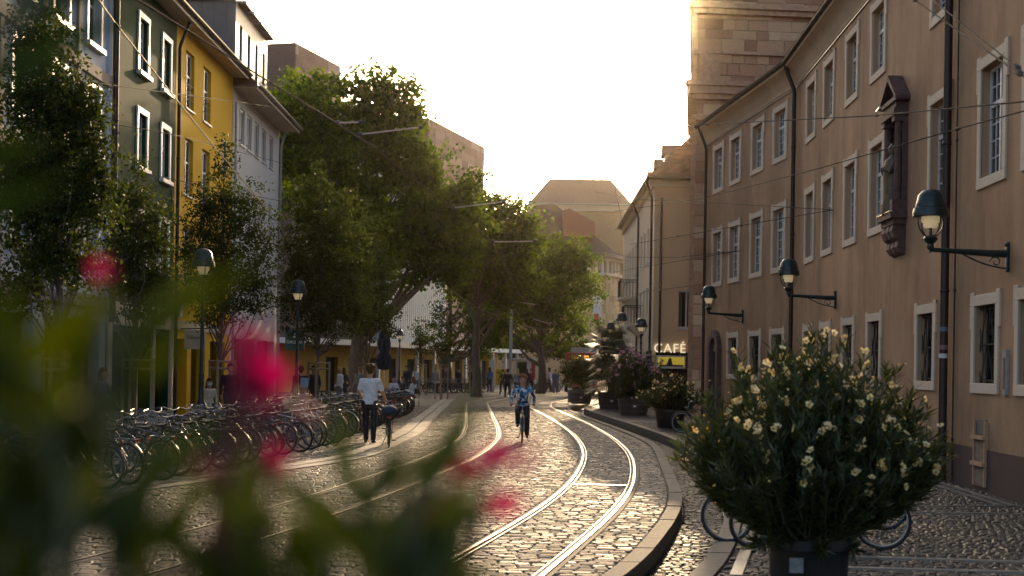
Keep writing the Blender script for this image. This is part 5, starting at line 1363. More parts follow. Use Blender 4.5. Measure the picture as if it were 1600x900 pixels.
def oleander(name, label, c, tub, spread, height, nsh, per, leaf, seed, flm, nfl, fsize, lm=L_DARK, group=None, stem_from=None):
    r = root(name, label, 'potted plant', c, group)
    rt_, h_ = tub(r)
    rg = np.random.default_rng(seed); C0 = (c[0], c[1], c[2] + h_*0.85)
    sh = shoots(C0, nsh, spread, height, rg)
    st = MB()
    for s in sh: st.tube([tuple(p) for p in s], [0.011*(1-0.75*i/6)*leaf/0.12 for i in range(7)], 4, cap=False)
    st.build('stems', mat('green brown stems', (0.07,0.075,0.035), 0.7, var=0.3), r, smooth=True)
    Cs, Ds, Ns, Ls = [], [], [], []; tips = []
    for s in sh:
        n = per; t = rg.uniform(0.22, 1.0, n)**0.7*6; i0 = np.minimum(t.astype(int), 5); f = (t - i0)[:,None]
        P = s[i0]*(1-f) + s[i0+1]*f; T = s[i0+1] - s[i0]; T /= np.linalg.norm(T, axis=1, keepdims=True)
        out = rand_dirs(n, rg); out -= T * (out*T).sum(1, keepdims=True); out /= np.linalg.norm(out, axis=1, keepdims=True)
        D = T*0.7 + out*0.75; D[:,2] += 0.16; D /= np.linalg.norm(D, axis=1, keepdims=True)
        L = leaf * rg.uniform(0.6, 1.25, n)
        Cs.append(P + D*L[:,None]*0.5); Ds.append(D); Ns.append(T + 0.3*rand_dirs(n, rg)); Ls.append(L); tips.append(s[-1])
    Cs, Ds, Ns, Ls = map(np.concatenate, (Cs, Ds, Ns, Ls))
    V = leaf_quads(Cs - np.array(c), Ds, Ns, Ls, Ls*0.17)
    obj('leaves', quads_mesh('leaves', V, np.clip(rg.normal(0.45,0.22,len(V)),0,1), lm), r)
    # five-petalled flowers in small heads at the shoot tips
    tips = np.array(tips); order = np.argsort(-(tips[:,2] - 0.6*(tips[:,1]-c[1]) + 0.22*rg.normal(size=len(tips))*height))
    def flower_mesh(k):
        g2 = np.random.default_rng(k); Q = []
        for p in range(5):
            a = 2*math.pi*p/5 + g2.uniform(-.15,.15); d = np.array([math.cos(a), math.sin(a), 0.35]); s = np.array([-math.sin(a), math.cos(a), 0]); L = g2.uniform(.85,1.1)
            Q.append([d*0.12, d*0.6*L + s*0.42 + [0,0,.10], d*1.0*L + [0,0,g2.uniform(-.15,.2)], d*0.6*L - s*0.42 + [0,0,.10]])
        return quads_mesh('flower', np.array(Q)*fsize, g2.uniform(0.2,1,5), flm)
    fm = [flower_mesh(seed*10+k) for k in range(4)]
    heads = 0; i = 0
    while heads < nfl:
        tp_ = tips[order[i % len(order)]] if rg.uniform() < 0.5 else tips[rg.integers(0, len(tips))]
        i += 1
        for k in range(rg.integers(1, 4)):
            p = tp_ + rg.normal(size=3)*fsize*0.9 - np.array(c); d = Vector(tuple(rand_dirs(1, rg)[0] + np.array([0,-0.7,0.5])))
            obj('flower', fm[rg.integers(0,4)], r, tuple(p), d.to_track_quat('Z','Y').to_euler()); heads += 1
    # buds and half-open blooms too small to pick apart
    nb = nfl; k = rg.integers(0, len(tips), nb); C = tips[k] + rg.normal(size=(nb,3))*fsize*1.3 - np.array(c); D = rand_dirs(nb, rg); D[:,2] += 0.8; D /= np.linalg.norm(D, axis=1, keepdims=True); L = fsize*rg.uniform(0.5,1.0,nb)
    bo = obj('buds', quads_mesh('buds', leaf_quads(C, D, rand_dirs(nb, rg), L, L*0.6), rg.uniform(0,0.6,nb), flm), r); bo['kind'] = 'stuff'
    return r
def tub_near(rt_=0.335, h_=0.555):
    def f(r):
        c = r.location
        MB().lathe([(0.29,0),(0.31,0.02),(rt_-0.015,h_-0.10),(rt_-0.01,h_-0.09),(rt_+0.015,h_-0.085),(rt_+0.02,h_),(rt_-0.005,h_),(rt_-0.02,h_-0.12),(0.0,h_-0.13)], 40, tuple(c)).build('tub', M_TUB, r, smooth=True)
        MB().box(c.x-0.22, c.x-0.11, c.y-0.335, c.y-0.318, c.z+0.30, c.z+0.42).build('paper_label', mat('worn paper label', (0.16,0.16,0.155), 0.6, var=0.5, scale=20), r)
        return rt_, h_
    return f
pN = at(1264, 835, 11.6)
oleander('yellow_oleander', 'huge yellow flowering oleander in a black tub beside the parked bicycles', (pN.x, 11.6, PZ), tub_near(), (1.08,1.0), 1.74, 640, 66, 0.12, 71, L_FLY, 298, 0.036)
# second yellow oleander, further along
p2 = gnd(1040, 668, PZ)
def tub_black(r): 
    c = r.location; MB().lathe([(0.40,0),(0.42,0.02),(0.50,0.52),(0.53,0.53),(0.53,0.60),(0.48,0.60),(0.46,0.5),(0,0.5)], 28, tuple(c)).build('tub', M_TUB, r, smooth=True); return 0.5, 0.58
oleander('yellow_oleander', 'smaller yellow oleander in a black tub half hidden by the huge one', (p2.x+0.15, p2.y, PZ), tub_black, (1.1,0.9), 1.15, 150, 44, 0.17, 72, L_FLY, 130, 0.045)
def tub_barrel(rb_, rt, h): 
    def f(r): barrel(r, tuple(r.location), rb_, rt, h); return rt, h
    return f
p3 = gnd(980, 647, PZ)
oleander('pink_oleander', 'pink flowering oleander in a wooden half barrel before the café', (p3.x+0.25, p3.y, PZ), tub_barrel(0.55,0.68,0.72), (1.5,1.2), 2.1, 260, 44, 0.18, 73, L_FLP, 260, 0.055)
# dark conifer-like palm and round-headed standard tree in barrels
p4 = gnd(951, 638, PZ); c = (p4.x+0.1, p4.y, PZ)
r = root('fan_palm', 'dark bushy fan palm in a wooden half barrel', 'potted plant', c)
barrel(r, c, 0.52, 0.64, 0.75)
rg = np.random.default_rng(88); Vs = []; tones = []
stm = MB(); stm.tube([(c[0],c[1],PZ+0.5), (c[0],c[1],PZ+2.3)], [0.16,0.13], 10); stm.build('trunk', BARK, r, smooth=True)
for k in range(230):
    a = rg.uniform(0, 2*math.pi); el = rg.uniform(-0.7, 1.2); d = np.array([math.cos(a)*math.cos(el), math.sin(a)*math.cos(el), math.sin(el)]); z0 = rg.uniform(0.9, 3.1)
    hub = np.array([0, 0, z0]) + d * rg.uniform(0.5, 1.0); s = np.cross(d, [0,0,1]); s /= np.linalg.norm(s); up = np.cross(s, d)
    for j in range(13):
        th_ = (j-6)*0.24; dd = d*math.cos(th_) + s*math.sin(th_); L = 0.62*(1-0.03*abs(j-6)); sd = np.cross(dd, up)
        tip = hub + dd*L - np.array([0,0,0.12]); m = hub + dd*L*0.5
        Vs.append([hub, m+sd*0.022, tip, m-sd*0.022]); tones.append(rg.uniform(0,0.8))
obj('fronds', quads_mesh('fronds', np.array(Vs), np.array(tones), leafmat('palm fronds', (0.010,0.018,0.006), (0.038,0.050,0.014), 0.2)), r)
p5 = gnd(907, 631, PZ); c = (p5.x, p5.y, PZ)
r = root('standard_tree', 'round-headed little tree in a barrel beside the red tram', 'potted plant', c); barrel(r, c, 0.50, 0.62, 0.72)
MB().tube([(c[0],c[1],PZ+0.5), (c[0]+0.04,c[1],PZ+1.2), (c[0],c[1],PZ+2.1)], [0.07,0.06,0.05], 8).build('trunk', BARKY, r, smooth=True)
sp = c[1] / F
crown('crown', [(c[0], c[1], at(905,580,c[1]).z, 29*sp, 27*sp, 22*sp)], 9500, 14, 0.11, 0.12, 0.5, L_DARK, r, 89, c, 0.3)
# further tubs along the café, small
for i, (x, y, w) in enumerate(((1062, 626, 0.9),)):
    p = gnd(x, y, PZ)
    oleander('pink_oleander', 'magenta flowering oleander close to the café wall', (p.x, p.y, PZ), tub_barrel(0.5,0.6,0.65), (1.0,0.9), 1.5, 90, 34, 0.18, 90+i, L_FLM, 60, 0.06)
# low shrubs at the feet of the street trees
for i, (x, y, lab) in enumerate(((520, 648, 'low green shrub at the foot of the dense street tree'), (505, 655, 'low shrub beside the parked bicycles'))):
    p = gnd(x, y); c = (p.x, p.y, 0); r = root('low_shrub', lab, 'shrub', c)
    crown('foliage', [(c[0], c[1], 0.35, 0.9, 0.6, 0.4)], 1600, 12, 0.1, 0.09, 0.5, L_YOUNG, r, 300+i, c, 0.2)
    MB().tube([(c[0],c[1],-0.02),(c[0],c[1],0.5)], 0.03, 6).build('stem', BARKY, r)
# ------------------------------------------------------------------ lamps
M_FROST = mat('lamp inner glass', (0.80,0.62,0.34), 0.35, var=0.08, emit=0.08)  # unlit cup; the faint emission stands in for sun warming the glass
def lamp_head(parent, z, sc=1.0, loc=(0,0,0)):
    """bell hood, glass cup, four bent ribs, finial; centred on loc with the cup foot at z"""
    x, y = loc[0], loc[1]; S = sc
    MB().lathe([(0.0,0.79*S),(0.06*S,0.785*S),(0.15*S,0.76*S),(0.21*S,0.68*S),(0.235*S,0.56*S),(0.245*S,0.53*S),(0.245*S,0.49*S),(0.275*S,0.475*S),(0.285*S,0.42*S),(0.29*S,0.40*S),(0.29*S,0.34*S),(0.27*S,0.33*S),(0.0,0.345*S)], 24, (x,y,z)).build('hood', GREENIRON, parent, smooth=True)
    MB().lathe([(0.0,0.15*S),(0.10*S,0.15*S),(0.115*S,0.20*S),(0.115*S,0.24*S),(0.145*S,0.245*S),(0.15*S,0.34*S)], 18, (x,y,z)).build('glass_cup', M_FROST, parent, smooth=True)
    for k in range(4):
        a = k*math.pi/2 + 0.4
        pts = [(x+S*r_*math.cos(a), y+S*r_*math.sin(a), z+S*h) for r_, h in ((0.25,0.35),(0.25,0.24),(0.22,0.13),(0.14,0.04),(0.06,0.0))]
        MB().tube(pts, 0.012*S, 6).build('rib', GREENIRON, parent, smooth=True)
    MB().lathe([(0.0,-0.26*S),(0.02*S,-0.25*S),(0.015*S,-0.22*S),(0.05*S,-0.19*S),(0.06*S,-0.15*S),(0.05*S,-0.11*S),(0.10*S,-0.06*S),(0.12*S,-0.02*S),(0.09*S,0.02*S),(0.03*S,0.04*S),(0.025*S,0.15*S)], 14, (x,y,z)).build('socket', GREENIRON, parent, smooth=True)
WL = [(WB, uB(21.9), 3.80, 'wall lamp on a scrolled bracket closest to the camera'), (WB, uB(35.9), 3.80, 'second wall lamp on the brown facade, before the bend'), (WA, uA(48.3), 3.80, 'third wall lamp, above the arched doorway')]
def wall_lamp():
    r = root('wall_lamp', '', 'lamp', world=False)
    A = 1.2
    MB().tube([(0,0.02,0), (0,0.25,0.0), (0,A,0.05)], [0.062,0.055,0.032], 8).build('arm', GREENIRON, r, smooth=True)
    MB().cbox(-0.05,0.05,-0.02,0.05,-0.28,0.12,0.012).ball((0,0.02,0.14),0.05,8,6).build('wall_plate', GREENIRON, r)
    pts = [(0, 0.03+0.75*t, -0.23+0.26*t - 0.05*math.sin(math.pi*t)) for t in np.linspace(0,1,9)]
    MB().tube(pts, 0.013, 6).build('stay', GREENIRON, r, smooth=True)
    sc_ = [(0, 0.20+0.09*math.cos(t)*(1-t/9), -0.13+0.09*math.sin(t)*(1-t/9)) for t in np.linspace(0,6.5,22)]
    MB().tube(sc_, 0.010, 5).build('scroll', GREENIRON, r, smooth=True)
    lamp_head(r, 0.24, 0.94, (0, A, 0))
    return r
w0_ = wall_lamp()
for i, (W, u, z, lab) in enumerate(WL):
    o = w0_ if i == 0 else copy_tree(w0_)
    o.location = W.P(u, 0, z); o.rotation_euler = (0,0,W.ang); tag(o, lab, 'lamp', 'wall lamps on the brown facade')
def post_lamp(h=3.85):
    r = root('street_lamp', '', 'lamp', world=False)
    MB().lathe([(0.17,0),(0.17,0.12),(0.15,0.16),(0.14,0.7),(0.155,0.74),(0.11,0.86),(0.075,0.95),(0.065,1.5),(0.075,1.53),(0.055,1.6),(0.042,h-0.5),(0.06,h-0.45),(0.06,h-0.4),(0.04,h-0.36),(0.04,h-0.1)], 16).build('post', GREENIRON, r, smooth=True)
    lamp_head(r, h, 1.0)
    return r
pl0 = post_lamp()
# (px x, px y of hood top): height fixed, distance follows
PL = [(318,388,36.0,'lamp post with bell hood before the mustard house'), (466,437,46.0,'lamp post among the bicycles before the white house'), (625,515,100.0,'small far lamp post before the ribbed pavilion'), (751,533,122.0,'farthest lamp post beside the yellow arcade'), (1002,497,61.0,'tall bell lamp post standing among the planters')]
for i, (x, y, Y, lab) in enumerate(PL):
    o = pl0 if i == 0 else copy_tree(pl0)
    p = at(x, y, Y); o.location = (p.x, Y, 0.0); s = p.z / 4.64; o.scale = (1, 1, s) if s > 0.6 else (1,1,1)
    o.scale = (0.5+0.5*s, 0.5+0.5*s, s)
    tag(o, lab, 'lamp', 'bell-hooded lamp posts')
# three-armed candelabra beyond the palm
Yc = 72.0; pc = at(972, 488, Yc)
r = root('candelabra_lamp', 'three-armed lamp post rising behind the fan palm', 'lamp', (pc.x, Yc, 0), world=False)
hz = pc.z - 0.79
MB().lathe([(0.17,0),(0.16,0.8),(0.08,1.0),(0.06,1.6),(0.05,hz-0.2)], 14).build('post', GREENIRON, r, smooth=True)
lamp_head(r, hz, 1.0)
for dx, dz in ((-17/F*Yc, -0.38), (-25/F*Yc, -0.78)):
    MB().tube([(0,0,hz+dz-0.5), (dx*0.5,0,hz+dz-0.55), (dx*0.9,0,hz+dz-0.4), (dx,0,hz+dz-0.15)], 0.03, 6).build('arm', GREENIRON, r, smooth=True)
    lamp_head(r, hz+dz, 0.85, (dx, 0, 0))

# ------------------------------------------------------------------ overhead wires
M_WIRE = mat('copper tram wire', (0.05,0.035,0.022), 0.7, 0.0, 0.2, spec=0.2)
M_SPAN = mat('grey steel cable', (0.022,0.020,0.018), 0.8, 0.0, 0.2, spec=0.1)
M_ROD = mat('pale steady arm', (0.30,0.25,0.18), 0.4, 0.3, 0.15)
def wire(label, pts, r=0.008, m=M_SPAN, name='overhead_wire', cat='cable', sag=0.0, insul=()):
    P = []
    pts = [at(*p) if len(p) == 3 and not isinstance(p, Vector) else p for p in pts]
    for a, b_ in zip(pts[:-1], pts[1:]):
        for t in np.linspace(0, 1, 7)[:-1]: q = a.lerp(b_, float(t)); q.z -= sag*4*t*(1-t); P.append(q)
    P.append(pts[-1])
    rt = root(name, label, cat, tuple(P[0]), 'overhead tram wires')
    MB().tube(P, r, 5).build('cable', m, rt)
    for f in insul:
        L = len(pts)-1; k = min(int(f*L), L-1); a, b_ = pts[k], pts[k+1]; q = a.lerp(b_, f*L-k); d = (b_-a).normalized()
        MB().tube([q-d*0.16, q-d*0.06, q+d*0.06, q+d*0.16], [r*1.2, 0.024, 0.024, r*1.2], 7).build('insulator', M_SPAN, rt)
    return rt
def zc(x, y, z):     # point at height z on the pixel's ray
    a, b_ = ray(x, y); Y = (z - EYE)/b_; return Vector((a*Y, Y, z))
wire('copper contact wire sweeping over the bicycle-side track', [zc(180,-22,6.0), zc(300,52,6.0), zc(400,115,6.0), zc(526,192,6.0), zc(587,233,6.0), zc(697,318,6.0), zc(770,377,6.0), at(800,440,66), at(835,490,92), at(905,522,104)], 0.013, M_WIRE)
wire('second contact wire curving over the café-side track far off', [zc(1440,-60,6.0), at(1360,-160,22), at(1250,-40,30)] if False else [at(700,450,70), at(740,478,78), at(800,505,88), at(853,516,96), at(928,527,106)], 0.02, M_WIRE)
wire('thin contact wire dipping over the distant tram stop', [at(690,410,75), at(760,470,86), at(830,490,96), at(880,519,105), at(930,527,108)], 0.018, M_WIRE)
wire('pale diagonal cable crossing the green and mustard houses', [at(140,-20,22), at(183,40,24), at(338,233,33), at(420,330,40)], 0.017, M_ROD, insul=(0.33,))
wire('black span wire crossing the left houses below the eaves', [at(-10,112,30), at(130,127,33), at(375,160,50), at(425,167,58)], 0.014, insul=(0.88,0.95))
wire('thin span wire passing the lower windows of the left houses', [at(100,180,30), at(270,210,36), at(440,255,60)], 0.010)
wire('span wire from the green house to the trees', [at(190,262,38), at(300,287,44), at(520,330,70)], 0.012, insul=(0.3,))
ank1 = WA.P(uA(48.6), 0.05, 5.9)
wire('highest span wire crossing the brown facade', [at(960,215,60), at(1091,195,40), at(1363,181,25), at(1620,157,16)], 0.012, insul=(0.36,0.68))
wire('middle span wire crossing the statue shrine', [at(960,330,60), at(1095,311,44), at(1280,263,28), at(1483,205,20), at(1620,168,16)], 0.010, insul=(0.27,0.78))
ank2 = WB.P(*((lambda h: (h[0], 0.05, h[1]))(WB.hit(1305,328))))
wire('span wire anchored between the middle windows beside the second downpipe', [at(930,300,70), at(1000,312,60), at(1081,315,52), ank2], 0.011, insul=(0.68,0.93))
wire('short stay wire with insulators reaching the anchor beside the second downpipe', [at(985,382,60), at(1055,370,52), at(1160,352,45), ank2], 0.011, insul=(0.35,0.66))
ank3 = WA.P(*((lambda h: (h[0], 0.05, h[1]))(WA.hit(1158,392))))
wire('span wire anchored low on the far part of the brown facade', [at(920,385,80), at(985,402,64), at(1060,402,58), ank3], 0.012, insul=(0.7,0.92))
wire('lower stay wire to the far wall anchor', [at(960,425,70), at(1060,408,58), ank3], 0.010)
wire('lowest span wire before the café house', [at(960,480,70), at(1010,455,64), at(1080,447,56)], 0.010)
wire('outer feeder wire of the pair crossing the upper corner windows', [at(1410,-14,17), at(1500,50,14), at(1610,127,11)], 0.008, insul=(0.12,0.93))
wire('inner feeder wire of the pair crossing the upper corner windows', [at(1440,-14,17), at(1520,50,14), at(1610,122,11.2)], 0.007, insul=(0.9,))
wire('hanging drop cable in the open sky', [at(820,0,40), at(880,100,60), at(950,205,75), at(962,300,80), at(972,345,80)], 0.014, insul=(0.75,0.86))
wire('fine cable from the sky down to the café house', [at(948,212,70), at(1080,196,56)], 0.010)
for x0, y0, x1, y1, Y, lab in ((563,210,657,199,27.5,'long steady arm holding the contact wire by the big tree'), (527,192,563,191,25,'short steady arm above the dense street tree'), (708,325,788,315,37,'steady arm over the middle of the square'), (770,378,835,377,46,'far steady arm at the end of the near contact wire'), (800,471,838,476,88,'tiny steady arm before the farthest tree'), (832,498,862,507,95,'tiny steady arm above the tram')):
    rt = root('steady_arm', lab, 'bracket', tuple(at(x0,y0,Y)), 'steady arms of the tram wire')
    a, b_ = at(x0,y0,Y), at(x1,y1,Y); s = Y/30
    MB().tube([a, b_], 0.016*s**0.5, 6).build('rod', M_ROD, rt)
    MB().ball(tuple(a), 0.05*s**0.5, 8, 5).build('clamp', BRONZE, rt)
    MB().ball(tuple(b_), 0.045*s**0.5, 8, 5).build('insulator', BRONZE, rt)

# ------------------------------------------------------------------ mast, bollard, tram, kiosk, umbrella
p = at(797, 600, 100); r = root('tram_mast', 'slender grey tram mast standing among the far trees', 'pole', (p.x, 100, 0)); MB().tube([(p.x,100,0),(p.x,100,at(797,460,100).z)], [0.13,0.10], 10).build('shaft', ZINC, r, smooth=True); MB().lathe([(0.2,0),(0.2,0.08),(0.14,0.12)], 12, (p.x,100,0)).build('foot', ZINC, r)
p = gnd(890, 629, 0.0); r = root('bollard', 'grey round-topped bollard on the pavement corner', 'bollard', tuple(p)); MB().lathe([(0.12,0),(0.12,0.9),(0.13,0.92),(0.13,0.97),(0.10,1.02),(0.0,1.05)], 14, tuple(p)).build('body', mat('grey bollard', (0.20,0.20,0.19), 0.5, 0.4), r, smooth=True); MB().lathe([(0.123,0.70),(0.126,0.71),(0.126,0.79),(0.123,0.80)], 14, tuple(p)).build('band', WHITEPAINT, r)
# tram
Yt_ = 96.0; pL, pR = at(883,612,Yt_), at(929,612,Yt_); cx_ = (pL.x+pR.x)/2; Wd = 2.3; 
tr = root('tram', 'red tram with an orange lit destination display', 'tram', (cx_, Yt_, 0), world=False); tr.rotation_euler = (0,0,R(-16))
M_RED = mat('tram red paint', (0.33,0.018,0.016), 0.3, var=0.1, coat=0.5); 
prof = [(-Wd/2,0.35),(-Wd/2,2.6),(-Wd/2+0.12,2.95),(Wd/2-0.12,2.95),(Wd/2,2.6),(Wd/2,0.35)]
mb = MB(); mb.prism(prof, 0.35, 16, lambda p, t: (p[0], t, p[1])); 
nose = [(x*0.92, z*0.985+0.01) for x, z in prof]; n = 6
mb.add([(x,0.35,z) for x,z in prof] + [(x,0.0,z) for x,z in nose], [(i,(i+1)%n,n+(i+1)%n,n+i) for i in range(n)] + [tuple(range(n,2*n))]); mb.build('body', M_RED, tr)
MB().box(-0.95,0.95,-0.02,0.0,1.35,2.35).build('windscreen', GLASS, tr)
MB().box(-0.75,0.75,-0.03,-0.005,2.42,2.78).build('display_box', DARK, tr)
obj('destination_lettering', text_mesh('1 2', 0.34, 0.004, mat('orange display', (1.0,0.32,0.03), 0.5, emit=0.7)), tr, (-0.05,-0.04,2.6), (R(90),0,0))
MB().box(-0.55,-0.2,-0.036,-0.031,2.47,2.73).box(0.25,0.6,-0.036,-0.031,2.47,2.73).build('display_dots', MATS['orange display'], tr)
for sg in (-1,1):
    MB().lathe([(0.0,0.03),(0.10,0.02),(0.12,0.0)], 12, M=Matrix.Translation((sg*0.75,-0.01,0.85)) @ Matrix.Rotation(R(90),4,'X')).build('headlight', mat('headlight glass', (0.5,0.47,0.4), 0.2), tr)
    for k in range(6): MB().box(sg*(Wd/2+0.002)-0.01, sg*(Wd/2+0.002)+0.01, 1.0+k*2.4, 2.9+k*2.4, 1.3, 2.4).build('side_window', GLASS, tr)
MB().box(-0.9,0.9,1.0,3.0,2.96,3.3).build('roof_equipment', ZINC, tr); MB().box(-1.0,1.0,4.0,12.0,2.96,3.2).build('roof_cover', mat('dark roof cover', (0.05,0.05,0.05), 0.6), tr)
MB().box(-1.05,1.05,-0.06,0.3,0.25,0.6).build('bumper', DARK, tr)
for k in (1.5, 3.3, 12.5, 14.3):
    for sg in (-1,1): MB().lathe([(0.0,-0.06),(0.32,-0.06),(0.34,0.0),(0.30,0.06),(0,0.06)], 16, M=Matrix.Translation((sg*0.6,k,0.35)) @ Matrix.Rotation(R(90),4,'Y')).build('wheel', DARK, tr)
# kiosk van with a white counter front
Yk = 112; a, b_ = at(804,590,Yk), at(838,590,Yk); zt = at(820,562,Yk).z
r = root('kiosk', 'white kiosk trailer with serving hatch before the big trunk', 'kiosk', ((a.x+b_.x)/2, Yk, 0))
MB().cbox(a.x, b_.x, Yk, Yk+2.0, 0.35, zt, 0.05).build('body', WHITEPAINT, r); MB().box(a.x-0.15, b_.x+0.15, Yk-0.5, Yk+2.1, zt+0.002, zt+0.1).build('roof', WHITEPAINT, r)
MB().box(a.x+0.2, a.x+0.95, Yk-0.02, Yk, 1.1, zt-0.2).build('hatch', DARK, r); MB().box(b_.x-0.4, b_.x-0.08, Yk-0.02, Yk, 1.0, zt-0.15).build('red_poster', mat('red poster', (0.35,0.05,0.05), 0.5, var=0.4, scale=4), r)
MB().box(a.x+0.1, a.x+1.1, Yk-0.35, Yk, 1.0, 1.06).build('counter', WHITEPAINT, r)
for x in (a.x+0.35, b_.x-0.35): MB().lathe([(0.0,-0.1),(0.3,-0.1),(0.3,0.1),(0,0.1)], 14, M=Matrix.Translation((x,Yk+0.5,0.3)) @ Matrix.Rotation(R(90),4,'X')).build('wheel', DARK, r)
# yellow post box beside the kiosk
p = gnd(783, 600); p = at(783, 590, 108); r = root('post_box', 'yellow box standing beside the kiosk', 'post box', (p.x,108,0)); MB().cbox(p.x-0.42,p.x+0.42,108,108.5,0.5,1.75,0.06).build('box', mat('yellow paint', (0.62,0.40,0.02), 0.4), r); MB().box(p.x-0.06,p.x+0.06,108.2,108.3,0,0.5).build('leg', DARK, r); MB().box(p.x-0.3,p.x+0.3,107.98,107.999,1.4,1.46).build('slot', DARK, r)
MB().cbox(p.x-0.9, p.x-0.5, 108.3, 108.4, 0, 2.4, 0.02).build('info_post', WHITEPAINT, r)
# folded blue umbrella
pu = at(600, 560, 62); r = root('folded_umbrella', 'closed dark blue parasol on a pole beyond the pushed bicycle', 'parasol', (pu.x,62,0))
z0_, z1_ = at(600,578,62).z, at(600,512,62).z
MB().tube([(pu.x,62,0),(pu.x,62,z1_+0.1)], 0.03, 8).build('pole', WHITEPAINT, r)
m_ = MB(); n = 20
prof = [(0.09,0.0),(0.22,0.05),(0.30,0.35),(0.26,0.6),(0.16,0.75),(0.24,1.1),(0.20,1.5),(0.05,1.84)]; sc_ = (z1_-z0_)/1.84
V = []; 
for rr_, z in prof:
    for k in range(n): a = 2*math.pi*k/n; q = rr_*(1+0.22*math.cos(k*math.pi)); V.append((pu.x+q*math.cos(a), 62+q*math.sin(a), z0_+z*sc_))
m_.add(V, [(i*n+k, i*n+(k+1)%n, (i+1)*n+(k+1)%n, (i+1)*n+k) for i in range(len(prof)-1) for k in range(n)]); m_.build('canopy', mat('dark blue canvas', (0.015,0.028,0.055), 0.8, var=0.3), r, smooth=True)
MB().lathe([(0.3,0),(0.3,0.06),(0.05,0.1)], 14, (pu.x,62,0)).build('base', DARK, r)

# ------------------------------------------------------------------ bicycles
TYRE = mat('tyre rubber', (0.014,0.013,0.012), 0.7, var=0.3); CHROME = mat('dull chrome', (0.24,0.235,0.23), 0.4, 1.0, 0.15); SADDLE = mat('black saddle', (0.016,0.014,0.013), 0.5)
AMBER = mat('amber reflector', (0.75,0.22,0.02), 0.3); REDL = mat('red tail light', (0.22,0.012,0.012), 0.4)
BW, BR = 1.06, 0.335
def circ(cx, cz, r_, n=28, y=0.0): return [(cx+r_*math.cos(2*math.pi*i/n), y, cz+r_*math.sin(2*math.pi*i/n)) for i in range(n)]
def make_bike(name, framem, step=False, basket=False, mud=True, rack=True):
    r = root(name, '', 'bicycle', world=False)
    hx, rx = BW/2, -BW/2; z = BR
    for cx in (rx, hx):
        w = MB().tube(circ(cx, z, BR-0.020), 0.021, 8, closed=True).build('wheel', TYRE, r, smooth=True)
        MB().tube(circ(cx, z, BR-0.046), 0.011, 6, closed=True).build('rim', CHROME, w, smooth=True)
        s = MB()
        for k in range(20):
            a = 2*math.pi*k/20; s.tube([(cx+0.02*math.cos(a+0.5), 0.022*(-1)**k, z+0.02*math.sin(a+0.5)), (cx+(BR-0.055)*math.cos(a), 0, z+(BR-0.055)*math.sin(a))], 0.0014, 3, cap=False)
        sp_ = s.build('spokes', CHROME, w, fix=False); sp_['kind'] = 'stuff'
        MB().lathe([(0.018,-0.05),(0.03,-0.03),(0.022,0.0),(0.03,0.03),(0.018,0.05)], 8, M=Matrix.Translation((cx,0,z)) @ Matrix.Rotation(R(90),4,'X')).build('hub', CHROME, w)
        MB().box(cx+0.10,cx+0.17,-0.004,0.004,z+0.13,z+0.165).build('reflector', AMBER, w)
        if mud:
            a0, a1 = (R(20), R(205)) if cx < 0 else (R(15), R(170))
            pts = [(cx+(BR+0.025)*math.cos(t), 0, z+(BR+0.025)*math.sin(t)) for t in np.linspace(a0,a1,14)]
            m_ = MB()
            for i in range(13):
                (xa,_,za), (xb,_,zb) = pts[i], pts[i+1]; m_.add([(xa,-.025,za-.004),(xa,.025,za-.004),(xb,.025,zb-.004),(xb,-.025,zb-.004),(xa,0,za+.008),(xb,0,zb+.008)], [(0,4,5,3),(4,1,2,5)])
            m_.build('mudguard', framem if step else TYRE, r, fix=False)
    bb = (-0.06,0,0.28); st = (-0.20,0,0.74); hd0 = (0.36,0,0.66); hd1 = (0.33,0,0.80)
    f = MB(); t = 0.017
    f.tube([bb, st], t, 8); f.tube([hd0, hd1], 0.021, 8)
    if step: f.tube([bb, (0.12,0,0.36), hd0], 0.020, 8); f.tube([(-0.12,0,0.48), (0.1,0,0.48), hd1], 0.012, 7)
    else: f.tube([bb, hd0], 0.019, 8); f.tube([(-0.185,0,0.70), hd1], 0.016, 8)
    for s in (-1,1):
        f.tube([(bb[0],s*0.03,bb[2]), (rx,s*0.06,z)], 0.010, 6); f.tube([(-0.185,s*0.012,0.70), (rx,s*0.06,z)], 0.008, 6)
    f.build('frame', framem, r, smooth=True)
    k = MB()
    for s in (-1,1): k.tube([(0.365,s*0.045,0.64), (0.41,s*0.05,0.5), (hx,s*0.055,z)], [0.014,0.013,0.009], 7)
    k.box(0.35,0.38,-0.055,0.055,0.625,0.655); k.build('fork', framem, r, smooth=True)
    h = MB(); h.tube([hd1, (0.31,0,0.93)], 0.013, 8)
    h.tube([(0.20,-0.29,0.98), (0.27,-0.24,1.0), (0.32,-0.12,0.96), (0.325,0,0.94), (0.32,0.12,0.96), (0.27,0.24,1.0), (0.20,0.29,0.98)], 0.012, 7); hb = h.build('handlebar', CHROME, r, smooth=True)
    for s in (-1,1): MB().tube([(0.11,s*0.31,0.965), (0.22,s*0.285,0.985)], 0.017, 7).build('grip', SADDLE, hb)
    sd = MB(); sd.add([(-0.32,-.075,.87),(-0.34,0,.895),(-0.32,.075,.87),(-0.22,-.07,.865),(-0.22,0,.885),(-0.22,.07,.865),(-0.1,-.02,.87),(-0.1,0,.878),(-0.1,.02,.87),(-0.05,0,.862),(-0.25,0,.815)],
        [(0,1,4,3),(1,2,5,4),(3,4,7,6),(4,5,8,7),(6,7,9),(7,8,9),(0,3,10),(3,6,9,10),(9,8,5,10),(5,2,10),(2,1,0,10)]); s_ = sd.build('saddle', SADDLE, r, smooth=True)
    MB().tube([st, (-0.215,0,0.84)], 0.012, 7).build('seat_post', CHROME, r)
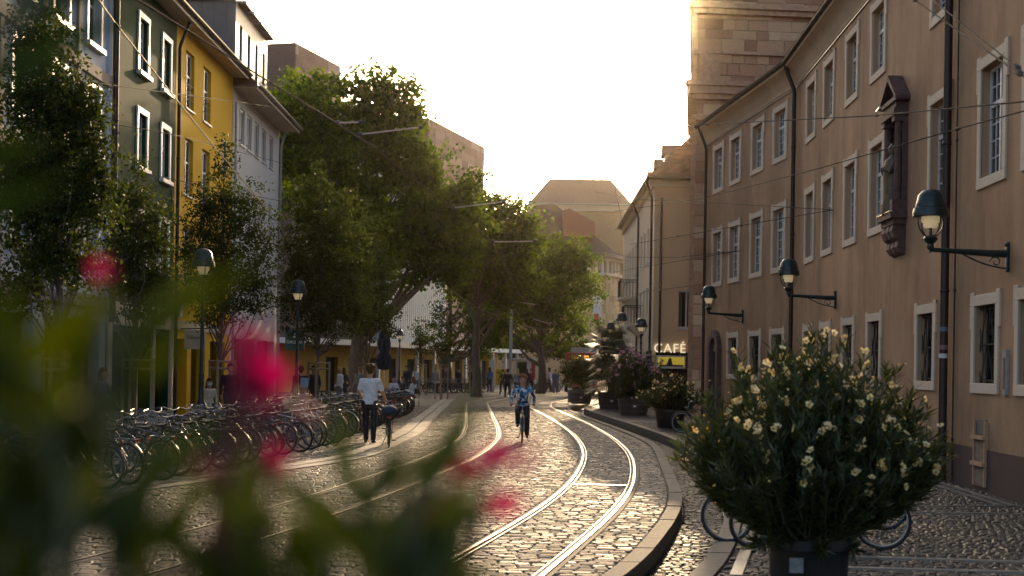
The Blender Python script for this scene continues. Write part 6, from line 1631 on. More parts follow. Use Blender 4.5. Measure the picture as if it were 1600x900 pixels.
    c = MB().lathe([(0.0,-.004),(0.085,-.004),(0.09,0),(0.085,.004),(0,.004)], 18, M=Matrix.Translation((bb[0],-0.05,bb[2])) @ Matrix.Rotation(R(90),4,'X')); c.tube([(bb[0],-.06,bb[2]), (bb[0]+0.09,-.075,bb[2]-0.14)], 0.010, 6); c.tube([(bb[0],.06,bb[2]), (bb[0]-0.09,.075,bb[2]+0.14)], 0.010, 6)
    cr = c.build('crank', CHROME, r)
    MB().box(bb[0]+0.05,bb[0]+0.13,-.17,-.08,bb[2]-.155,bb[2]-.13).build('pedal', SADDLE, cr); MB().box(bb[0]-0.13,bb[0]-0.05,.08,.17,bb[2]+.13,bb[2]+.155).build('pedal', SADDLE, cr)
    MB().tube([(bb[0],-.055,bb[2]+.085), (rx,-.055,z+.035)], 0.004, 4).tube([(bb[0],-.055,bb[2]-.085), (rx,-.055,z-.035)], 0.004, 4).build('chain', TYRE, r)
    if rack:
        q = MB()
        for s in (-0.06,0,0.06): q.tube([(-0.28,s,0.72), (-0.75,s,0.73)], 0.006, 5)
        for x in (-0.35,-0.55,-0.74): q.tube([(x,-.065,.725), (x,.065,.725)], 0.006, 5)
        for s in (-1,1): q.tube([(-0.6,s*.062,.725), (rx,s*.07,z)], 0.006, 5)
        rk = q.build('rack', CHROME if step else TYRE, r); MB().box(-0.78,-0.765,-.05,.05,.69,.73).build('tail_light', REDL, rk)
    MB().lathe([(0.0,-.05),(0.03,-.04),(0.035,0.02),(0.0,0.025)], 10, M=Matrix.Translation((0.40,0,0.80)) @ Matrix.Rotation(R(90),4,'Y')).build('headlight', CHROME, r, smooth=True)
    MB().tube([(-0.12,0.04,0.30), (-0.05,0.17,0.01)], 0.009, 6).build('stand', CHROME, r)
    if basket:
        q = MB()
        for zz in (0.78,0.86,0.94,1.02):
            e = 0.12+0.03*(zz-0.78)/0.24; q.tube([(0.36,-e,zz),(0.62,-e,zz),(0.62,e,zz),(0.36,e,zz)], 0.006, 4, closed=True)
        for k in range(9): q.tube([(0.62,-0.12+0.03*k,0.78),(0.63,-0.145+0.036*k,1.02)], 0.005, 4); 
        for k in range(6):
            for s in (-1,1): q.tube([(0.37+0.05*k,s*.12,.78),(0.37+0.05*k,s*.15,1.02)], 0.005, 4)
        q.box(0.36,0.62,-.12,.12,.772,.78); q.build('basket', CHROME, r)
    return r
def paint(n, c): return mat('bicycle paint ' + n, c, 0.35, 0.1, 0.1, coat=0.3)
PAINTS = [('black',(0.012,0.012,0.013)),('dark grey',(0.05,0.05,0.052)),('silver',(0.38,0.38,0.38)),('navy blue',(0.012,0.025,0.06)),('dark green',(0.012,0.035,0.022)),('wine red',(0.09,0.012,0.014)),('pale blue',(0.10,0.20,0.30)),('white',(0.50,0.50,0.48))]
PM = {n: paint(n, c) for n, c in PAINTS}
PROTO = {}
for kind in (0, 1, 2):
    PROTO[kind] = make_bike('bicycle', PM['black'], step=(kind == 1), basket=(kind == 2))
used_proto = set()
def bike(kind, colour, loc, heading, label, group=None, lean=0.0, scale=1.0):
    """heading: direction the bike points, angle from +X"""
    src = PROTO[kind]
    o = copy_tree(src) if kind in used_proto else src
    used_proto.add(kind)
    o.location = loc; o.rotation_euler = (lean, 0, heading); o.scale = (scale,)*3
    for c in list(o.children):
        if c.data and c.data.materials and c.data.materials[0] is PM['black']:
            c.material_slots[0].link = 'OBJECT'; c.material_slots[0].material = PM[colour]
    return tag(o, label, 'bicycle', group)
# prototypes are used by the first bike of each kind, so order matters: copies are made before colours change
order_words = ['first','second','third','fourth','fifth','sixth','seventh','eighth','ninth','tenth','eleventh','twelfth','thirteenth','fourteenth','fifteenth','sixteenth','seventeenth','eighteenth','nineteenth','twentieth']
GL = 'bicycles parked along the shop pavement'
def row_x(y): return float(np.interp(y, [17,19.6,26.4,32.8,38,46,57.5,60], [-6.5,-6.0,-4.85,-4.15,-4.05,-3.95,-3.75,-3.7]))
ys = []; y = 18.4
while y < 58: ys.append(y); y += random.uniform(0.78, 1.05) if y < 36 else random.uniform(0.62, 0.8)
iman = 34.6
before = [y for y in ys if y < iman]; after = [y for y in ys if y >= iman]
cols = ['black','black','dark grey','navy blue','silver','black','dark green','black','dark grey','black','black','wine red','dark grey','black']
rgb_ = random.Random(4)
for i, y in enumerate(ys):
    near = y < iman
    hd = R(180 - rgb_.uniform(12, 30) - (0 if y < 40 else (y-40)*1.1))     # front wheel into the rack, away from the street
    k = rgb_.choice([0,0,1,0,2]); cl_ = rgb_.choice(cols)
    if i == 0: pass
    c = Vector((row_x(y) - 0.80 + rgb_.uniform(-0.12,0.08), y + 0.2, 0.0))
    n_ = (len(before)-1-i) if near else (i-len(before))
    word = order_words[n_] if n_ < 20 else '%dth' % (n_+1)
    if n_ >= 20: word = {1:'%dst',2:'%dnd',3:'%drd'}.get((n_+1)%10,'%dth') % (n_+1)
    lab = '%s bicycle parked in the kerb row, %s %s the man in white' % (cl_, word, 'nearer than' if near else 'beyond')
    bike(k, cl_, c, hd, lab, GL, lean=R(rgb_.uniform(-7,7)))
# back row behind, front wheels facing the street
GB = 'second row of bicycles nearer the trees'
bk = []
y = 20.5
while y < 44: bk.append(y); y += rgb_.uniform(1.0, 1.5)
for i, y in enumerate(bk):
    hd = R(rgb_.uniform(-30, 20)); cl_ = rgb_.choice(cols)
    bike(rgb_.choice([0,1,2]), cl_, Vector((row_x(y) - 2.6 + rgb_.uniform(-.15,.15), y, 0)), hd, '%s bicycle in the back row by the trees, %s from the camera end' % (cl_, order_words[i] if i < 20 else '%dth' % (i+1)), GB, lean=R(rgb_.uniform(-7,7)))
GF = 'bicycles parked on the far side of the square'
for i in range(15):
    x = 664 + i*6.0; Y = 98 + 0.25*i; p = at(x, 600, Y); cl_ = cols[i % len(cols)]
    bike((0,1,2)[i % 3], cl_, (p.x, Y + rgb_.uniform(-.5,.5), 0), R(rgb_.uniform(215,250)), 'far %s bicycle before the yellow arcade, %s from the parasol side' % (cl_, order_words[i]), GF, R(rgb_.uniform(-6,6)))
for i in range(9):
    x = 832 + i*5.6; Y = 108 + 0.3*i; p = at(x, 600, Y); cl_ = cols[(i*3) % len(cols)]
    bike((1,0,2)[i % 3], cl_, (p.x, Y, 0), R(rgb_.uniform(200,330)), 'distant %s bicycle between kiosk and tram, %s from the kiosk' % (cl_, order_words[i]), GF, R(rgb_.uniform(-6,6)))
# bikes behind the huge oleander
pa = gnd(1146, 851, PZ); bike(0, 'black', (pa.x + 0.42, pa.y + 0.1, PZ), R(172), 'bicycle behind the huge oleander, its wheel showing on the street side', 'bicycles behind the oleander', R(5), 0.88)
pb = gnd(1172, 858, PZ); bike(1, 'black', (pb.x + 0.5, pb.y + 0.1, PZ), R(188), 'second dark bicycle behind the huge oleander, closest to its tub', 'bicycles behind the oleander', R(-4), 0.86)
pc_ = gnd(1378, 864, PZ); bike(0, 'dark grey', (pc_.x - 0.42, pc_.y + 0.3, PZ), R(-8), 'dark bicycle with chrome guard on the wall side of the oleander', 'bicycles behind the oleander', R(-6), 0.92)
pc_ = gnd(1400, 838, PZ); bike(2, 'black', (pc_.x - 0.45, pc_.y + 0.5, PZ), R(8), 'rearmost bicycle behind the oleander, wheel peeking out on the wall side', 'bicycles behind the oleander', R(6), 0.9)
pc_ = gnd(1052, 677, PZ); bike(0, 'black', (pc_.x + 0.75, pc_.y, PZ), R(175), 'bicycle wheel showing beside the smaller yellow oleander', 'bicycles behind the oleander', R(4), 0.95)
# ------------------------------------------------------------------ people: capsules fused into one skin by a voxel remesh
SKIN = mat('skin', (0.42,0.25,0.17), 0.55, var=0.06)
def cloth(n, c, **k): return mat('cloth ' + n, c, 0.85, var=0.22, scale=9, bump=0.4, bscale=14, **k)
C_WHITE = cloth('white', (0.62,0.63,0.64)); C_BLACK = cloth('black', (0.012,0.012,0.014)); C_DARK = cloth('charcoal', (0.03,0.03,0.034)); C_NAVY = cloth('navy', (0.02,0.03,0.06)); C_BLUE = cloth('blue', (0.10,0.17,0.30)); C_JEANS = cloth('jeans', (0.11,0.16,0.24)); C_CREAM = cloth('cream', (0.50,0.42,0.30)); C_GREY = cloth('grey', (0.18,0.18,0.18)); C_RED = cloth('red', (0.28,0.03,0.03)); C_BROWN = cloth('brown', (0.11,0.07,0.05)); C_PINK = cloth('pink', (0.5,0.05,0.16)); C_SHOE = mat('dark shoes', (0.02,0.02,0.02), 0.6); C_SOLE = mat('white sole', (0.6,0.6,0.58), 0.6)
H_BROWN = mat('brown hair', (0.075,0.035,0.014), 0.8, var=0.5, scale=30, spec=0.2, bump=0.8, bscale=60); H_DARK = mat('dark hair', (0.018,0.012,0.010), 0.8, var=0.4, scale=30, spec=0.2, bump=0.8, bscale=60); H_BLOND = mat('blond hair', (0.50,0.33,0.14), 0.8, var=0.35, scale=30, spec=0.2, bump=0.8, bscale=60); H_AUB = mat('auburn hair', (0.20,0.075,0.028), 0.8, var=0.4, scale=30, spec=0.2, bump=0.8, bscale=60)
def pattern_cloth():
    m, n, l, b = nt('blue white print blouse')
    tc = n.new('ShaderNodeTexCoord'); v = n.new('ShaderNodeTexVoronoi'); v.inputs['Scale'].default_value = 17; l.new(tc.outputs['Object'], v.inputs['Vector'])
    rp = n.new('ShaderNodeValToRGB'); rp.color_ramp.interpolation = 'CONSTANT'
    rp.color_ramp.elements[0].color = (0.015,0.03,0.09,1); rp.color_ramp.elements[1].position = 0.4; rp.color_ramp.elements[1].color = (0.05,0.25,0.42,1); e = rp.color_ramp.elements.new(0.68); e.color = (0.55,0.62,0.66,1)
    sp = n.new('ShaderNodeSeparateColor'); l.new(v.outputs['Color'], sp.inputs[0]); l.new(sp.outputs[0], rp.inputs[0]); l.new(rp.outputs[0], b.inputs['Base Color']); b.inputs['Roughness'].default_value = 0.8; return m
C_PRINT = pattern_cloth()
def fuse(prims, voxel, mats, smooth_it=3):
    """prims: (a, b, ra, rb, mat index, squash) tapered capsules -> one continuous mesh"""
    mb = MB()
    for a, b_, ra, rb_, mi, sq in prims:
        a, b_ = Vector(a), Vector(b_); d = b_ - a
        n, k = 12, 5
        M_ = Matrix.Translation(a)
        z = d.normalized() if d.length > 1e-5 else Vector((0,0,1))
        q = z.to_track_quat('Z','Y').to_matrix().to_4x4()
        L = d.length; prof = []
        for i in range(k+1): t = math.pi/2*i/k; prof.append((ra*math.sin(t), -ra*math.cos(t)))
        for i in range(1, k+1): t = math.pi/2*i/k; prof.append((rb_*math.cos(t), L+rb_*math.sin(t)))
        prof.insert(k+1, (rb_, L))
        o = len(mb.v); mb.lathe([(max(r_,1e-4), z_) for r_, z_ in prof], n, M=M_ @ q)
        if sq != (1,1):      # squash about the capsule axis in world x / y
            for i in range(o, len(mb.v)):
                p = Vector(mb.v[i]); t = max(0, min(1, (p-a).dot(d)/max(d.length_squared,1e-9))); c = a + d*t
                mb.v[i] = (c.x + (p.x-c.x)*sq[0], c.y + (p.y-c.y)*sq[1], p.z)
    me = mb.mesh('tmp', mats[0]); o = bpy.data.objects.new('tmp', me); col.objects.link(o)
    md = o.modifiers.new('r', 'REMESH'); md.mode = 'VOXEL'; md.voxel_size = voxel
    ms = o.modifiers.new('s', 'SMOOTH'); ms.iterations = smooth_it; ms.factor = 0.5
    dg = bpy.context.evaluated_depsgraph_get(); out = bpy.data.meshes.new_from_object(o.evaluated_get(dg)); bpy.data.objects.remove(o)
    out.materials.clear()
    for m in mats: out.materials.append(m)
    n = len(out.polygons); C = np.empty(n*3, np.float32); out.polygons.foreach_get('center', C); C = C.reshape(-1,3)
    best = np.full(n, 9e9); idx = np.zeros(n, np.int32)
    for a, b_, ra, rb_, mi, sq in prims:
        a, b_ = np.array(a, float), np.array(b_, float); d = b_-a; t = np.clip(((C-a)@d)/max(d@d,1e-9), 0, 1); c = a + t[:,None]*d
        q = (C-c)/np.array([sq[0],sq[1],1]); ds = np.linalg.norm(q,axis=1) - (ra+(rb_-ra)*t)
        m = ds < best; best[m] = ds[m]; idx[m] = mi
    out.polygons.foreach_set('material_index', idx); out.polygons.foreach_set('use_smooth', np.ones(n, bool)); out.update()
    return out
def hand(prims, w, tip, mi, grip=False, sc=1.0, side=1):
    """palm and five unequal bent fingers between wrist w and direction tip"""
    w, tip = Vector(w), Vector(tip); d = (tip-w).normalized(); s = d.cross(Vector((0,0,1))); s = s.normalized() if s.length > .1 else Vector((1,0,0)); dn = s.cross(d); dn = dn if dn.z < 0 else -dn
    pk = w + d*0.085*sc; prims.append((w, pk, 0.026*sc, 0.030*sc, mi, (1,1)))
    for i, L in enumerate((0.070,0.080,0.074,0.058)):
        a = pk + s*(i-1.5)*0.020*sc; cur = 0.9 if grip else 0.35
        b_ = a + (d*(1-cur*0.4)+dn*cur*0.5).normalized()*L*0.5*sc; c = b_ + (d*(1-cur)+dn*cur).normalized()*L*0.5*sc
        prims.append((a, b_, 0.0095*sc, 0.009*sc, mi, (1,1))); prims.append((b_, c, 0.009*sc, 0.0075*sc, mi, (1,1)))
    a = w + d*0.03*sc + s*side*0.028*sc; b_ = a + (d*0.6+s*side*0.7).normalized()*0.04*sc; prims.append((a, b_, 0.012*sc, 0.011*sc, mi, (1,1))); prims.append((b_, b_ + (d+dn*0.4).normalized()*0.03*sc, 0.011*sc, 0.009*sc, mi, (1,1)))
# material order in every body: 0 skin, 1 top, 2 trousers, 3 shoes, 4 hair
def head(pr, base, H, hair='short', tilt=(0,0), curly=0, seed=0):
    """base: neck foot; faces +y"""
    b = Vector(base); f = Vector((tilt[0], 0.02+tilt[1], 0)); hr = 0.066*H
    pr.append((b, b + f*0.3 + Vector((0,0.012,0.085*H/1.75)), 0.055, 0.052, 0, (1,1)))
    c = b + f + Vector((0,0.015,0.185*H/1.75))
    pr.append((c + Vector((0,0.012,-0.055)), c + Vector((0,-0.005,0.035)), hr*0.62, hr*0.78, 0, (0.92,1.05)))
    pr.append((c + Vector((0,0.085,-0.005)), c + Vector((0,0.100,-0.028)), 0.010, 0.014, 0, (1,1)))       # nose
    pr.append((c + Vector((0,0.070,-0.092)), c + Vector((0,0.055,-0.09)), 0.020, 0.026, 0, (1,1)))        # chin
    for s in (-1,1): pr.append((c + Vector((s*0.078,-0.005,0.0)), c + Vector((s*0.080,-0.01,-0.035)), 0.014, 0.012, 0, (1,1)))
    pr.append((c + Vector((0,-0.035,0.045)), c + Vector((0,-0.055,0.0)), hr*0.86, hr*0.74, 4, (0.98,1)))  # hair cap
    pr.append((c + Vector((0,0.012,0.075)), c + Vector((0,-0.03,0.07)), hr*0.66, hr*0.74, 4, (1.05,1)))
    if hair == 'long':
        pr.append((c + Vector((0,-0.07,0.0)), c + Vector((0,-0.095,-0.22)), 0.082, 0.070, 4, (1.25,0.7)))
        for s in (-1,1): pr.append((c + Vector((s*0.066,-0.03,0.03)), c + Vector((s*0.078,-0.035,-0.19)), 0.028, 0.026, 4, (1,1)))
    rg = random.Random(seed)
    for k in range(curly):
        a = rg.uniform(0,6.28); e = rg.uniform(-0.1,1.4); p = c + Vector((math.cos(a)*math.cos(e)*0.105, -0.03+math.sin(a)*math.cos(e)*0.095, 0.045+math.sin(e)*0.095))
        if p.y > c.y+0.035 and p.z < c.z+0.07: continue
        pr.append((p, p+Vector((0,0,0.008)), rg.uniform(0.030,0.042), 0.032, 4, (1,1)))
    return c
def person(label, loc, face, pose='stand', H=1.75, mats=(SKIN,C_DARK,C_BLACK,C_SHOE,H_DARK), voxel=0.022, hair='short', female=False, seed=0, curly=0, arms=None, sleeves='long', fingers=False, group=None, legs=None, torso=None, lean=0.0):
    """face: angle the person looks to, from +Y, counter-clockwise; joints in local metres, looking to +y"""
    s = H/1.75; pr = []; rg = random.Random(seed)
    hipz = 0.92*s if pose != 'sit' else 0.52; shz = hipz + 0.53*s
    V = Vector; ln = lean
    hip = V((0,0,hipz)); chest = V((0, ln*0.35, shz-0.10*s)); neck = V((0, ln*0.5, shz+0.03*s))
    shw = (0.195 if not female else 0.168)*s; hw = 0.095*s
    tq = (1.35,0.92) if not female else (1.22,0.92)
    pr.append((hip+V((0,0,-0.04)), hip+V((0,ln*0.1,0.06*s)), 0.122*s, 0.112*s, 2, (1.28,0.95)))
    pr.append((hip+V((0,ln*0.05,0.015*s)), hip.lerp(chest,0.55), 0.134*s, 0.126*s if not female else 0.112*s, 1, tq))
    pr.append((hip.lerp(chest,0.5), chest, 0.126*s if not female else 0.112*s, 0.136*s, 1, tq))
    for sg in (-1,1): pr.append((chest+V((sg*0.06*s,0,0.05*s)), V((sg*shw,ln*0.42,shz-0.03*s)), 0.085*s, 0.066*s, 1, (1,1)))
    c = head(pr, neck, H, hair, curly=curly, seed=seed)
    # legs
    if legs is None:
        st = {'stand': (0.02,-0.02), 'walk': (0.22,-0.24), 'push': (0.16,-0.10)}.get(pose, (0,0))
        legs = []
        for sg, dy in zip((-1,1), st):
            if pose == 'sit': legs.append((V((sg*hw,0.0,hipz)), V((sg*0.12,0.42,hipz+0.02)), V((sg*0.12,0.44,0.09)), V((sg*0.13,0.60,0.04))))
            else:
                ank = V((sg*(hw+0.01), dy, 0.085 + (0.05 if dy < -0.15 else 0))); kn = hip + V((sg*hw,0,0)); kn = kn.lerp(ank, 0.5) + V((0, 0.035+abs(dy)*0.12, 0))
                legs.append((V((sg*hw,0,hipz)), kn, ank, ank + V((sg*0.02,0.15,-0.045))))
    for a, k, an, toe in legs:
        pr.append((a, k, 0.104*s, 0.074*s, 2, (1,1))); pr.append((k, an+V((0,0,0.02)), 0.072*s, 0.060*s, 2, (1,1)))
        pr.append((an+V((0,-0.035,-0.04)), toe, 0.042, 0.034, 3, (1.05,1)))
    if arms is None:
        arms = []
        for sg in (-1,1):
            sh = V((sg*shw, ln*0.42, shz-0.03*s))
            if pose == 'sit': el = sh + V((sg*0.06,0.08,-0.26)); wr = el + V((-sg*0.04,0.22,0.02))
            elif pose == 'walk': el = sh + V((sg*0.05,-0.10*sg,-0.27*s)); wr = el + V((0,0.06-0.10*sg,-0.22*s))
            else: el = sh + V((sg*0.06,-0.03,-0.28*s)); wr = el + V((-sg*0.01,0.10+0.1*rg.random(),-0.20*s))
            arms.append((sh, el, wr))
    for i, (sh, el, wr) in enumerate(arms):
        sg = -1 if i == 0 else 1; m2 = 1 if sleeves == 'long' else 0
        if sleeves == 'short':
            mid = sh.lerp(el, 0.72); pr.append((sh, mid, 0.060*s, 0.062*s, 1, (1,1))); pr.append((mid.lerp(sh,0.2), el, 0.044*s, 0.040*s, 0, (1,1)))
        else: pr.append((sh, el, 0.058*s, 0.047*s, 1, (1,1)))
        pr.append((el, wr, 0.042*s if m2 == 0 else 0.046*s, 0.029*s if m2 == 0 else 0.036*s, m2, (1,1)))
        d = (wr-el).normalized(); hand(pr, wr, wr+d, 0, grip=fingers, sc=s, side=-sg) if fingers else pr.extend([(wr, wr+d*0.07*s, 0.030*s, 0.034*s, 0, (1,0.9)), (wr+d*0.07*s, wr+d*0.15*s, 0.028*s, 0.016*s, 0, (1,1))])
    me = fuse(pr, voxel, mats, 2)
    o = obj('person', me, None, loc, (0,0,face)); tag(o, label, 'person', group)
    if voxel < 0.02:      # eyes and brows for the figures seen closest
        for sg in (-1,1):
            e = MB().ball((c.x+sg*0.031, c.y+0.078, c.z+0.012), (0.012,0.006,0.008), 8, 5).mesh('eye', mat('dark eye', (0.02,0.015,0.012), 0.3)); obj('eye', e, o)
    return o
V3 = Vector
# man pushing his bicycle, seen from behind
pm = gnd(577, 692); H = 1.88; s = H/1.75; hipz = .92*s; shz = hipz+.53*s; shw = .195*s
arms = [(V3((-shw,0,shz-.03)), V3((-shw-.07,0.02,shz-.30)), V3((-.17,.16,shz-.48))), (V3((shw,0.02,shz-.03)), V3((shw+.09,.06,shz-.30)), V3((.34,.26,shz-.46)))]
person('man in white t-shirt and black trousers pushing his bicycle, seen from behind', (pm.x, pm.y, 0), R(-4), 'push', H, (SKIN, C_WHITE, C_BLACK, C_SHOE, H_BROWN), 0.013, 'short', False, 3, 34, arms, 'short', True)
pbk = gnd(606, 699)
mbk = bike(0, 'black', (pbk.x - 0.03, pbk.y + 0.55, 0), R(96), 'black bicycle with a dark bag and red tail light pushed by the man', None, R(0))
MB().ball((-0.52,0,0.86), (0.20,0.20,0.12), 14, 8).build('bag', C_NAVY, mbk, smooth=True)
# woman riding towards the camera
pw = gnd(816, 693)
wy = pw.y; hb_z = 0.99
wb = bike(0, 'pale blue', (pw.x, wy + 0.50, 0), R(-91), 'light bicycle ridden by the woman in the printed blouse', None, 0)
H = 1.68; s = H/1.75; hipz = 0.95; shz = hipz + .50; shw = .165
# local axes of the rider: +y is the riding direction; she sits 0.21 behind the bike's middle
hx_ = 0.21
arms = [(V3((-shw,.10,shz-.03)), V3((-shw-.13,.14,shz-.30)), V3((-.29,.33,hb_z+.04))), (V3((shw,.10,shz-.03)), V3((shw+.13,.14,shz-.30)), V3((.29,.33,hb_z+.04)))]
legs = [(V3((-.09,0,hipz-.03)), V3((-.12,.34,.62)), V3((-.12,.20,.20)), V3((-.125,.36,.15))), (V3((.09,0,hipz-.03)), V3((.13,.40,.80)), V3((.12,.14,.47)), V3((.125,.30,.43)))]
person('woman in a blue printed blouse riding a bicycle along the street', (pw.x, wy + 0.50 + hx_, 0), R(180), 'ride', H, (SKIN, C_PRINT, C_BLACK, C_SHOE, H_AUB), 0.013, 'long', True, 5, 10, arms, 'long', True, legs=legs, lean=0.22)
# two riders seen from behind just beyond her
p = gnd(808, 622); person('blond woman in grey seen from behind beyond the cyclist', (p.x, p.y, 0), R(5), 'walk', 1.76, (SKIN, C_GREY, C_DARK, C_SHOE, H_BLOND), 0.026, 'long', True, 11)
p = gnd(793, 621); person('person in black walking beside the blond woman', (p.x, p.y, 0), R(10), 'walk', 1.72, (SKIN, C_BLACK, C_BLACK, C_SHOE, H_DARK), 0.026, 'short', False, 12)
p = gnd(785, 617); person('person in dark red jacket just left of the pair from behind', (p.x, p.y+2, 0), R(20), 'walk', 1.7, (SKIN, C_BROWN, C_DARK, C_SHOE, H_AUB), 0.03, 'short', True, 13)
# shop pavement
p = at(327, 600, 37.5); person('child in a cream sweater with a face mask beside the lamp post', (p.x, 37.5, 0.03), R(-165), 'stand', 1.42, (SKIN, C_CREAM, C_DARK, C_SHOE, H_DARK), 0.019, 'long', True, 21)
o = bpy.data.objects[[o.name for o in col.objects if o.name.startswith('person')][-1]]
p = at(360, 600, 41); person('man in a dark sweater standing behind the child', (p.x, 41, 0.03), R(-170), 'stand', 1.82, (SKIN, C_BLACK, C_DARK, C_SHOE, H_DARK), 0.019, 'short', False, 22)
p = at(470, 600, 47.5); person('person in dark top and jeans carrying a light blue bag', (p.x, 47.5, 0.0), R(20), 'stand', 1.8, (SKIN, C_BLACK, C_JEANS, C_SHOE, H_BROWN), 0.022, 'short', False, 23)
bg_ = root('shoulder_bag', 'light blue bag on the shoulder of the person in jeans', 'bag', (p.x+0.14, 47.32, 1.25)); MB().cbox(p.x+0.02,p.x+0.27,47.24,47.38,1.12,1.45,0.03).build('pouch', cloth('light blue', (0.25,0.40,0.52)), bg_)
MB().tube([(p.x+0.04,47.31,1.44),(p.x-0.05,47.4,1.56),(p.x-0.1,47.5,1.5)], 0.012, 5).build('strap', C_NAVY, bg_)
p = at(160, 600, 33); person('long-haired woman in grey before the pale house', (p.x, 33, 0.03), R(-100), 'walk', 1.68, (SKIN, C_GREY, C_DARK, C_SHOE, H_AUB), 0.02, 'long', True, 24)
# standing and strolling people across the square
FAR = [(736,101,'walk',C_BLACK,C_DARK,H_DARK,150,'man in black walking before the far bicycles'), (765,106,'stand',C_BLUE,C_NAVY,H_BROWN,20,'person in a light blue shirt by the arcade end'), (680,103,'stand',C_GREY,C_JEANS,H_DARK,190,'person in grey beside the young tree stakes'), (697,104,'stand',C_BROWN,C_DARK,H_AUB,120,'person in brown between two young trees'), (716,104,'stand',C_BLACK,C_BLACK,H_DARK,200,'bulky person in black before the yellow wall'), (635,92,'stand',C_BLACK,C_DARK,H_DARK,150,'tall person in black standing behind the seated group'), (650,95,'stand',C_WHITE,C_JEANS,H_BROWN,210,'person in white beside the tree stakes'), (537,66,'walk',C_DARK,C_NAVY,H_BROWN,30,'person in charcoal under the dense street tree'), (531,62,'stand',C_WHITE,C_JEANS,H_BLOND,70,'person in white under the dense street tree'), (561,70,'stand',C_GREY,C_DARK,H_AUB,140,'person in grey beside the folded parasol'), (823,106,'stand',C_NAVY,C_NAVY,H_DARK,10,'person in navy before the kiosk counter'), (829,107,'stand',C_RED,C_DARK,H_DARK,200,'person in red beside the kiosk'), (868,104,'stand',C_BLUE,C_JEANS,H_BROWN,180,'person in blue near the red tram'), (858,109,'walk',C_WHITE,C_GREY,H_DARK,90,'person in white strolling before the tram'), (846,112,'stand',C_RED,C_JEANS,H_BLOND,150,'person in red between kiosk and trunk'), (490,52,'stand',C_DARK,C_BLACK,H_DARK,160,'dim figure behind the tree stakes near the lamp')]
for i, (x, Y, pose, a, b_, h, fc, lab) in enumerate(FAR):
    p = at(x, 600, Y); person(lab, (p.x, Y, 0), R(fc), pose, random.uniform(1.68,1.82), (SKIN, a, b_, C_SHOE, h), 0.034, 'long' if i % 3 == 1 else 'short', i % 3 == 1, 40+i, group='people strolling on the square')
# group sitting round a small table
CH_M = mat('dark bistro chair', (0.03,0.028,0.026), 0.5, 0.3)
for i, (x, Y, a, h, fc, lab) in enumerate(((615,66,C_WHITE,H_DARK,200,'seated woman in white at the café table'), (630,66.8,C_DARK,H_BROWN,130,'seated person in charcoal at the café table'), (646,66,C_WHITE,H_AUB,60,'seated long-haired woman turned away at the café table'))):
    p = at(x, 600, Y)
    person(lab, (p.x, Y, 0), R(fc), 'sit', 1.72, (SKIN, a, C_JEANS, C_SHOE, h), 0.026, 'long', True, 70+i, group='people sitting at the café table')
    ch_ = root('bistro_chair', lab.replace('seated', 'chair under the seated'), 'chair', (p.x, Y, 0), 'bistro chairs', world=False); ch_.rotation_euler = (0,0,R(fc))
    MB().cbox(-.2,.2,-.2,.2,.40,.43,.01).build('seat', CH_M, ch_); MB().cbox(-.2,.2,-.23,-.2,.6,.86,.01).build('backrest', CH_M, ch_)
    for sx in (-.18,.18):
        for sy in (-.2,.18): MB().tube([(sx,sy,0),(sx,sy,.86 if sy < 0 else .4)], .012, 6).build('leg', CH_M, ch_)
p = at(632, 600, 65.4); r = root('bistro_table', 'small round table between the seated people', 'table', (p.x,65.4,0)); MB().lathe([(0,.70),(.34,.70),(.35,.72),(.34,.735),(0,.735)], 20, (p.x,65.4,0)).build('top', WHITEPAINT, r); MB().lathe([(.22,0),(.22,.03),(.03,.06),(.03,.70)], 12, (p.x,65.4,0)).build('stem', CH_M, r)
# child's mask
ob = [o for o in col.objects if o.get('label','').startswith('child in a cream')][0]
m_ = MB(); m_.ball((0,0.05,0), (0.052,0.035,0.035), 10, 6); obj('face_mask', m_.mesh('face_mask', cloth('mask', (0.45,0.52,0.56))), ob, (0, 0.045, 0.92*1.42/1.75+0.53*1.42/1.75+0.03*1.42/1.75+0.115))
# ------------------------------------------------------------------ out-of-focus oleander right in front of the camera
no = root('magenta_oleander', 'blurred magenta flowering oleander very close to the camera', 'potted plant', (-0.42, 0.95, 0))
MB().lathe([(0.20,0),(0.21,0.02),(0.27,0.42),(0.29,0.43),(0.29,0.48),(0.26,0.48),(0.25,0.40),(0.0,0.40)], 32, (-0.42,0.95,0)).build('tub', mat('terracotta tub', (0.25,0.10,0.055), 0.8, var=0.3), no, smooth=True)
rg = np.random.default_rng(17)
base = Vector((-0.42,0.95,0.42)); stems = MB(); Vl = []; tn = []
def add_leaf(a, b_, w, tone, roll=0.0):
    """a long lance leaf from a to b in four facets across its length"""
    a, b_ = np.array(a), np.array(b_); d = b_-a; L = np.linalg.norm(d); d /= L
    v = np.array([0,1.0,0]); s = np.cross(d, v); s /= np.linalg.norm(s); n = np.cross(s, d); s2 = s*math.cos(roll)+n*math.sin(roll); n2 = np.cross(s2, d)
    P = []
    for t, ww in ((0,0.12),(0.22,0.75),(0.5,1.0),(0.78,0.68),(1.0,0.03)):
        c = a + d*L*t + n2*L*0.10*math.sin(math.pi*t); P.append((c - s2*w*ww/2 - n2*w*0.06, c, c + s2*w*ww/2 - n2*w*0.06))
    for i in range(4):
        Vl.append([P[i][0],P[i][1],P[i+1][1],P[i+1][0]]); Vl.append([P[i][1],P[i][2],P[i+1][2],P[i+1][1]]); tn.extend([tone,tone])
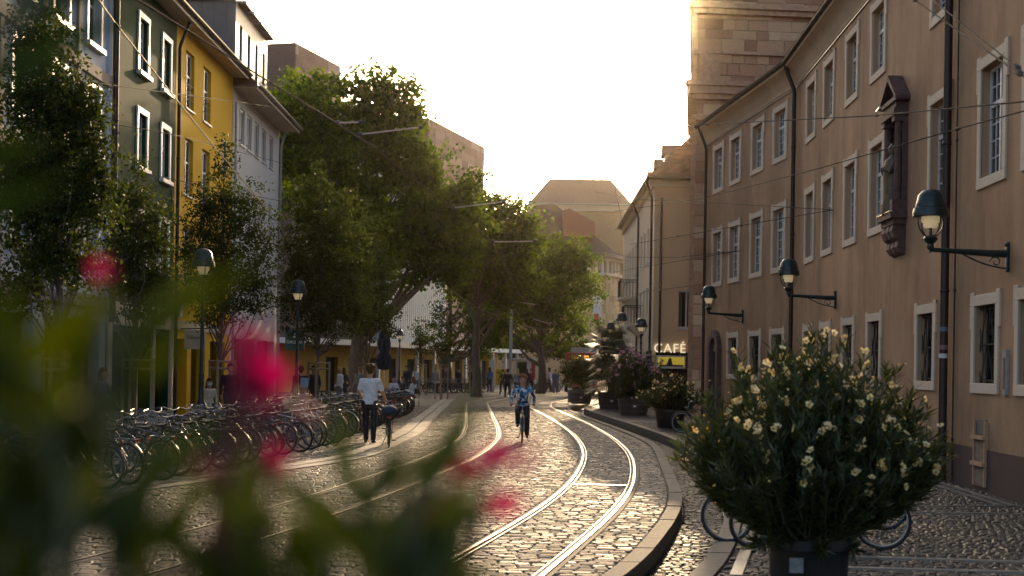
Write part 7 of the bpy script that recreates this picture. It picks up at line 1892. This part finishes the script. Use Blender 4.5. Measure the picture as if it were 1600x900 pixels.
def shoot(x, y, Y, n_leaf, spread=0.09, leaf=0.11, w=0.019, up=(0,0,1), tone=(0.2,1.0), down=0.22):
    tip = at(x, y, Y); up = Vector(up).normalized(); foot = tip - up*down
    stems.tube([base, base.lerp(foot,0.5) + Vector((0,0,0.1)), foot, tip], [0.008,0.006,0.004,0.0025], 6)
    for k in range(n_leaf):
        t = rg.uniform(0,1)**0.8; p = foot.lerp(tip, t); a = rg.uniform(0, 2*math.pi); o = Vector((math.cos(a), math.sin(a)*0.7, 0))
        d = (up*rg.uniform(0.4,1.1) + o).normalized(); L = leaf*rg.uniform(0.7,1.2)
        add_leaf(p, p + d*L, w*rg.uniform(0.8,1.25), rg.uniform(*tone), rg.uniform(-0.8,0.8))
# (pixel of the tip, distance, leaves)
for a in ((175,470,0.62,7,0.08),(120,520,0.66,8,0.08),(80,620,0.60,8,0.09),(20,640,0.62,10,0.09),(-10,540,0.66,9,0.09),(110,740,0.58,6,0.07),(40,800,0.60,9,0.08),(0,860,0.58,9,0.08),(110,930,0.58,7,0.07),
          (560,800,0.68,11,0.075),(640,790,0.66,10,0.072),(600,860,0.64,11,0.07),(530,890,0.62,12,0.075),(470,910,0.60,11,0.07),(620,930,0.58,12,0.07),(690,870,0.66,8,0.06),(300,870,0.64,10,0.07),(370,910,0.60,12,0.075),(240,880,0.62,10,0.07),(180,880,0.6,9,0.07),(420,860,0.64,9,0.07)):
    shoot(*a[:4], leaf=a[4], w=0.0155)
for a in ((20,40,0.7,7),(90,-20,0.72,8),(-20,150,0.66,9)):
    shoot(*a, leaf=0.12, w=0.016, up=(0.5,0,0.5), tone=(0,0.3))
stems.build('stems', MATS['green brown stems'], no, smooth=True)
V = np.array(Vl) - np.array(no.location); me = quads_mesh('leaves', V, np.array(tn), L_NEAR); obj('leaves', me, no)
def blossom(x, y, Y, r_=0.024, n=3):
    c0 = at(x, y, Y)
    stems2.tube([base.lerp(c0,0.7)+Vector((0.01,0,-0.02)), c0 + Vector((-0.01,0,-0.05)), c0], [0.004,0.003,0.002], 5)
    for k in range(n):
        c = c0 + Vector(tuple(rg.normal(size=3)*r_*0.55)); Q = []
        ax = Vector(tuple(rg.normal(size=3) + np.array([0,-1.2,0.3]))).normalized(); q = ax.to_track_quat('Z','Y').to_matrix()
        for p in range(5):
            a = 2*math.pi*p/5; d = q @ Vector((math.cos(a),math.sin(a),0.3)); s = q @ Vector((-math.sin(a),math.cos(a),0)); L = r_*rg.uniform(.9,1.15)
            Q.append([tuple(c), tuple(c+d*L*.6+s*L*.45), tuple(c+d*L), tuple(c+d*L*.6-s*L*.45)])
        Q = np.array(Q); m = Q.reshape(-1,3).mean(0); obj('flower', quads_mesh('flower', Q - m, rg.uniform(0.2,1,5), L_FLM), no, tuple(Vector(m) - no.location))
stems2 = MB()
for a in ((392,560,0.78,0.013,2),(405,590,0.78,0.013,2),(425,625,0.76,0.014,2),(455,640,0.78,0.010,1),(385,540,0.78,0.010,1),(440,712,0.78,0.011,2),(420,705,0.78,0.009,1),(770,722,0.80,0.013,3),(728,738,0.80,0.009,2),(640,705,0.78,0.009,1),(655,722,0.78,0.008,1),(172,400,0.80,0.007,1),(312,735,0.70,0.010,2)): blossom(*a)
stems2.tube([base.lerp(at(600,860,0.8),0.8), at(660,800,0.8), at(770,725,0.8)], [0.006,0.005,0.003], 6)
stems2.build('flower_stalks', mat('dark red stalk', (0.12,0.03,0.03), 0.7), no, smooth=True)
# ------------------------------------------------------------------ haze volume added for the sun's glow
hm = bpy.data.materials.new('added glow haze'); hm.use_nodes = True
hn = hm.node_tree.nodes; hl = hm.node_tree.links; hn.clear()
pv = hn.new('ShaderNodeVolumePrincipled'); pv.inputs['Color'].default_value = (1.0, 0.84, 0.64, 1); pv.inputs['Density'].default_value = 0.00008; pv.inputs['Anisotropy'].default_value = 0.97  # thin volume added to spread a warm glow around the sun
ho = hn.new('ShaderNodeOutputMaterial'); hl.new(pv.outputs[0], ho.inputs['Volume'])
hz_ = MB().box(-70, 70, -6, 230, -1.2, 32).build('haze', hm); tag(hz_, 'warm added glow haze in the street air', 'haze', kind='stuff')
scene.cycles.volume_bounces = 0
# ------------------------------------------------------------------ tidy
for o in col.objects:
    if '_world' in o: del o['_world']
